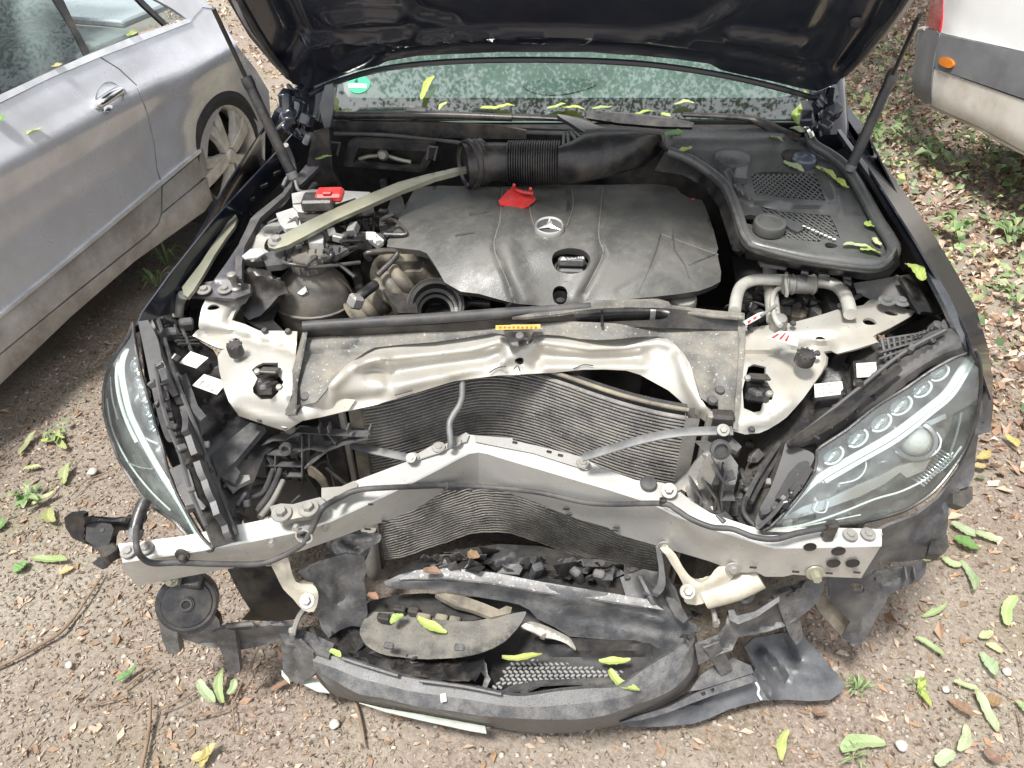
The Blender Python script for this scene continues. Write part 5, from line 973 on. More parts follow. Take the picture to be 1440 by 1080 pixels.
# clips, beads and little tabs that sit along both headlight seals
def along(s, n):
    p = sm(s, 6, False); d = [0]
    for a, b in zip(p[:-1], p[1:]): d.append(d[-1] + math.hypot(b[0] - a[0], b[1] - a[1]))
    return [(float(np.interp(t, d, [q[0] for q in p])), float(np.interp(t, d, [q[1] for q in p]))) for t in np.linspace(0, d[-1], n)]
zl_, zr_ = tps([(215, 440, .82), (256, 560, .755), (290, 640, .68), (330, 752, .595), (240, 470, .80), (345, 700, .60)]), tps([(1345, 465, .87), (1290, 480, .835), (1200, 550, .755), (1108, 622, .68), (1068, 742, .59), (1140, 660, .66)])
for par, zq, s in ((hb1, zl_, '219,440 232,480 246,528 264,574 282,620 298,668 316,712 332,752'), (hb1, zl_, '205,455 218,510 226,560 240,606 254,640 268,690 290,740'), (hb2, zr_, '1330,464 1270,496 1205,548 1140,600 1108,624'), (hb2, zr_, '1136,650 1112,690 1088,722 1066,742')):
    tube('seal_bead', [Z(x, y, zq(x, y) + .006) for x, y in along(s, 14)], .0045, M['rubber'], par, 6, 3)
    for x, y in along(s, 11)[1:-1]:
        box('clip_tab', Z(x + random.uniform(-9, 9), y + random.uniform(-4, 4), zq(x, y) + .004), (random.uniform(.008, .022), random.uniform(.006, .016), random.uniform(.008, .02)), M[random.choice(['grey', 'black', 'black'])], par, (random.uniform(-30, 30), random.uniform(-30, 30), random.uniform(0, 90)), .002)
for k in range(14):
    x, y = random.uniform(286, 352), random.uniform(600, 745); box('broken_tab', Z(x, y, .60 - .0004 * (y - 600)), (random.uniform(.012, .035), random.uniform(.006, .02), random.uniform(.006, .03)), M[random.choice(['grey', 'black', 'grey', 'alu2'])], hb1, (random.uniform(-50, 50), random.uniform(-50, 50), random.uniform(0, 90)), .002)
for k in range(12):
    x, y = random.uniform(1046, 1110), random.uniform(640, 740); box('broken_tab', Z(x, y, .58 - .0003 * (y - 640)), (random.uniform(.012, .03), random.uniform(.006, .02), random.uniform(.006, .03)), M[random.choice(['grey', 'black', 'black', 'alu2'])], hb2, (random.uniform(-50, 50), random.uniform(-50, 50), random.uniform(0, 90)), .002)
# ------------------------------------------------------------------ engine bay, left side of the photo
surf('arch_liner', L('206,446 262,408 330,330 385,262 420,215 444,190 446,250 420,300 380,352 350,400 330,470 280,480 240,470'), zf([(206, 446, .72), (330, 330, .76), (444, 190, .84), (446, 250, .72), (330, 470, .60)]), M['deep'], CAR, .005, 12)
surf('rail_plate', L('300,395 318,370 345,330 372,300 405,262 430,232 446,226 448,236 420,262 398,290 372,320 352,350 340,372 336,396 352,400 352,412 330,420 300,418 262,416 262,408 280,398'), zf([(300, 395, .83), (446, 226, .90), (262, 416, .81), (352, 412, .82), (372, 310, .86)], [('300,402 345,404', -.006, 4), ('340,372 372,320 410,275', -.008, 5)]), mat('glossy dusty rail', (.05, .048, .056), .28, .1, .5, ns=14, dustc=(.22, .20, .19), coat=.4), CAR, .01, 6)
ol = surf('zinc_rail', L('256,404 262,396 282,370 300,342 318,316 330,300 334,306 330,318 318,334 302,358 286,386 272,408 264,418 258,414'), zf([(256, 404, .835), (332, 302, .87)]), M['zinc'], CAR, .008, 6)
for x, y in L('322,316 309,337 297,356 290,370 277,388 264,406'): lathe('rail_hole', [(0, .001), (.004, .001), (.0045, 0)], Z(x, y, .862 - (y - 302) * .0003), M['deep'], ol, (0, -.2, 1), 10)
tube('wing_bolt_post', [Z(250, 445, .77), Z(252, 425, .80), Z(258, 415, .82)], .012, M['alu2'], CAR, 12)
for x, y in L('287,408 316,407'): bolt(Z(x, y, .826), (0, -.1, 1), CAR, .009, .008)
lathe('ball_stud', [(.012, 0), (.012, .008), (.007, .012), (.007, .03), (.010, .034), (.010, .045), (0, .05)], Z(333, 408, .82), M['bolt'], CAR, (0, -.1, 1), 14)
surf('bay_seal', L('330,392 331,362 337,340 346,322 352,308 360,300 398,270 404,256 412,250 410,262 400,276 366,306 354,328 344,346 340,370 340,392'), zf([(330, 392, .85), (410, 252, .90)]), M['rubber'], CAR, .014, 6)
# strut brace and things round it
br = surf('strut_brace', L('376,342 384,334 400,328 430,312 470,293 520,272 560,256 600,245 640,236 655,234 656,238 610,250 560,270 515,290 470,310 425,334 404,345 386,350 378,348'), zf([(376, 345, .875), (655, 236, .95)], [('390,338 470,300 560,262 640,238', .008, 10)]), M['zinc'], CAR, .012, 4.5)
bolt(Z(389, 338, .885), (0, -.15, 1), br, .011, .01)
dm = surf('strut_dome', sm('338,362 345,345 362,330 372,318 388,313 398,320 392,330 376,336 372,350 388,360 375,366 350,368', 3), zf([(338, 362, .835), (390, 315, .87), (385, 360, .84)], [('372,318 392,318', .02, 9)]), M['alu2'], CAR, .02, 5)
surf('shiny_plate', L('340,360 352,350 366,348 372,356 362,362 344,364'), zf(.862), M['alu'], dm, .003, 5).name = 'foil_plate'
surf('fuse_panel', L('388,300 412,292 430,310 428,318 402,322 394,316'), zf(.885), M['battery'], CAR, .012, 6)
surf('white_box', L('430,330 448,324 455,332 454,342 434,342'), zf(.87), M['battery'], CAR, .02, 6).name = 'relay_box'
ba = surf('battery', L('410,272 440,266 520,270 524,280 505,290 470,302 440,306 424,304 412,290'), zf(.885), M['battery'], CAR, .08, 8)
surf('battery_tray', L('418,298 440,300 470,288 500,278 502,290 470,302 440,312 422,310'), zf(.895), M['black'], ba, .03, 6)
box('fuse_block', Z(448, 284, .915), (.075, .055, .03), M['black'], ba, (0, 0, 8), .005)
rc = box('terminal_cap', Z(464, 274, .925), (.065, .05, .022), M['red'], ba, (0, 0, 8), .006); box('cap_rib', Z(460, 271, .938), (.022, .016, .008), M['red'], rc, (0, 0, 8), .003)
for k in range(9):
    x, y = random.uniform(395, 540), random.uniform(300, 365)
    tube('harness', [Z(x, y, .84), Z(x + random.uniform(-20, 25), y + random.uniform(-14, 12), .86), Z(x + random.uniform(-5, 55), y + random.uniform(-18, 22), .85), Z(x + random.uniform(10, 80), y + random.uniform(-10, 26), .82)], random.choice([.005, .007, .009]), M['black'] if k % 3 else M['rubber'], CAR, 8, 5)
for x, y, s, m in ((500, 318, .05, 'black'), (520, 306, .035, 'alu2'), (527, 318, .03, 'black'), (470, 330, .05, 'black'), (510, 340, .05, 'black'), (536, 336, .03, 'grey'), (452, 352, .04, 'grey'), (416, 320, .04, 'alu2'), (405, 306, .03, 'black'), (484, 344, .03, 'grey'), (540, 300, .03, 'black')):
    box('connector', Z(x, y, .84), (s, s * .6, s * .8), M[m], CAR, (random.uniform(-25, 25), random.uniform(-20, 20), random.uniform(-40, 40)), .005)
gb = surf('grey_beam_bracket', L('366,358 390,350 430,346 480,344 490,350 470,360 440,362 410,366 395,372 375,374'), zf([(366, 360, .845), (488, 348, .85)]), M['grey'], CAR, .015, 6); gb.name = 'support_bracket'
for k in range(8): box('bracket_rib', Z(400 + 11 * k, 355 - .6 * k, .852), (.003, .022, .006), M['black'], gb, (0, 0, 10), .0008)
surf('air_box_shell', L('334,386 350,376 380,380 384,392 400,396 405,412 392,416 380,430 366,444 350,450 338,440 332,424 352,414 352,402 336,396'), zf([(334, 386, .82), (405, 404, .80), (366, 444, .75)], [('350,382 392,396', .012, 9)]), M['black'], CAR, .02, 6)
surf('black_sheet', L('352,428 388,410 395,424 384,450 400,466 366,462 344,448'), zf([(352, 428, .74), (400, 466, .72)]), M['deep'], CAR, .005, 8).name = 'inner_liner'
for k in range(22):
    x, y = random.uniform(392, 545), random.uniform(300, 350); q = [Z(x, y, .855)]
    for s_ in range(4): q.append(q[-1] + Vector((random.uniform(-.05, .06), random.uniform(-.05, .05), random.uniform(-.02, .02))))
    tube('wire', q, random.choice([.0028, .0035, .0045]), M[random.choice(['black', 'rubber', 'grey', 'black'])], CAR, 6, 4)
for k in range(24):
    x, y = random.uniform(395, 545), random.uniform(296, 350); s = random.uniform(.010, .024)
    box('plug', Z(x, y, random.uniform(.85, .875)), (s * 1.5, s, s), M[random.choice(['black', 'grey', 'alu2', 'black', 'grey', 'white'])], CAR, (random.uniform(-30, 30), random.uniform(-30, 30), random.uniform(0, 180)), .002)
for k in range(16):
    x, y = random.uniform(1042, 1190), random.uniform(396, 450); q = [Z(x, y, .76)]
    for s_ in range(3): q.append(q[-1] + Vector((random.uniform(-.06, .06), random.uniform(-.05, .05), random.uniform(-.03, .02))))
    tube('wire', q, random.choice([.003, .0045, .006]), M[random.choice(['black', 'rubber', 'grey'])], CAR, 6, 4)
for k in range(18):
    x, y = random.uniform(1046, 1200), random.uniform(398, 452); s = random.uniform(.014, .034)
    box('plug', Z(x, y, random.uniform(.71, .75)), (s * 1.4, s, s), M[random.choice(['black', 'grey', 'alu2', 'black', 'taupe'])], CAR, (random.uniform(-30, 30), random.uniform(-30, 30), random.uniform(0, 180)), .002)
for k in range(20):
    x, y = random.uniform(340, 470), random.uniform(600, 720); q = [Z(x, y, .50)]
    for s_ in range(3): q.append(q[-1] + Vector((random.uniform(-.05, .05), random.uniform(-.03, .05), random.uniform(-.05, .03))))
    tube('wire', q, random.choice([.003, .0045]), M[random.choice(['black', 'rubber'])], CAR, 6, 4)
for k in range(16):
    x, y = random.uniform(985, 1075), random.uniform(620, 740); s = random.uniform(.012, .035)
    box('plug', Z(x, y, random.uniform(.50, .56)), (s * 1.4, s, s), M[random.choice(['black', 'grey', 'alu2', 'black', 'grey'])], CAR, (random.uniform(-30, 30), random.uniform(-30, 30), random.uniform(0, 180)), .002)
# expansion tank
tc = Z(443, 419, .715); tk = bm = bmesh.new()
add_lathe(bm, [(0, -.10), (.07, -.10), (.088, -.06), (.092, -.015), (.090, .012), (.075, .050), (.050, .080), (.036, .092), (.034, .105)], tc, (.06, -.10, 1), 32, 1.06, .95); bmesh.ops.recalc_face_normals(bm, faces=bm.faces); tk = finish('expansion_tank', bm, M['tank'], CAR, True, 60)
tube('tank_seam', [tc + Vector((.098 * math.cos(a), -.002 + .087 * math.sin(a), .0)) for a in np.linspace(0, 6.283, 28)], .004, M['tank'], tk, 6, 1)
tube('tank_seam', [tc + Vector((.088 * math.cos(a) + .012, .0, .088 * math.sin(a) * .9)) for a in np.linspace(-.3, 1.6, 10)], .003, M['tank'], tk, 6, 2)
tcap = lathe('tank_cap', [(.040, -.012), (.043, -.006), (.043, .022), (.039, .030), (.015, .032), (0, .032)], tc + Vector((.008, -.010, .106)), M['tank'], tk, (.06, -.10, 1), 28)
bm = bmesh.new()
for k in range(14):
    a = k * 2 * math.pi / 14; add_box(bm, tc + Vector((.008, -.010, .112)) + Vector((.043 * math.cos(a), .043 * math.sin(a), 0)), (.007, .007, .026), (0, 0, math.degrees(a)), .001)
bmesh.ops.recalc_face_normals(bm, faces=bm.faces); finish('cap_grip_ribs', bm, M['tank'], tcap)
def tank_pt(x, y):
    d = ray(x, y); best = None
    for t in np.arange(1.4, 1.9, .004):
        p = CAMP + d * t; q = p - tc
        if (q.x / .098) ** 2 + (q.y / .090) ** 2 + (max(q.z, 0) / .098) ** 2 < 1: return CAMP + d * (t - .004)
    return CAMP + d * 1.6
surf('hazard_label', L('418,412 429,402 433,411 424,415'), tank_pt, M['white'], tk, .0008, 4)
tube('sensor_plug', [Z(498, 425, .79), Z(512, 412, .80), Z(528, 400, .80)], .012, M['black'], CAR, 10); box('plug', Z(500, 424, .80), (.03, .03, .03), M['alu2'], CAR, (0, 30, 40), .005)
for p in ('500,372 506,400 500,430', '512,352 500,380 505,410', '640,420 655,415 668,424', '648,432 662,426 690,428'): tube('hose', [Z(x, y, .74) for x, y in L(p)], .010, M['black'], CAR, 8)
# ------------------------------------------------------------------ firewall side: filter opening, scuttle and wipers
fo = surf('filter_frame', L('490,200 500,196 570,200 612,202 612,214 600,238 594,243 540,238 484,234 484,226'), yf(1.90), M['black'], CAR, .02, 7, ['504,208 600,213 590,234 560,236 496,228'])
surf('filter_hollow', L('500,204 604,208 594,240 488,232'), yf(1.95), M['deep'], fo, .004, 8)
tube('hollow_rib', [Yp(x, y, 1.925) for x, y in L('505,224 518,220 530,219 537,216 545,219 560,224 578,228')], .006, M['zinc'], fo, 8)
lathe('frame_bolt', [(0, .012), (.010, .011), (.014, .004), (.016, 0)], Yp(538.5, 217.5, 1.91), M['alu2'], fo, (0, -1, .2), 14)
for p in ('465,200 478,201 474,218 463,217', '603,206 615,207 611,225 601,224'):
    q = L(p); tube('clip_loop', [Yp(x, y, 1.885) for x, y in q + [q[0]]], .004, M['grey'], fo, 6, 1)
surf('scuttle_wall', L('468,170 600,172 700,176 740,184 740,196 620,194 470,186'), yf(1.96), M['black'], CAR, .01, 9)
tube('scuttle_lip', [Yp(x, y, 1.94) for x, y in L('470,188 540,190 600,196 640,200 660,204')], .006, M['rubber'], CAR, 8)
tube('scuttle_lip', [Yp(x, y, 1.97) for x, y in L('472,162 560,162 640,163 720,166')], .010, M['black'], CAR, 8)
surf('side_wall_plate', L('440,186 462,180 468,240 480,262 450,262 430,240'), yf(1.85), M['black'], CAR, .01, 8); surf('inner_post', L('452,206 462,200 470,250 462,258 455,240'), yf(1.86), M['grey'], CAR, .01, 6)
tube('hinge_pin', [Z(402, 204, .985), Z(410, 222, .94), Z(414, 238, .91)], .007, M['steel'], CAR, 8); box('small_block', Z(540, 258, .80), (.02, .02, .03), M['grey'], CAR)
tube('cable_loop', [Z(398, 262, .90), Z(404, 250, .91), Z(414, 252, .90), Z(420, 268, .88), Z(436, 270, .87)], .005, M['steel'], CAR, 8)
def wiper(name, arm, blade, r_):
    w = tube(name, [ws(x, y, -.03) for x, y in L(arm)], r_, M['black'], CAR, 10, 5, flat=.6); tube('blade', [ws(x, y, -.018) for x, y in L(blade)], [.008, .010, .007], M['rubber'], w, 8, 4)
    return w
w1 = wiper('wiper_arm', '575,157 640,160 700,163 760,165 800,168 826,175 838,190', '490,162 600,160 700,166', [.009, .010, .013, .022])
box('wiper_head', ws(586, 156, -.035), (.06, .02, .015), M['grey'], w1, (0, 0, -3), .005)
surf('arm_cover', sm('783,161 800,163 825,170 845,178 858,182 840,190 822,186 805,175', 3), lambda x, y: ws(x, y, -.055), M['cowl'], w1, .014, 5)
w2 = wiper('wiper_arm', '960,161 1010,163 1050,166 1070,172 1100,186 1124,194', '822,160 880,163 950,172 975,176', [.009, .012, .020, .014])
surf('blade_cover', L('822,155 880,160 950,168 976,173 974,179 930,178 870,173 825,166'), lambda x, y: ws(x, y, -.03), M['black'], w2, .01, 6)
# cowl panel and filter cover on the right, with its long rubber seal
cz = [(940, 196, .985), (1110, 186, .985), (1000, 247, .945), (1143, 205, .965), (1035, 293, .915), (1054, 344, .895), (1224, 372, .885), (1255, 348, .89), (1233, 309, .91), (1187, 233, .945), (1120, 300, .915), (1080, 225, .96)]
RG2 = [('1035,266 1060,280 1110,284 1150,287 1168,290', .012, 6), ('1026,236 1034,250 1040,262', .012, 6), ('1168,292 1210,301', -.003, 3), ('1155,236 1172,268 1182,296', .008, 6), ('1080,300 1110,312 1125,318', .008, 5), ('950,196 1040,198 1100,194', .012, 14)]
cp_ = surf('cowl_panel', sm('925,192 960,184 1010,181 1060,180 1100,183 1118,192 1132,200 1150,210 1172,224 1190,238 1208,266 1228,305 1243,330 1252,350 1250,362 1238,371 1222,374 1180,368 1140,362 1095,352 1058,343 1046,330 1038,300 1030,272 1018,256 1002,243 980,230 950,216 932,204', 2), zf(cz, RG2), M['cowl'], CAR, .012, 6,
    ['1056,245 1075,241 1110,242 1146,244 1153,260 1161,282 1110,278 1062,272', '1069,290 1100,298 1128,300 1167,303 1175,318 1182,336 1165,332 1152,340 1128,338 1104,335 1096,322 1080,306', sm('1160,343 1166,341 1174,343 1178,346 1172,349 1162,348', 2), sm('1044,305 1056,302 1068,306 1070,314 1058,316 1046,312', 2)], angle=60)
surf('under_filter', L('1040,236 1156,238 1190,340 1150,352 1060,330'), zf(cz, dz=-.05), M['deep'], cp_, .004, 12)
def mesh_grid(name, quad, nu, nv, zc, r_):
    bm = bmesh.new(); P = [Vector(q) for q in L(quad)]; f = zf(cz)
    def at(u, v): q = P[0].lerp(P[1], u).lerp(P[3].lerp(P[2], u), v); return f(q.x, q.y) + Vector((0, 0, zc))
    def clip(a, b): add_tube(bm, [at(*a), at(*b)], r_, 4, 1, False)
    for k in range(-nv, nu + nv):           # two sets of crossing slanted bars
        for sgn in (1, -1):
            u0 = k / nu; du = nv / nu * .9; a, b = (u0, 0.0), (u0 + du, 1.0)
            if sgn < 0: a, b = (u0 + du, 0.0), (u0, 1.0)
            # clip to 0..1 in u
            (ua, va), (ub, vb) = a, b
            def cut(ua, va, ub, vb):
                t0, t1 = 0.0, 1.0; d = ub - ua
                for lim, s in ((0.0, 1), (1.0, -1)):
                    if abs(d) < 1e-9: continue
                    t = (lim - ua) / d
                    if s * d > 0: t0 = max(t0, t)
                    else: t1 = min(t1, t)
                return (t0, t1) if t1 - t0 > .02 else None
            c = cut(ua, va, ub, vb)
            if c: clip((ua + (ub - ua) * c[0], va + (vb - va) * c[0]), (ua + (ub - ua) * c[1], va + (vb - va) * c[1]))
    bmesh.ops.recalc_face_normals(bm, faces=bm.faces); return tag(finish(name, bm, M['cowl'], cp_), kind='stuff')
mesh_grid('intake_mesh', '1056,244 1147,243 1162,282 1062,272', 12, 6, -.003, .0026)
mesh_grid('intake_mesh', '1069,289 1167,302 1183,338 1104,337', 11, 6, -.003, .0026)
surf('mesh_step', L('1094,303 1126,314 1130,322 1122,326 1112,322 1098,309'), zf(cz, dz=.004), M['cowl'], cp_, .012, 5)
for k in range(8): box('white_mark', zf(cz, dz=.006)(1131 + 6 * k, 318 + 2.6 * k), (.008, .005, .002), M['white'], cp_, (0, 0, -16), .0005)
sc = lathe('seal_cap', [(.036, -.016), (.037, .0), (.035, .006), (.028, .007), (.026, .004), (0, .004)], zf(cz)(1080, 325) + Vector((0, 0, .018)), M['cowl'], cp_, (0, -.1, 1), 30)
wcap = lathe('washer_cap', [(.030, -.02), (.030, .002), (.026, .007), (0, .009)], zf(cz)(1129, 230) + Vector((0, 0, .012)), mat('navy blue cap', (.035, .05, .085), .3, 0, .2, coat=.3), cp_, (0, -.1, 1), 28)
surf('washer_recess', sm('1100,214 1110,210 1130,212 1145,220 1150,232 1135,238 1115,234 1104,225', 3), zf(cz, dz=.003), M['black'], cp_, .004, 5)
lathe('round_boss', [(.050, -.01), (.044, .012), (.032, .016), (.0, .017)], zf(cz)(1029, 227) + Vector((0, 0, .002)), M['cowl'], cp_, (0, -.1, 1), 30)
box('rib_box', zf(cz)(1040, 252) + Vector((0, 0, .012)), (.035, .075, .025), M['cowl'], cp_, (0, 0, -12), .005)
seal_path = L('940,213 965,222 985,233 1003,246 1020,262 1030,282 1037,300 1043,322 1050,336 1062,346 1090,353 1136,363 1180,369 1220,374 1240,371 1252,363 1257,350 1250,334 1234,310 1212,270 1190,236 1168,218 1148,206 1140,196 1139,184 1144,170 1150,160')
sf = tps(cz)
tube('rubber_seal', [Z(x, y, sf(min(x, 1250), max(y, 190)) + .012) for x, y in seal_path], [.012, .013, .014, .016, .016, .015, .014, .013, .012], M['cowl'], CAR, 12, 4)
tube('seal_lip', [Z(x, y, sf(min(x, 1250), max(y, 190)) + .026) for x, y in L('1000,244 1018,260 1028,282 1036,304 1043,326 1052,340 1064,348 1136,366 1222,377 1246,370 1258,352')], .006, M['rubber'], CAR, 8, 4)
surf('seal_wall', L('935,214 985,236 1010,256 1026,290 1036,322 1040,345 1046,356 1040,362 1030,352 1020,320 1010,290 990,262 960,246 920,240'), zf([(935, 214, .95), (1040, 345, .89), (1040, 362, .84), (990, 262, .88), (920, 240, .90)]), M['black'], CAR, .01, 7)
bm = bmesh.new()
for k in range(16):
    t = k / 15; i = t * 5; pp = L('960,232 988,246 1008,266 1020,292 1028,318 1036,348'); a = pp[min(int(i), 4)]; b = pp[min(int(i), 4) + 1]; u = i - min(int(i), 4)
    add_box(bm, Z(a[0] + (b[0] - a[0]) * u, a[1] + (b[1] - a[1]) * u, .905 - .03 * t), (.006, .018, .018), (0, 0, 20 + 40 * t), .001)
bmesh.ops.recalc_face_normals(bm, faces=bm.faces); tag(finish('seal_teeth', bm, M['black'], CAR), kind='stuff')
surf('cover_skirt', L('1042,346 1054,352 1136,370 1222,382 1250,376 1262,352 1266,372 1250,390 1220,394 1136,382 1050,364'), zf([(1042, 346, .88), (1222, 382, .865), (1050, 364, .84), (1250, 390, .84)]), M['black'], CAR, .006, 7)
for p in ('1066,364 1110,370 1106,376 1070,371', '1150,377 1164,380 1168,392 1152,386', '1186,384 1196,386 1198,398 1188,394', '1128,374 1138,376 1136,392 1126,388'): surf('skirt_clip', p, zf(.845), M['grey'], CAR, .008, 5)
# right bay: pipes, cast hose block, plates
surf('bay_liner', L('1030,360 1060,362 1140,380 1240,392 1260,384 1300,420 1300,440 1240,470 1180,440 1120,456 1060,460 1040,445'), zf([(1030, 360, .74), (1250, 390, .76), (1060, 460, .66), (1290, 440, .74)]), M['deep'], CAR, .006, 12)
ps = lambda s, z: [Z(x, y, z) for x, y in L(s)]
tube('coolant_pipe', ps('1033,438 1036,418 1042,403 1056,395 1075,393 1100,394 1120,395', .815), .0135, M['pipe'], CAR, 16, 6)
tube('coolant_pipe', ps('1140,396 1160,397 1176,402 1187,413 1193,428 1196,442', .815), .0145, M['pipe'], CAR, 16, 6)
pa_, pb_ = Z(1102, 400, .82), Z(1145, 400, .82)
pc = tube('pipe_coupling', [pa_, pa_.lerp(pb_, .3), pa_.lerp(pb_, .7), pb_], .0215, M['alu2'], CAR, 18, 3)
for u in (.05, .28, .95): lathe('coupling_rib', [(.0215, -.004), (.0245, 0), (.0215, .004)], pa_.lerp(pb_, u), M['alu2'], pc, pb_ - pa_, 20)
tube('coupling_band', ps('1106,384 1105,396 1107,410 1106,416', .85), .004, M['alu2'], pc, 8)
tube('coolant_pipe', ps('1082,376 1083,395 1085,420 1088,450', .78), .016, M['pipe'], CAR, 16, 3); tube('coolant_pipe', ps('1100,404 1090,410 1086,425 1090,448 1098,458', .80), .006, M['pipe'], CAR, 10, 5)
lathe('pipe_nut', [(0, .014), (.014, .012), (.018, .0), (.018, -.02)], Z(1096, 452, .79), M['alu2'], CAR, (0, -.2, 1), 12)
for x, y, s, m in ((1055, 425, .05, 'black'), (1070, 450, .03, 'grey'), (1110, 430, .06, 'black'), (1135, 430, .05, 'alu2'), (1160, 420, .05, 'black'), (1120, 445, .05, 'taupe'), (1175, 415, .04, 'black'), (1150, 446, .05, 'alu2'), (1215, 405, .05, 'black'), (1060, 405, .04, 'black')):
    box('engine_part', Z(x, y, .72), (s, s * .8, s), M[m], CAR, (random.uniform(-20, 20), random.uniform(-20, 20), random.uniform(-40, 40)), .008)
tube('filler_neck', ps('1058,450 1070,446', .76), .02, M['black'], CAR, 14); lb_ = surf('red_white_tag', L('1045,452 1066,440 1074,438 1070,446 1050,457'), zf(.80), M['white'], CAR, .002, 5); lb_.name = 'warning_tag'
for q in ('1051,452 1056,449 1056,452 1052,455', '1059,447 1064,444 1064,447 1060,450'): surf('tag_stripe', q, zf(.8015), M['red'], lb_, .0005, 3)
tube('tag_stem', ps('1070,444 1080,437 1092,429', .81), .0035, M['alu2'], lb_, 6)
rp = surf('rail_plate', L('1200,398 1228,394 1262,388 1290,412 1310,440 1290,440 1276,428 1240,430 1222,420 1205,412'), zf([(1200, 398, .82), (1310, 440, .80), (1262, 388, .85)], [('1262,396 1300,436', -.006, 4)]), M['grey'], CAR, .006, 6)
surf('rail_plate', L('1264,388 1286,384 1310,410 1328,436 1316,440 1296,438 1280,414'), zf([(1264, 388, .86), (1328, 436, .825)], [('1275,394 1305,430', .006, 5)]), M['black'], CAR, .01, 6)
for x, y in L('1247,423 1268,424 1302,425'): bolt(Z(x, y, .822), (0, -.1, 1), rp, .010, .007, 'steel')
tube('bay_cable', ps('1180,430 1215,412 1226,402 1228,388', .80), .006, M['rubber'], CAR, 8); tube('bay_cable', ps('1120,392 1125,410 1122,430', .77), .008, M['black'], CAR, 8)
surf('side_beam', L('1244,470 1280,452 1318,444 1326,462 1290,470 1262,484'), zf([(1244, 470, .72), (1320, 446, .76)]), M['black'], CAR, .01, 8)
tube('fuel_line', ps('900,262 925,264 945,272 962,286', .86), .009, M['black'], CAR, 8); box('red_plug', Z(974, 284, .86), (.012, .012, .02), M['red'], CAR)
lathe('metal_can', [(0, .01), (.03, .008), (.034, 0), (.034, -.03)], Z(960, 420, .77), M['alu2'], CAR, (0, -.2, 1), 20)
# ------------------------------------------------------------------ loose air duct lying on the engine
AD = thing('air_intake_duct', 'long black ribbed air hose lying loose behind the engine cover', 'air hose', Z(760, 230, .90))
c = [(652, 233), (668, 231), (690, 229), (715, 229)]; z0 = .945
tube('mouth_pipe', [Z(x, y, z0) for x, y in c], [.056, .052, .050, .050], M['black'], AD, 28, 4, caps=False)
ax0 = (Z(652, 233, z0) - Z(690, 229, z0)).normalized() + Vector((0, -.35, .1))
mr = lathe('mouth_ring', [(.044, -.06), (.048, -.03), (.050, .0), (.056, .006), (.062, .004), (.063, -.006), (.059, -.012), (.057, -.03)], Z(660, 231, z0), M['black'], AD, ax0, 36)
lathe('mouth_dark', [(0, -.055), (.048, -.055)], Z(660, 231, z0), M['deep'], mr, ax0, 24)
for d, r_ in ((-.022, .0605), (-.036, .060)): lathe('mouth_rib', [(r_ - .004, -.004), (r_, 0), (r_ - .004, .004)], Z(660, 231, z0) + ax0.normalized() * d, M['black'], mr, ax0, 30)
pa, pb = Z(714, 229, z0), Z(788, 229, z0 + .005)
bm = bmesh.new(); add_tube(bm, [pa.lerp(pb, t) for t in np.linspace(0, 1, 67)], [.0555 if k % 3 else .050 for k in range(67)], 28, 1, False, raw=True); bmesh.ops.recalc_face_normals(bm, faces=bm.faces); finish('ribbed_hose', bm, M['black'], AD, True, 80)
rows = []
for x, yt, yb, dz in ((786, 206, 258, 0), (805, 198, 258, .01), (825, 186, 255, .02), (850, 184, 250, .025), (880, 185, 242, .025), (905, 187, 234, .025), (925, 189, 218, .025), (933, 194, 206, .025)):
    a, b = Z(x, yt, 1.0 + dz * .6), Z(x, yb, .905 + dz); m = (a + b) / 2; up_ = (a - b) / 2; fw_ = Vector((0, -.045, .03)) * min(1, (940 - x) / 60)
    rows.append([m + up_ * math.cos(q) ** (1) + fw_ * math.sin(q) for q in np.linspace(0, 2 * math.pi, 20, endpoint=False)])
grid('scoop', rows, M['black'], AD, 0, closed=True, angle=60)
tube('scoop_rim', [Z(x, y, 1.018) for x, y in L('824,185 850,183 890,185 928,188 934,198')], .005, M['rubber'], AD, 8)
tube('scoop_crease', [Z(x, y, .985) for x, y in L('795,215 812,219 830,214 838,205')], .004, M['rubber'], AD, 8)
for p in ('792,204 793,187 806,185', '800,204 798,188', '812,200 803,187', '820,196 808,186 822,190'): tube('clip_frame', [Z(x, y, 1.005) for x, y in L(p)], .004, M['grey'], AD, 6, 1)
RC = thing('red_plastic_cover', 'small red plastic cover with two prongs lying on the engine cover', 'cover', Z(728, 282, .905))
rf_ = zf([(702, 283, .900), (754, 280, .900), (733, 293, .895), (716, 268, .915)])
surf('plate', L('701,282 715,267 722,264 752,276 754,281 742,291 733,293.5 703,288'), rf_, M['red'], RC, .004, 5)
for x0, y0, x1, y1 in ((721, 268, 723, 260), (746, 273, 746, 265)): tube('prong', [Z(x0, y0, .91), Z(x1, y1, .935)], .004, M['red'], RC, 8, 1)
tube('handle_bar', [Z(721, 264, .918), Z(734, 270, .918), Z(750, 272, .918)], .005, M['red'], RC, 8)
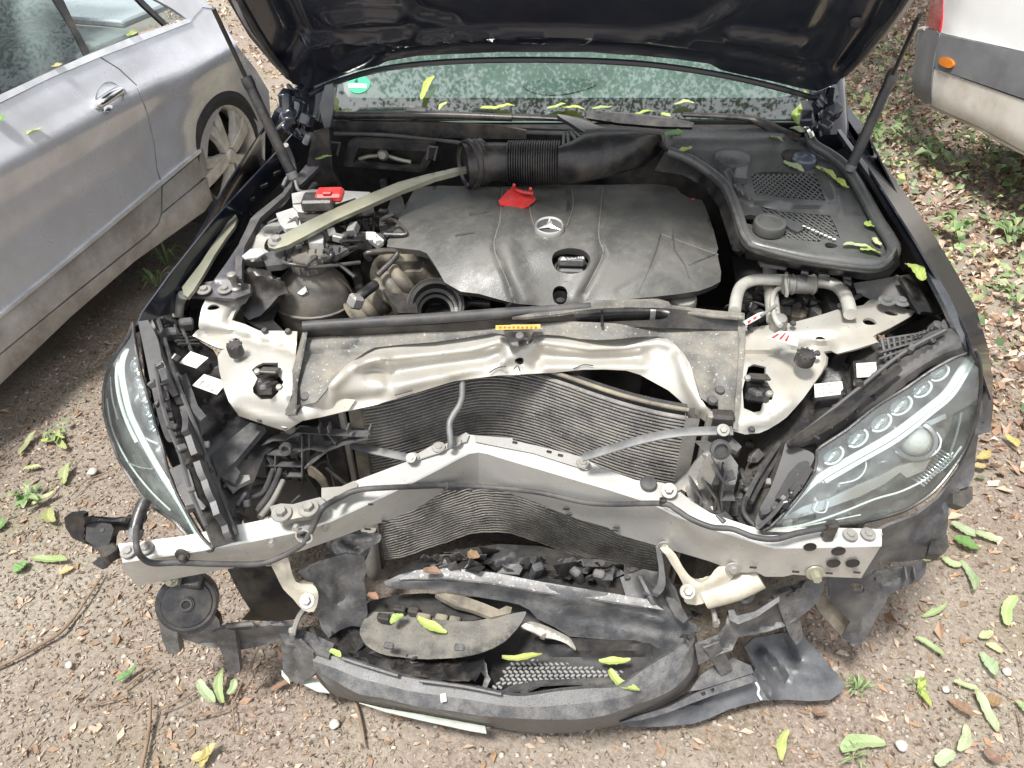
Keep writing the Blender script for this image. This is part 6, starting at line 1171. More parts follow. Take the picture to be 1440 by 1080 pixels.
# ------------------------------------------------------------------ torn off lower bumper lying in front
BU = thing('torn_bumper', 'broken dark grey lower bumper hanging onto the ground in front of the wreck', 'bumper', Z(730, 1020, .0))
skt = '440,919 480,925 520,938 560,950 610,959 657,965 705,976 735,979 785,972 830,968 870,966 887,955 912,937 945,917 965,903 975,896'
crs = '442,942 470,957 505,976 540,982 580,992 630,999 680,1007 740,1011 790,1012 830,1010 865,1002 892,992 920,982 942,972 962,955 972,940 979,905'
skb = '444,950 466,975 500,986 540,993 580,1000 630,1010 682,1020 740,1030 780,1031 805,1030 845,1024 880,1017 905,1006 930,995 950,983 967,970 976,956 984,940 980,906'
def res(s, n, y=None):
    p = [Vector((a, b)) for a, b in sm(s, 4, False)]; d = [0]
    for a, b in zip(p[:-1], p[1:]): d.append(d[-1] + (b - a).length)
    return [(float(np.interp(t, d, [q.x for q in p])), float(np.interp(t, d, [q.y for q in p]))) for t in np.linspace(0, d[-1], n)]
n = 60; A0, B0, C0 = res(skt, n), res(crs, n), res(skb, n)
rows = []
for i in range(n):
    t = i / (n - 1); w = .012 * math.sin(t * 40) * .25
    a = Z(*A0[i], .225 + .05 * t ** 4 + w * .2); b = Z(*B0[i], .195 + .04 * t ** 6); cc = Z(*C0[i], .045 + .13 * max(0, t - .85) / .15)
    m1 = a.lerp(b, .5) + Vector((0, -.002, .006)); rows.append([a + Vector((0, .012, -.01)), a, a.lerp(b, .25) + Vector((0, 0, .004)), m1, a.lerp(b, .8) + Vector((0, 0, .004)), b, b.lerp(cc, .3), b.lerp(cc, .7), cc, cc + Vector((0, .03, .004))])
sk = grid('skirt', rows, M['skirt'], BU, .003, angle=16)
tube('skirt_lip', [Z(x, y, .240) for x, y in L('480,925 520,938 560,950')], .004, M['skirt'], sk, 6); tube('skirt_lip', [Z(x, y, .240) for x, y in L('590,957 650,965 705,976')], .004, M['skirt'], sk, 6)
surf('white_mark', L('619,976 627,975 628,986 620,988'), zf([(619, 976, .218), (628, 986, .211)], dz=.006), M['white'], sk, .001, 4)
surf('corner_piece', L('395,906 420,900 440,919 446,944 440,950 430,956 424,962 410,958 398,945'), zf([(395, 906, .22), (440, 919, .24), (430, 956, .12), (400, 945, .13)], [('412,902 416,950', -.015, 5)]), M['skirt'], BU, .006, 6)
surf('inner_corner', L('392,876 412,874 424,884 470,905 462,925 440,917 424,908 402,906 392,890'), zf([(392, 876, .23), (470, 905, .23), (440, 917, .235)]), M['skirt'], BU, .006, 6)
gp = surf('pale_strip', L('425,956 430,950 446,956 463,974 446,972 426,962'), zf([(425, 956, .09), (463, 974, .10)]), M['pale'], BU, .004, 6); surf('pale_strip', L('505,988 540,996 600,1006 682,1021 684,1031 660,1027 600,1014 540,1000'), zf([(505, 988, .085), (682, 1026, .075)]), M['pale'], BU, .004, 6); surf('pale_strip', L('396,942 404,948 408,962 404,958 396,950'), zf(.10), M['pale'], BU, .004, 6)
surf('under_tray', L('416,902 470,880 520,846 600,834 700,842 760,862 830,880 905,904 980,906 972,912 912,940 885,956 830,968 735,980 657,966 560,951 480,926'), zf([(416, 902, .19), (520, 846, .20), (700, 842, .21), (980, 900, .20), (735, 978, .17), (560, 950, .18), (700, 900, .15)], [('560,930 640,950 690,952', .03, 10), ('470,905 520,930', .02, 8), ('760,905 850,915 905,908', .02, 10)]), M['deep'], BU, .006, 9)
bz = surf('lamp_bezel', sm('506,885 508,896 515,907 528,916 542,921 570,925 600,927 626,926 650,924 674,919 692,912 710,902 722,890 733,876 740,862 736,860 720,863 705,866 680,871 655,874 630,872 605,868 580,862 555,857 535,856 517,864', 2), zf([(506, 885, .235), (600, 927, .225), (722, 890, .26), (740, 862, .275), (605, 868, .245), (517, 862, .235), (620, 900, .262)], [('515,905 542,919 600,925 650,921 692,910 722,888', .010, 5)]), mat('sandy scuffed bezel', (.075, .072, .066), .5, 0, .85, ns=22, dustc=(.19, .175, .145), bump=.5, bs=260, speck=.25, speckc=(.03, .03, .03)), BU, .006, 5)
for x, y in L('547,908 646,911'): box('bezel_lug', Z(x, y, .262), (.022, .014, .012), M['skirt'], bz, (0, 0, -6), .003)
for x, y, w in ((540, 869, .03), (562, 857, .028), (582, 860, .026), (596, 869, .032), (621, 870, .028), (640, 873, .026)): box('bezel_clip', Z(x, y, .25), (w, .016, .02), M['taupe'] if x > 590 else M['black'], bz, (0, 0, -6), .003)
surf('bezel_back', L('520,845 560,836 600,834 640,842 690,858 700,866 655,874 600,868 560,858 520,860'), zf([(520, 850, .235), (690, 860, .255)]), M['deep'], bz, .005, 7)
bl = surf('chrome_blade', sm('733,880 745,874 756,876 770,881 785,888 800,896 806,904 810,914 796,905 780,899 764,896 752,890 742,886', 2), zf([(733, 880, .265), (810, 914, .225)], [('745,878 780,890 800,902', .006, 4)]), mat('dull silver blade', (.42, .40, .36), .35, .5, .4, ns=40, dustc=(.3, .27, .22)), BU, .005, 4)
box('blade_pin', Z(764, 894, .245), (.012, .014, .01), M['taupe'], bl, (0, 0, -20), .001)
surf('taupe_bar', L('612,836 625,834 652,838 680,848 702,857 712,852 720,854 718,862 700,866 690,868 664,858 640,852 622,842'), zf([(612, 836, .29), (718, 858, .275)]), M['taupe'], BU, .012, 5).name = 'trim_bar'
# mesh grille
GQ = L('690,968 718,934 764,926 832,930 898,938 902,946 858,953 780,960')
gz = tps([(690, 968, .175), (764, 926, .16), (898, 940, .175), (858, 953, .19), (780, 960, .195)])
gr = surf('mesh_grille', GQ, lambda x, y: Z(x, y, gz(x, y) - .006), M['deep'], BU, .004, 8)
bm = bmesh.new(); gq = np.array(GQ)
for r_ in range(9):
    for k in range(30):
        x = 690 + 7.8 * k + (r_ % 2) * 3.9 + (8 - r_) * 1.6; y = 929 + r_ * 5.4
        if inpoly(np.array([[x, y]]), GQ)[0]: add_box(bm, Z(x, y, gz(x, y) + .002), (.0112, .0058, .008), (0, 0, -30 if r_ % 2 else 30), .002)
bmesh.ops.recalc_face_normals(bm, faces=bm.faces); tag(finish('mesh_links', bm, mat('worn mesh', (.30, .30, .30), .3, .3, .3), gr), kind='stuff')
fr_ = surf('grille_frame', L('700,974 718,964 760,956 790,955 856,952 872,956 868,966 830,969 785,973 740,978 712,979'), zf([(700, 974, .205), (856, 952, .20), (785, 973, .225), (868, 966, .22)]), M['grey'], BU, .006, 5, ['742,970 760,962 790,960 820,960 820,964 786,969 760,973 744,976', '722,972 732,969 732,975 722,977', '828,961 838,960 838,964 828,966', '846,960 866,959 862,965 846,967'])
surf('torn_edge', L('655,950 672,940 680,926 684,934 686,948 690,955 684,968 678,966 682,952 676,944 668,958'), zf(.20), M['foam'], BU, .004, 4)
surf('crumpled_black', L('560,948 575,934 610,930 660,926 680,924 676,942 660,956 620,955 590,952'), zf([(560, 948, .205), (680, 924, .21), (620, 945, .225)], [('580,940 600,950', .02, 4), ('620,934 630,952', .02, 4), ('650,930 654,950', .015, 4)]), M['black'], BU, .004, 5)
# cross bar under the radiator
cb = surf('lower_grille_bar', L('540,818 562,808 587,802 630,800 680,807 720,814 755,820 830,830 910,842 950,862 980,882 976,905 960,914 940,917 920,914 905,905 860,900 800,895 780,882 755,870 745,858 730,850 705,845 680,841 655,836 605,830 570,829 542,826'),
     zf([(540, 820, .32), (630, 800, .335), (755, 820, .335), (910, 842, .325), (980, 882, .27), (940, 917, .19), (800, 895, .20), (730, 850, .265), (605, 830, .30), (800, 845, .325), (830, 870, .262)], [('545,821 620,816 700,826 780,840 860,852 930,872', .012, 7), ('680,810 755,824 850,838 910,848', .008, 6), ('800,866 880,878 960,892', -.006, 6)]), mat('worn bumper bar', (.072, .074, .080), .4, 0, .7, ns=22, dustc=(.20, .195, .185), bump=.35, bs=200, speck=.3, speckc=(.025, .025, .025)), BU, .006, 4.5)
surf('bar_ledge', L('560,815 584,802 632,798 700,806 760,818 840,831 912,843 934,858 905,853 850,844 760,832 690,819 620,812'), zf([(570, 810, .347), (632, 798, .352), (760, 818, .352), (934, 858, .338), (690, 819, .346)], [('590,806 700,812 780,826 900,848', -.004, 6)]), mat('pale spattered ledge', (.13, .13, .135), .42, 0, .8, ns=30, dustc=(.26, .25, .23), bump=.4, bs=200, speck=.7, speckc=(.5, .49, .46), spec_scale=130), BU, .006, 5)
# crushed stuff between the radiator and the bar
rb_ = surf('rubble_bed', L('545,812 580,790 650,772 700,765 760,768 830,785 920,808 940,822 915,842 830,830 755,820 680,808 620,800'), zf([(545, 812, .29), (700, 765, .30), (930, 815, .30), (755, 820, .32)]), M['deep'], BU, .006, 10)
def shard(name, x, y, z, s, m, parent):
    k = random.randint(5, 8); pts = []
    for i in range(k):
        a = 6.283 * i / k + random.uniform(-.25, .25); r_ = s * random.uniform(.25, 1.1); pts.append((x + r_ * math.cos(a), y + r_ * .5 * math.sin(a)))
    gx, gy = random.uniform(-.002, .002), random.uniform(-.005, .002)
    return surf(name, pts, lambda u, v: Z(u, v, z + (u - x) * gx + (v - y) * gy + .006 * math.sin((u - x) * .35 + (v - y) * .2)), M[m], parent, random.uniform(.0015, .003), max(3.5, s * .3))
for k in range(58):
    x = random.uniform(590, 930); y = 772 + abs(x - 700) * .13 + random.uniform(0, 30)
    shard('broken_piece', x, min(y, 838), random.uniform(.31, .35), random.uniform(9, 30), random.choice(['black', 'deep', 'skirt', 'grey', 'grey', 'black']), BU)
for x, y in L('754,804 812,810 846,814'): box('broken_stub', Z(x, y, .335), (.026, .02, .06), M['grey'], BU, (random.uniform(-20, 20), random.uniform(-20, 20), random.uniform(-40, 40)), .004)
for k in range(26):
    x = random.uniform(420, 700); y = random.uniform(880, 950); shard('broken_piece', x, min(y, 905 + (x - 420) * .17), random.uniform(.20, .225), random.uniform(5, 13), random.choice(['black', 'deep', 'skirt']), BU)
for k in range(14):
    shard('broken_piece', random.uniform(930, 1010), random.uniform(850, 905), random.uniform(.24, .29), random.uniform(5, 12), random.choice(['black', 'grey', 'skirt']), BU)
surf('folded_sheet', L('680,790 700,768 725,776 740,790 730,808 700,806'), zf([(680, 790, .32), (735, 800, .34), (700, 770, .33)], [('695,790 720,780', .03, 8)]), M['grey'], BU, .004, 5)
surf('crumpled_panel', L('872,812 905,800 930,806 950,826 958,850 940,862 915,862 905,846 880,838'), zf([(872, 812, .33), (958, 850, .29), (905, 846, .325), (930, 806, .35)], [('900,810 920,850', .03, 8), ('930,815 945,850', -.02, 6)]), M['grey'], BU, .006, 5)
surf('torn_flap', L('935,838 948,842 958,852 968,870 962,876 950,868 942,854'), zf(.31), M['grey'], BU, .004, 5)
# right hand carriers and splash plate
tr_ = surf('splash_plate', L('858,1017 900,1003 930,996 1000,976 1056,956 1063,938 1046,910 1060,897 1100,890 1128,892 1138,904 1152,918 1168,938 1189,962 1182,974 1168,984 1140,986 1105,984 1076,985 1052,990 1024,998 998,1010 975,1018 930,1022 888,1022'),
     zf([(858, 1017, .05), (930, 996, .06), (1060, 950, .075), (1050, 905, .10), (1128, 892, .11), (1189, 962, .045), (1140, 986, .035), (1024, 998, .04), (930, 1022, .035), (1110, 940, .06)], [('1062,940 1080,960 1085,980', .02, 6), ('1066,915 1085,935 1098,952', -.03, 7), ('1100,900 1115,925', -.02, 8), ('1120,945 1150,950', .012, 12), ('900,1012 1000,988', .01, 8)]), mat('wet looking splash plate', (.05, .053, .06), .36, 0, .6, ns=13, dustc=(.13, .13, .13), bump=.3, bs=80), BU, .006, 6)
tube('torn_white_edge', [Z(x, y, .07) for x, y in L('1063,960 1067,968 1066,976 1071,984')], .003, M['white'], tr_, 6)
ts = surf('trim_strip', L('872,1016 900,1006 940,994 985,971 1030,957 1056,949 1061,952 1058,960 1030,969 1002,978 970,990 940,1002 905,1012'), zf([(872, 1016, .10), (985, 972, .125), (1060, 952, .13), (970, 990, .11)]), M['skirt'], BU, .012, 6, ['985,974 991,972 993,977 987,979', '999,969 1004,967 1005,972 1001,974', '882,1006 889,1004 891,1009 884,1011', '896,1002 904,998 906,1003 899,1006'])
tp = surf('tray_top', L('985,950 1000,938 1030,925 1056,936 1060,946 1030,956 985,970 970,972'), zf([(985, 950, .15), (1056, 936, .14), (970, 970, .14)]), M['skirt'], BU, .006, 7)
ab = surf('carrier', L('977,906 985,902 1010,892 1020,878 1024,862 1032,858 1036,864 1060,858 1078,846 1095,832 1115,822 1130,815 1160,816 1158,830 1150,846 1138,858 1125,868 1105,880 1080,888 1055,893 1038,896 1030,914 1012,920 1000,926 982,935'),
     zf([(977, 906, .26), (1024, 862, .31), (1095, 832, .34), (1158, 818, .36), (1138, 858, .31), (1080, 888, .24), (1030, 914, .235), (982, 935, .20)], [('1040,872 1090,850 1130,825', .02, 5), ('985,908 1015,894 1035,866', .012, 4), ('1000,918 1030,905', -.012, 5), ('1050,890 1120,866', -.01, 5)]), M['skirt'], BU, .01, 6)
surf('carrier_tab', L('1090,842 1100,834 1115,829 1122,850 1130,894 1126,902 1120,907 1110,893 1100,866'), zf([(1090, 842, .35), (1115, 829, .36), (1120, 905, .20), (1130, 892, .22)]), M['skirt'], ab, .014, 6)
surf('carrier_tab', L('990,912 1012,903 1022,924 1030,940 1022,947 1014,950 1002,930'), zf([(990, 912, .26), (1012, 903, .265), (1014, 950, .15), (1030, 940, .16)]), M['skirt'], ab, .014, 6)
surf('carrier_flange', L('1024,858 1032,857 1036,866 1062,860 1096,838 1096,846 1064,868 1038,878 1026,872'), zf([(1024, 858, .335), (1096, 840, .365), (1038, 878, .32)]), M['skirt'], ab, .006, 5)
tube('link_rod', [Z(x, y, .32) for x, y in L('998,848 1004,862 1006,876')], .006, M['alu2'], ab, 8); box('rod_clip', Z(1007, 876, .31), (.014, .014, .02), M['alu2'], ab, (0, 0, 10), .003)
tube('hanging_hose', [Z(x, y, .30) for x, y in L('1036,832 1040,840 1046,846 1054,842 1058,830 1060,818')], .009, M['alu2'], CAR, 10)
# left hand carrier
lc = surf('carrier', L('222,862 244,872 250,884 290,888 318,883 345,886 372,880 394,875 412,881 416,896 398,900 370,908 338,914 320,912 285,908 262,900 242,896 228,880'), zf([(222, 862, .28), (318, 884, .25), (412, 882, .27), (398, 900, .21), (285, 908, .19), (242, 896, .22)], [('250,886 318,888 400,880', .014, 4), ('250,898 320,906 400,896', -.01, 6)]), M['skirt'], BU, .01, 6)
surf('carrier_tab', L('220,862 232,864 249,882 250,900 253,916 245,921 236,918 228,900'), zf([(220, 862, .29), (249, 882, .27), (245, 920, .15)]), M['skirt'], lc, .014, 6)
surf('carrier_tab', L('298,889 318,884 330,887 334,910 338,944 330,949 321,948 314,925 306,905'), zf([(298, 889, .26), (330, 887, .27), (330, 948, .12)]), M['skirt'], lc, .014, 6)
tube('top_strip', [Z(x, y, .29) for x, y in L('318,880 355,877 358,881')], .006, M['grey'], lc, 8, 1)
tube('metal_strap', [Z(x, y, .27) for x, y in L('428,856 420,868 414,884 412,892')], .006, M['alu2'], BU, 6); box('strap_clip', Z(411, 888, .26), (.014, .014, .02), M['alu2'], BU, (0, 0, 20), .003)
surf('liner_panel', L('415,884 440,880 462,890 500,884 520,900 500,918 470,912 440,905 420,905'), zf([(415, 884, .22), (520, 900, .20)], [('440,885 450,905', .02, 5), ('480,890 490,910', -.02, 6)]), M['black'], BU, .006, 6)
# ------------------------------------------------------------------ lime bracts and green leaves that have come down
LC = [(.36, .45, .13), (.35, .41, .215), (.14, .25, .085), (.42, .35, .15), (.22, .13, .08)]
LV = [leafmat('leaf skin', True, trans=.25), leafmat('dead leaf skin', True, trans=.05, rough=.75)]
def paint(o, cols):
    at = o.data.color_attributes.new('col', 'FLOAT_COLOR', 'POINT'); at.data.foreach_set('color', np.concatenate([np.array(cols), np.ones((len(cols), 1))], 1).ravel())
def leaf(label, x0, y0, x1, y1, wpx, place, m=0, bend=.12, curl=.12, group=None, lift=.004):
    a, b = Vector(place(x0, y0)), Vector(place(x1, y1)); n_ = 14; nc = 9
    l = (b - a).length; t = (b - a).normalized(); up_ = Vector((0, 0, 1)) if abs(t.z) < .8 else Vector((0, -1, .3)); s = t.cross(up_).normalized(); up_ = s.cross(t)
    depth = (a - CAMP).length; w = wpx * depth / FPX * .5; bm = bmesh.new(); rows = []; cols = []; sg = random.choice((-1, 1))
    base = np.array(LC[m]) * random.uniform(.82, 1.12) * np.array([random.uniform(.88, 1.1), 1, random.uniform(.8, 1.2)]); brown = np.array([.24, .15, .07]); tipb = random.uniform(.0, .7) if m != 2 else .15; ph = random.uniform(0, 6); tw = random.uniform(-.5, .5); fold = random.uniform(.2, .55)
    for i in range(n_):
        u = i / (n_ - 1); prof = (math.sin(math.pi * min(1, u * .90 + .07)) ** random.uniform(.5, .62)) * (1 + .12 * math.sin(u * 9 + ph) + .05 * math.sin(u * 31 + ph)); ww = w * prof
        c = a.lerp(b, u) + s * (bend * l * sg * math.sin(math.pi * u)) + up_ * (lift + curl * l * (u * u if curl > 0 else -(1 - u) ** 2) + .025 * l * math.sin(u * 8 + ph)); row = []
        for k in range(nc):
            v = (k / (nc - 1)) * 2 - 1; row.append(c + s * (v * ww) + up_ * (abs(v) * ww * fold + v * tw * ww * u + .10 * ww * math.sin(u * 26 + abs(v) * 5 + ph)) - a)
            q = base * (1.22 if abs(v) < .1 else 1.0) * (1 + .10 * math.sin(u * 40 - abs(v) * 9)); e = tipb * max(0, abs(u - .5) * 2 - .72) / .28 + .35 * tipb * max(0, abs(v) - .7); cols.append(q * (1 - min(1, e)) + brown * min(1, e))
        rows.append(row)
    if curl < 0:
        dz = min(p.z for r in rows for p in r); rows = [[p - Vector((0, 0, dz * .8)) for p in r] for r in rows] if up_.z > .7 else rows
    grid('', rows, None, bm_in=bm); o = finish('leaf', bm, LV[1 if m == 4 else 0], None, True, 80); paint(o, cols); o.location = a; tag(o, label, 'leaf', group)
    return o
gz0 = lambda x, y: Z(x, y, .004)
zz = lambda z: (lambda x, y: Z(x, y, z))
cow = lambda x, y: zf(cz)(x, y) + Vector((0, 0, .004))
wsl = lambda x, y: ws(x, y, -.012)
cpl = lambda x, y: cplace(x, y, .008)
G1, G2, G3 = 'fallen leaves on the ground', 'fallen leaves on the wreck', 'fallen leaves on the torn bumper'
D = [
 ('pale leaf flat on the earth at the far left edge, below the silver coupe', 28, 640, 54, 612, 8, gz0, 1, G1), ('lime leaf in the clump left of the left headlight, uppermost', 58, 622, 92, 618, 9, gz0, 0, G1),
 ('narrow pale leaf hanging out of the clump left of the headlight', 84, 608, 94, 632, 8, gz0, 1, G1), ('long pale leaf standing upright above the loose black bracket', 90, 682, 99, 656, 11, gz0, 1, G1),
 ('short pale leaf lying flat just left of the upright pale leaf', 34, 662, 58, 656, 7, gz0, 1, G1), ('green leaf of the low clump left of the loose black bracket', 22, 712, 50, 694, 12, gz0, 2, G1),
 ('pale green leaf pointing right in the clump left of the black bracket', 44, 712, 80, 696, 9, gz0, 1, G1), ('rounded pale leaf straight left of the loose black bracket', 69, 716, 79, 740, 13, gz0, 1, G1),
 ('broad green leaf with a stalk near the left photo edge', 20, 806, 40, 792, 15, gz0, 2, G1), ('long yellowish leaf below the loose black bracket', 46, 787, 98, 793, 10, gz0, 1, G1), ('green leaf cut by the left photo edge', -6, 748, 6, 732, 12, gz0, 2, G1),
 ('small dry yellowish leaf under the long yellowish one', 84, 808, 104, 800, 8, gz0, 3, G1), ('bright green curled leaf on bark chips in the lower left', 165, 958, 194, 938, 10, gz0, 2, G1),
 ('pale green leaf left of two upright ones under the left bumper tab', 279, 958, 304, 992, 12, gz0, 1, G1), ('upright pale green leaf beneath the left bumper tab', 314, 990, 316, 944, 11, gz0, 1, G1), ('short light leaf leaning against the upright green one', 322, 978, 332, 958, 9, gz0, 1, G1),
 ('yellow withered leaf at the bottom edge left of the middle', 270, 1070, 306, 1050, 13, gz0, 3, G1), ('second yellow withered leaf at the bottom edge, touching the first', 282, 1080, 292, 1052, 9, gz0, 3, G1),
 ('pale leaf pointing down to the right, highest of those right of the side bracket', 1350, 790, 1366, 836, 10, gz0, 1, G1), ('upright pale leaf at the right edge', 1414, 880, 1426, 842, 12, gz0, 1, G1), ('long pale leaf slanting down right of the splash plate', 1286, 898, 1326, 926, 9, gz0, 1, G1),
 ('pale leaf with pointed tip near the right edge, middle of its row', 1378, 918, 1397, 954, 12, gz0, 1, G1), ('slim upright leaf right of the splash plate corner', 1296, 954, 1306, 998, 11, gz0, 0, G1), ('longest pale leaf in the lower right corner area', 1370, 974, 1402, 1030, 12, gz0, 1, G1),
 ('curled green leaf in the lower right', 1346, 1058, 1358, 1020, 11, gz0, 1, G1), ('leaf cut by the bottom edge at the lower right', 1316, 1076, 1338, 1060, 14, gz0, 1, G1), ('narrow bright green leaf standing at the bottom right of centre', 1098, 1070, 1106, 1030, 11, gz0, 0, G1), ('wide bright green leaf at the bottom right', 1180, 1058, 1244, 1046, 18, gz0, 1, G1),
 ('greyish dry leaf right of the lower side bracket', 1296, 868, 1330, 852, 7, gz0, 1, G1), ('folded pale leaf left of the upright right edge leaf', 1376, 898, 1396, 888, 9, gz0, 1, G1), ('small pale leaf below the folded one at right', 1386, 906, 1408, 920, 8, gz0, 1, G1), ('thin pale leaf crossing stalks at lower right', 1340, 960, 1376, 970, 7, gz0, 1, G1), ('leaf touching the right edge near the bottom', 1428, 986, 1448, 1012, 10, gz0, 1, G1),
 ('broad dark green leaf on the gravel right of the headlight bracket', 1342, 756, 1374, 776, 18, gz0, 2, G1), ('pale leaf above the broad dark green one', 1336, 738, 1372, 754, 11, gz0, 1, G1), ('pale leaf running from the side bracket tip', 1296, 790, 1324, 784, 8, gz0, 1, G1), ('pale leaf between the bracket tip and the slanting one', 1324, 786, 1350, 798, 9, gz0, 1, G1), ('yellowish leaf pair upper, right of the wheel arch shield', 1372, 648, 1392, 634, 10, gz0, 3, G1), ('yellowish leaf pair lower, right of the wheel arch shield', 1368, 656, 1386, 654, 9, gz0, 3, G1), ('pale leaf right of the broad dark green leaf', 1370, 752, 1404, 762, 10, gz0, 1, G1), ('yellow leaf bent like a hook right of the headlight', 1412, 612, 1430, 632, 9, gz0, 3, G1),
 ('rusty brown dead leaf below the splash plate', 1142, 1006, 1162, 1000, 12, gz0, 4, G1), ('orange brown dead leaf at the lower right among pale leaves', 1334, 984, 1364, 1012, 12, gz0, 4, G1), ('reddish dead leaf in the lower right corner', 1386, 980, 1404, 994, 16, gz0, 4, G1), ('round orange dead leaf at the bottom right edge', 1384, 1068, 1402, 1060, 18, gz0, 4, G1), ('orange brown dead leaf beside the bumper corner at left', 382, 972, 414, 964, 9, gz0, 4, G1),
 ('yellow leaf stuck upright on the windscreen', 594, 142, 612, 110, 9, wsl, 0, G2), ('pale leaf at the left foot of the windscreen', 462, 150, 476, 160, 8, wsl, 1, G2), ('yellow leaf upright at the left windscreen corner', 472, 158, 474, 140, 7, wsl, 0, G2), ('thin leaf lying along the left end of the wiper', 474, 160, 496, 158, 6, wsl, 1, G2), ('yellow crumb of leaf at the wiper head', 574, 156, 584, 156, 8, wsl, 3, G2), ('small pointed leaf above the left wiper', 618, 156, 630, 146, 6, wsl, 0, G2), ('wide lime leaf draped over the left wiper', 676, 156, 724, 154, 13, wsl, 0, G2), ('star shaped pair of lime leaves on the wiper, left one', 770, 156, 796, 150, 8, wsl, 0, G2), ('long lime leaf right of the star shaped one on the wiper', 788, 152, 822, 157, 8, wsl, 0, G2), ('lime leaf behind the start of the right wiper blade', 832, 154, 860, 153, 8, wsl, 0, G2), ('lime leaf under the middle of the right wiper', 888, 164, 920, 160, 9, wsl, 0, G2), ('lime leaf hanging over the right wiper blade', 928, 163, 942, 167, 10, wsl, 0, G2), ('pale oval leaf on the windscreen above the right wiper', 948, 149, 976, 148, 8, wsl, 1, G2), ('dark green leaf at the tip of the right wiper blade', 934, 193, 960, 190, 10, zz(.995), 2, G2), ('lime leaf beside the end of the air hose', 952, 216, 972, 210, 10, zz(.985), 0, G2),
 ('upright lime leaf in the right windscreen corner, uppermost', 1124, 158, 1128, 134, 14, zz(1.02), 0, G2), ('lime leaf below the uppermost one in the right windscreen corner', 1122, 176, 1126, 156, 12, zz(1.01), 0, G2), ('pale leaf lying at the root of the right wiper', 1110, 182, 1130, 190, 11, zz(1.0), 1, G2), ('white withered leaf beside the right wiper root', 1082, 194, 1100, 202, 10, zz(.99), 1, G2),
 ('pale leaf on the mesh left of the blue cap', 1100, 231, 1128, 246, 11, cow, 1, G2), ('curled lime leaf right of the blue cap', 1146, 238, 1176, 262, 13, cow, 0, G2), ('lime leaf at the lower end of the curled one by the seal', 1176, 254, 1190, 270, 11, cow, 0, G2), ('rolled lime leaf on the filter cover near the seal bend', 1216, 322, 1230, 318, 15, cow, 0, G2), ('pale small leaf under the rolled one on the filter cover', 1226, 338, 1236, 350, 8, cow, 1, G2), ('long pale leaf in the front right corner of the filter cover', 1184, 349, 1220, 354, 8, cow, 1, G2), ('lime leaf crossing the long pale one on the filter cover', 1208, 354, 1238, 362, 13, cow, 0, G2), ('lime leaf on the right wing edge', 1274, 372, 1296, 400, 14, zz(.895), 0, G2), ('lime leaf sitting left of the pollen filter opening', 444, 226, 468, 222, 9, zz(.93), 0, G2),
 ('lime leaf on the door of the silver coupe', 38, 190, 60, 183, 6, cpl, 0, G2), ('green leaf on the silver coupe cut by the photo edge', -6, 176, 4, 164, 10, cpl, 2, G2), ('yellow leaf on the window sill of the silver coupe, left one', 74, 96, 88, 92, 7, cpl, 3, G2), ('yellow leaf on the rear window sill of the silver coupe', 180, 53, 194, 48, 7, cpl, 0, G2),
 ('short lime leaf on the sandy oval bezel, left one', 549, 877, 568, 868, 12, zz(.262), 0, G3), ('longer lime leaf on the sandy oval bezel, right one', 588, 872, 628, 890, 13, zz(.272), 0, G3), ('lime leaf tucked behind the left end of the bumper skirt', 464, 916, 480, 926, 8, zz(.242), 0, G3), ('horizontal lime leaf at the left end of the mesh', 706, 926, 762, 924, 10, zz(.22), 0, G3), ('horizontal lime leaf at the right end of the mesh', 842, 930, 886, 931, 10, zz(.22), 0, G3), ('slanting lime leaf across the skirt right of the mesh', 856, 944, 898, 977, 14, zz(.228), 0, G3),
 ('rust brown leaf caught below the radiator', 660, 776, 674, 790, 13, zz(.36), 4, G3), ('orange brown dead leaf on the grille bar at left', 596, 808, 620, 806, 12, zz(.36), 4, G3), ('dark brown leaf caught left of the grille bar', 518, 838, 532, 842, 9, zz(.30), 4, G3),
]
for lab, x0, y0, x1, y1, w, pl_, m, gr_ in D: leaf(lab, x0, y0, x1, y1, w, pl_, m, group=gr_, bend=random.uniform(.02, .14), curl=(random.choice((.25, .35, -.3)) if m == 4 else random.choice((.12, .08, -.10, .18))) if gr_ != G2 else .06)
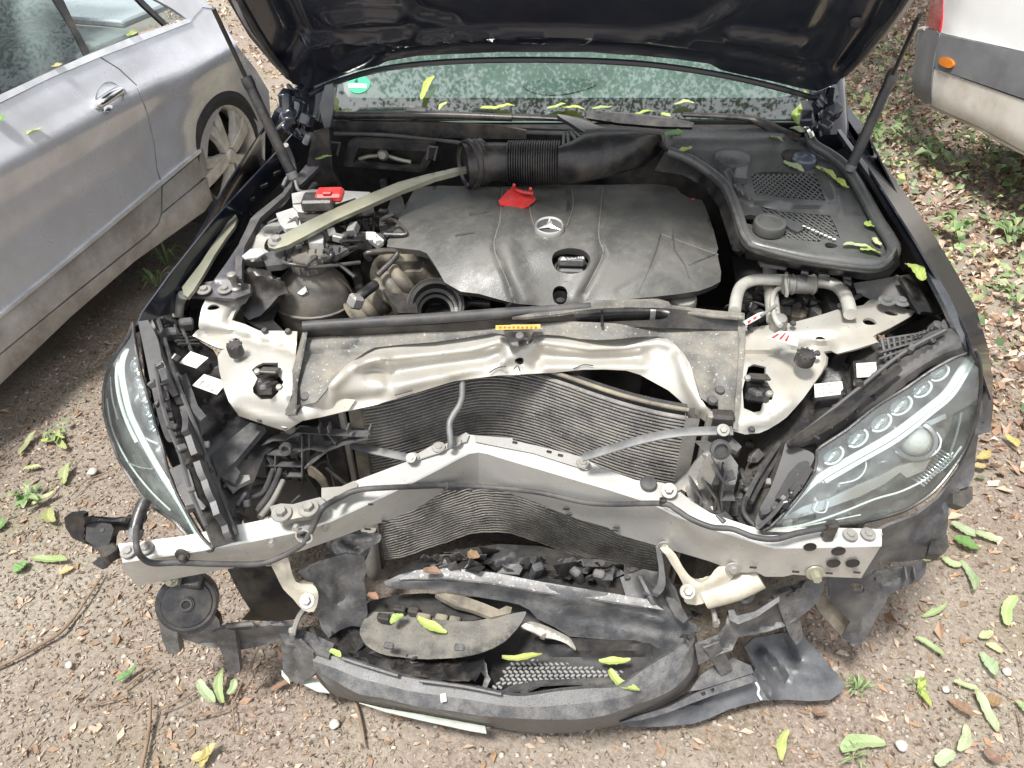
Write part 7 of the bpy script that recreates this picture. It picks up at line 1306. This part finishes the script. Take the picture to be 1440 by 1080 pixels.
# ------------------------------------------------------------------ twigs
for lab, p, r_ in (('long crooked dry twig slanting from the left edge to the beam', '-10,942 30,922 60,905 84,890 104,868 122,842 146,806', .0048), ('short thick twig standing away from the bottom edge', '198,1084 204,1056 209,1030 211,1004 212,980', .005),
    ('small dark twig left of the short thick one', '98,990 114,976 130,961', .0028), ('thin bent twig above the bottom left corner', '122,994 150,986 182,977', .0026), ('straight straw coloured twig below the left bumper tab', '172,970 196,950 222,934', .0028), ('forked thin twig running under the left bumper tab', '262,1011 284,1006 322,995 340,960 362,914', .0026),
    ('thin upright twig beside the pale leaves', '326,986 328,1004 331,1028', .002), ('dry twig between bark chips in the lower left', '218,1002 250,986 284,966', .0026), ('dark twig near the bottom left corner', '18,1076 36,1056 58,1030', .0022), ('twig end poking out under the bumper skirt', '498,984 506,1010 514,1052', .0045),
    ('thin dark twig in the lower right', '1388,960 1410,972 1432,986', .0022), ('twig at the right edge between pale leaves', '1430,996 1436,1020 1438,1046', .002), ('bent rusty twig right of the lower side bracket', '1248,888 1262,876 1276,884 1268,896', .002), ('thin root like twig left of the headlight', '60,700 84,676 108,640', .0022), ('thin straight twig left of the broken bracket', '100,698 120,676 140,668 168,658', .0022)):
    bm = bmesh.new(); pts = [Z(x, y, .006 + .004 * (i % 2)) for i, (x, y) in enumerate(L(p))]; a = pts[0]
    add_tube(bm, [q - a for q in pts], [r_ * .8, r_, r_ * .9, r_ * .5], 7, 5); bmesh.ops.recalc_face_normals(bm, faces=bm.faces)
    o = finish('twig', bm, M['wood'], None, True, 70); o.location = a; tag(o, lab, 'twig', 'twigs on the ground')
# ------------------------------------------------------------------ small weeds
def weed(label, x, y, n_, h, blade=True):
    c = Z(x, y, 0); o = bm = bmesh.new()
    for k in range(n_):
        a = random.uniform(0, 6.28); r_ = random.uniform(.3, 1) * h; w = h * (.06 if blade else .22); e = Vector((math.cos(a), math.sin(a), 0)); s = Vector((-e.y, e.x, 0)); hh = random.uniform(.4, 1) * h
        b0 = e * .006 + s * random.uniform(-.01, .01)
        P = [b0, b0 + e * r_ * .35 + Vector((0, 0, hh * .75)), b0 + e * r_ * .7 + Vector((0, 0, hh)), b0 + e * r_ * 1.1 + Vector((0, 0, hh * .7))]
        ws_ = [w * .5, w, w * .8, .0008] if blade else [w * .08, w * .15, w, w * .2]
        grid('', [[p - s * q, p + Vector((0, 0, -q * .3)), p + s * q] for p, q in zip(P, ws_)], None, bm_in=bm)
    o = finish('weed', bm, LV[0], None, True, 80); paint(o, [np.array(LC[2 if random.random() < .55 else 1]) * random.uniform(.75, 1.15) for _ in o.data.vertices]); o.location = c; tag(o, label, 'weed', 'small weeds'); return o
for a in (('grass tuft at the sill of the silver coupe', 236, 372, 16, .10), ('grass tuft growing behind the left wing', 222, 402, 14, .09), ('low leafy weed left of the left headlight', 84, 612, 9, .05, False), ('green weed cluster left of the black bracket', 40, 704, 12, .05, False), ('yellow green grass right of the splash plate', 1206, 972, 26, .035), ('small grass tuft right of the tuft by the splash plate', 1290, 966, 18, .025), ('grass sprout at the bottom edge right of centre', 1200, 1066, 18, .03), ('leafy weed at the right edge beside the headlight', 1424, 424, 12, .09, False), ('leafy weed left of the van near the gas strut', 1240, 290, 14, .12, False),
          ('upright leafy weed below the van', 1345, 335, 14, .12, False), ('leafy weed between the van and the right wing', 1310, 235, 14, .12, False), ('light green weed at the right edge under the van', 1420, 340, 14, .12, False), ('weed with round leaves behind the gas strut', 1232, 200, 14, .12, False), ('pale weed at the rear wheel of the silver coupe', 388, 205, 16, .12, False)): weed(*a)
# single larger stones
for lab, x, y, r_ in (('pale flat stone in the lower right gravel', 1268, 1048, .014), ('round grey pebble below the bumper skirt', 470, 1018, .012), ('pale stone left of the left headlight', 130, 663, .017), ('pinkish stone near the right edge', 1416, 944, .012), ('white pebble among the leaves at right', 1330, 970, .009), ('flat pale stone under the left photo edge', 97, 935, .010)):
    bm = bmesh.new(); bmesh.ops.create_icosphere(bm, subdivisions=2, radius=r_)
    for v in bm.verts: v.co *= 1 + .18 * math.sin(v.co.x * 190 + x) * math.cos(v.co.y * 210 + y); v.co.z *= .5
    o = finish('stone', bm, M['stone'] if 'stone' in M else M.setdefault('stone', mat('pale stone', (.42, .39, .35), .8, ns=60, bump=.3)), None, True, 80); o.location = Z(x, y, r_ * .25); tag(o, lab, 'stone', 'loose stones')
# ------------------------------------------------------------------ trees round the yard (they stand behind, and show in the windscreen)
def tree(label, base, lean, h, cr, ncl, nl, seed):
    rg = np.random.default_rng(seed); T = thing('tree', label, 'tree', base, 'trees round the yard'); b = Vector(base); top = b + Vector((lean[0], lean[1], h))
    tube('trunk', [b, b.lerp(top, .35) + Vector((.1, -.05, 0)), b.lerp(top, .7), top], [.22, .17, .12, .05], M['bark'], T, 12, 5)
    cl_ = []
    for k in range(ncl):
        d = rg.normal(0, 1, 3); d /= np.linalg.norm(d); r_ = cr * rg.uniform(.35, 1) ** .5; c = np.array(top) + d * r_ * np.array([1.15, 1.0, .62]) + np.array([0, 0, .2]); cl_.append(c)
        if k % 4 == 0: tube('limb', [b.lerp(top, rg.uniform(.45, .8)), (b.lerp(top, .8) + Vector(c)) / 2 + Vector((0, 0, .15)), Vector(c)], [.06, .04, .012], M['bark'], T, 7, 3)
    cl_ = np.array(cl_); n = nl; ci = rg.integers(0, ncl, n); P = cl_[ci] + rg.normal(0, .33, (n, 3)) * np.array([1.2, 1.2, .6])
    s = rg.uniform(.016, .038, n); u = rg.normal(0, 1, (n, 3)); u /= np.linalg.norm(u, axis=1)[:, None]; w = np.cross(u, rg.normal(0, 1, (n, 3))); w /= np.linalg.norm(w, axis=1)[:, None]
    V = np.stack([P - u * s[:, None], P + w * s[:, None] * .6, P + u * s[:, None], P - w * s[:, None] * .6], 1); F = np.arange(n * 4).reshape(n, 4)
    me = bpy.data.meshes.new('crown'); me.from_pydata(V.reshape(-1, 3).tolist(), [], F.tolist()); me.materials.append(M['leaf'])
    cc = np.array([(.05, .09, .025), (.08, .13, .035), (.11, .17, .05), (.04, .07, .02)])[rg.integers(0, 4, n)]; at = me.color_attributes.new('col', 'FLOAT_COLOR', 'POINT'); C = np.ones((n, 4, 4)); C[:, :, :3] = cc[:, None]; at.data.foreach_set('color', C.ravel())
    o = bpy.data.objects.new('crown', me); link(o, T)
tree('tall leafy tree behind the wreck, mirrored in its windscreen', (.3, 8.4, 0), (-.2, -2.6), 6.6, 2.8, 260, 170000, 3)
tree('tall leafy tree behind the van at the right', (6.2, 7.5, 0), (-.6, -.6), 6.2, 2.4, 50, 22000, 5)
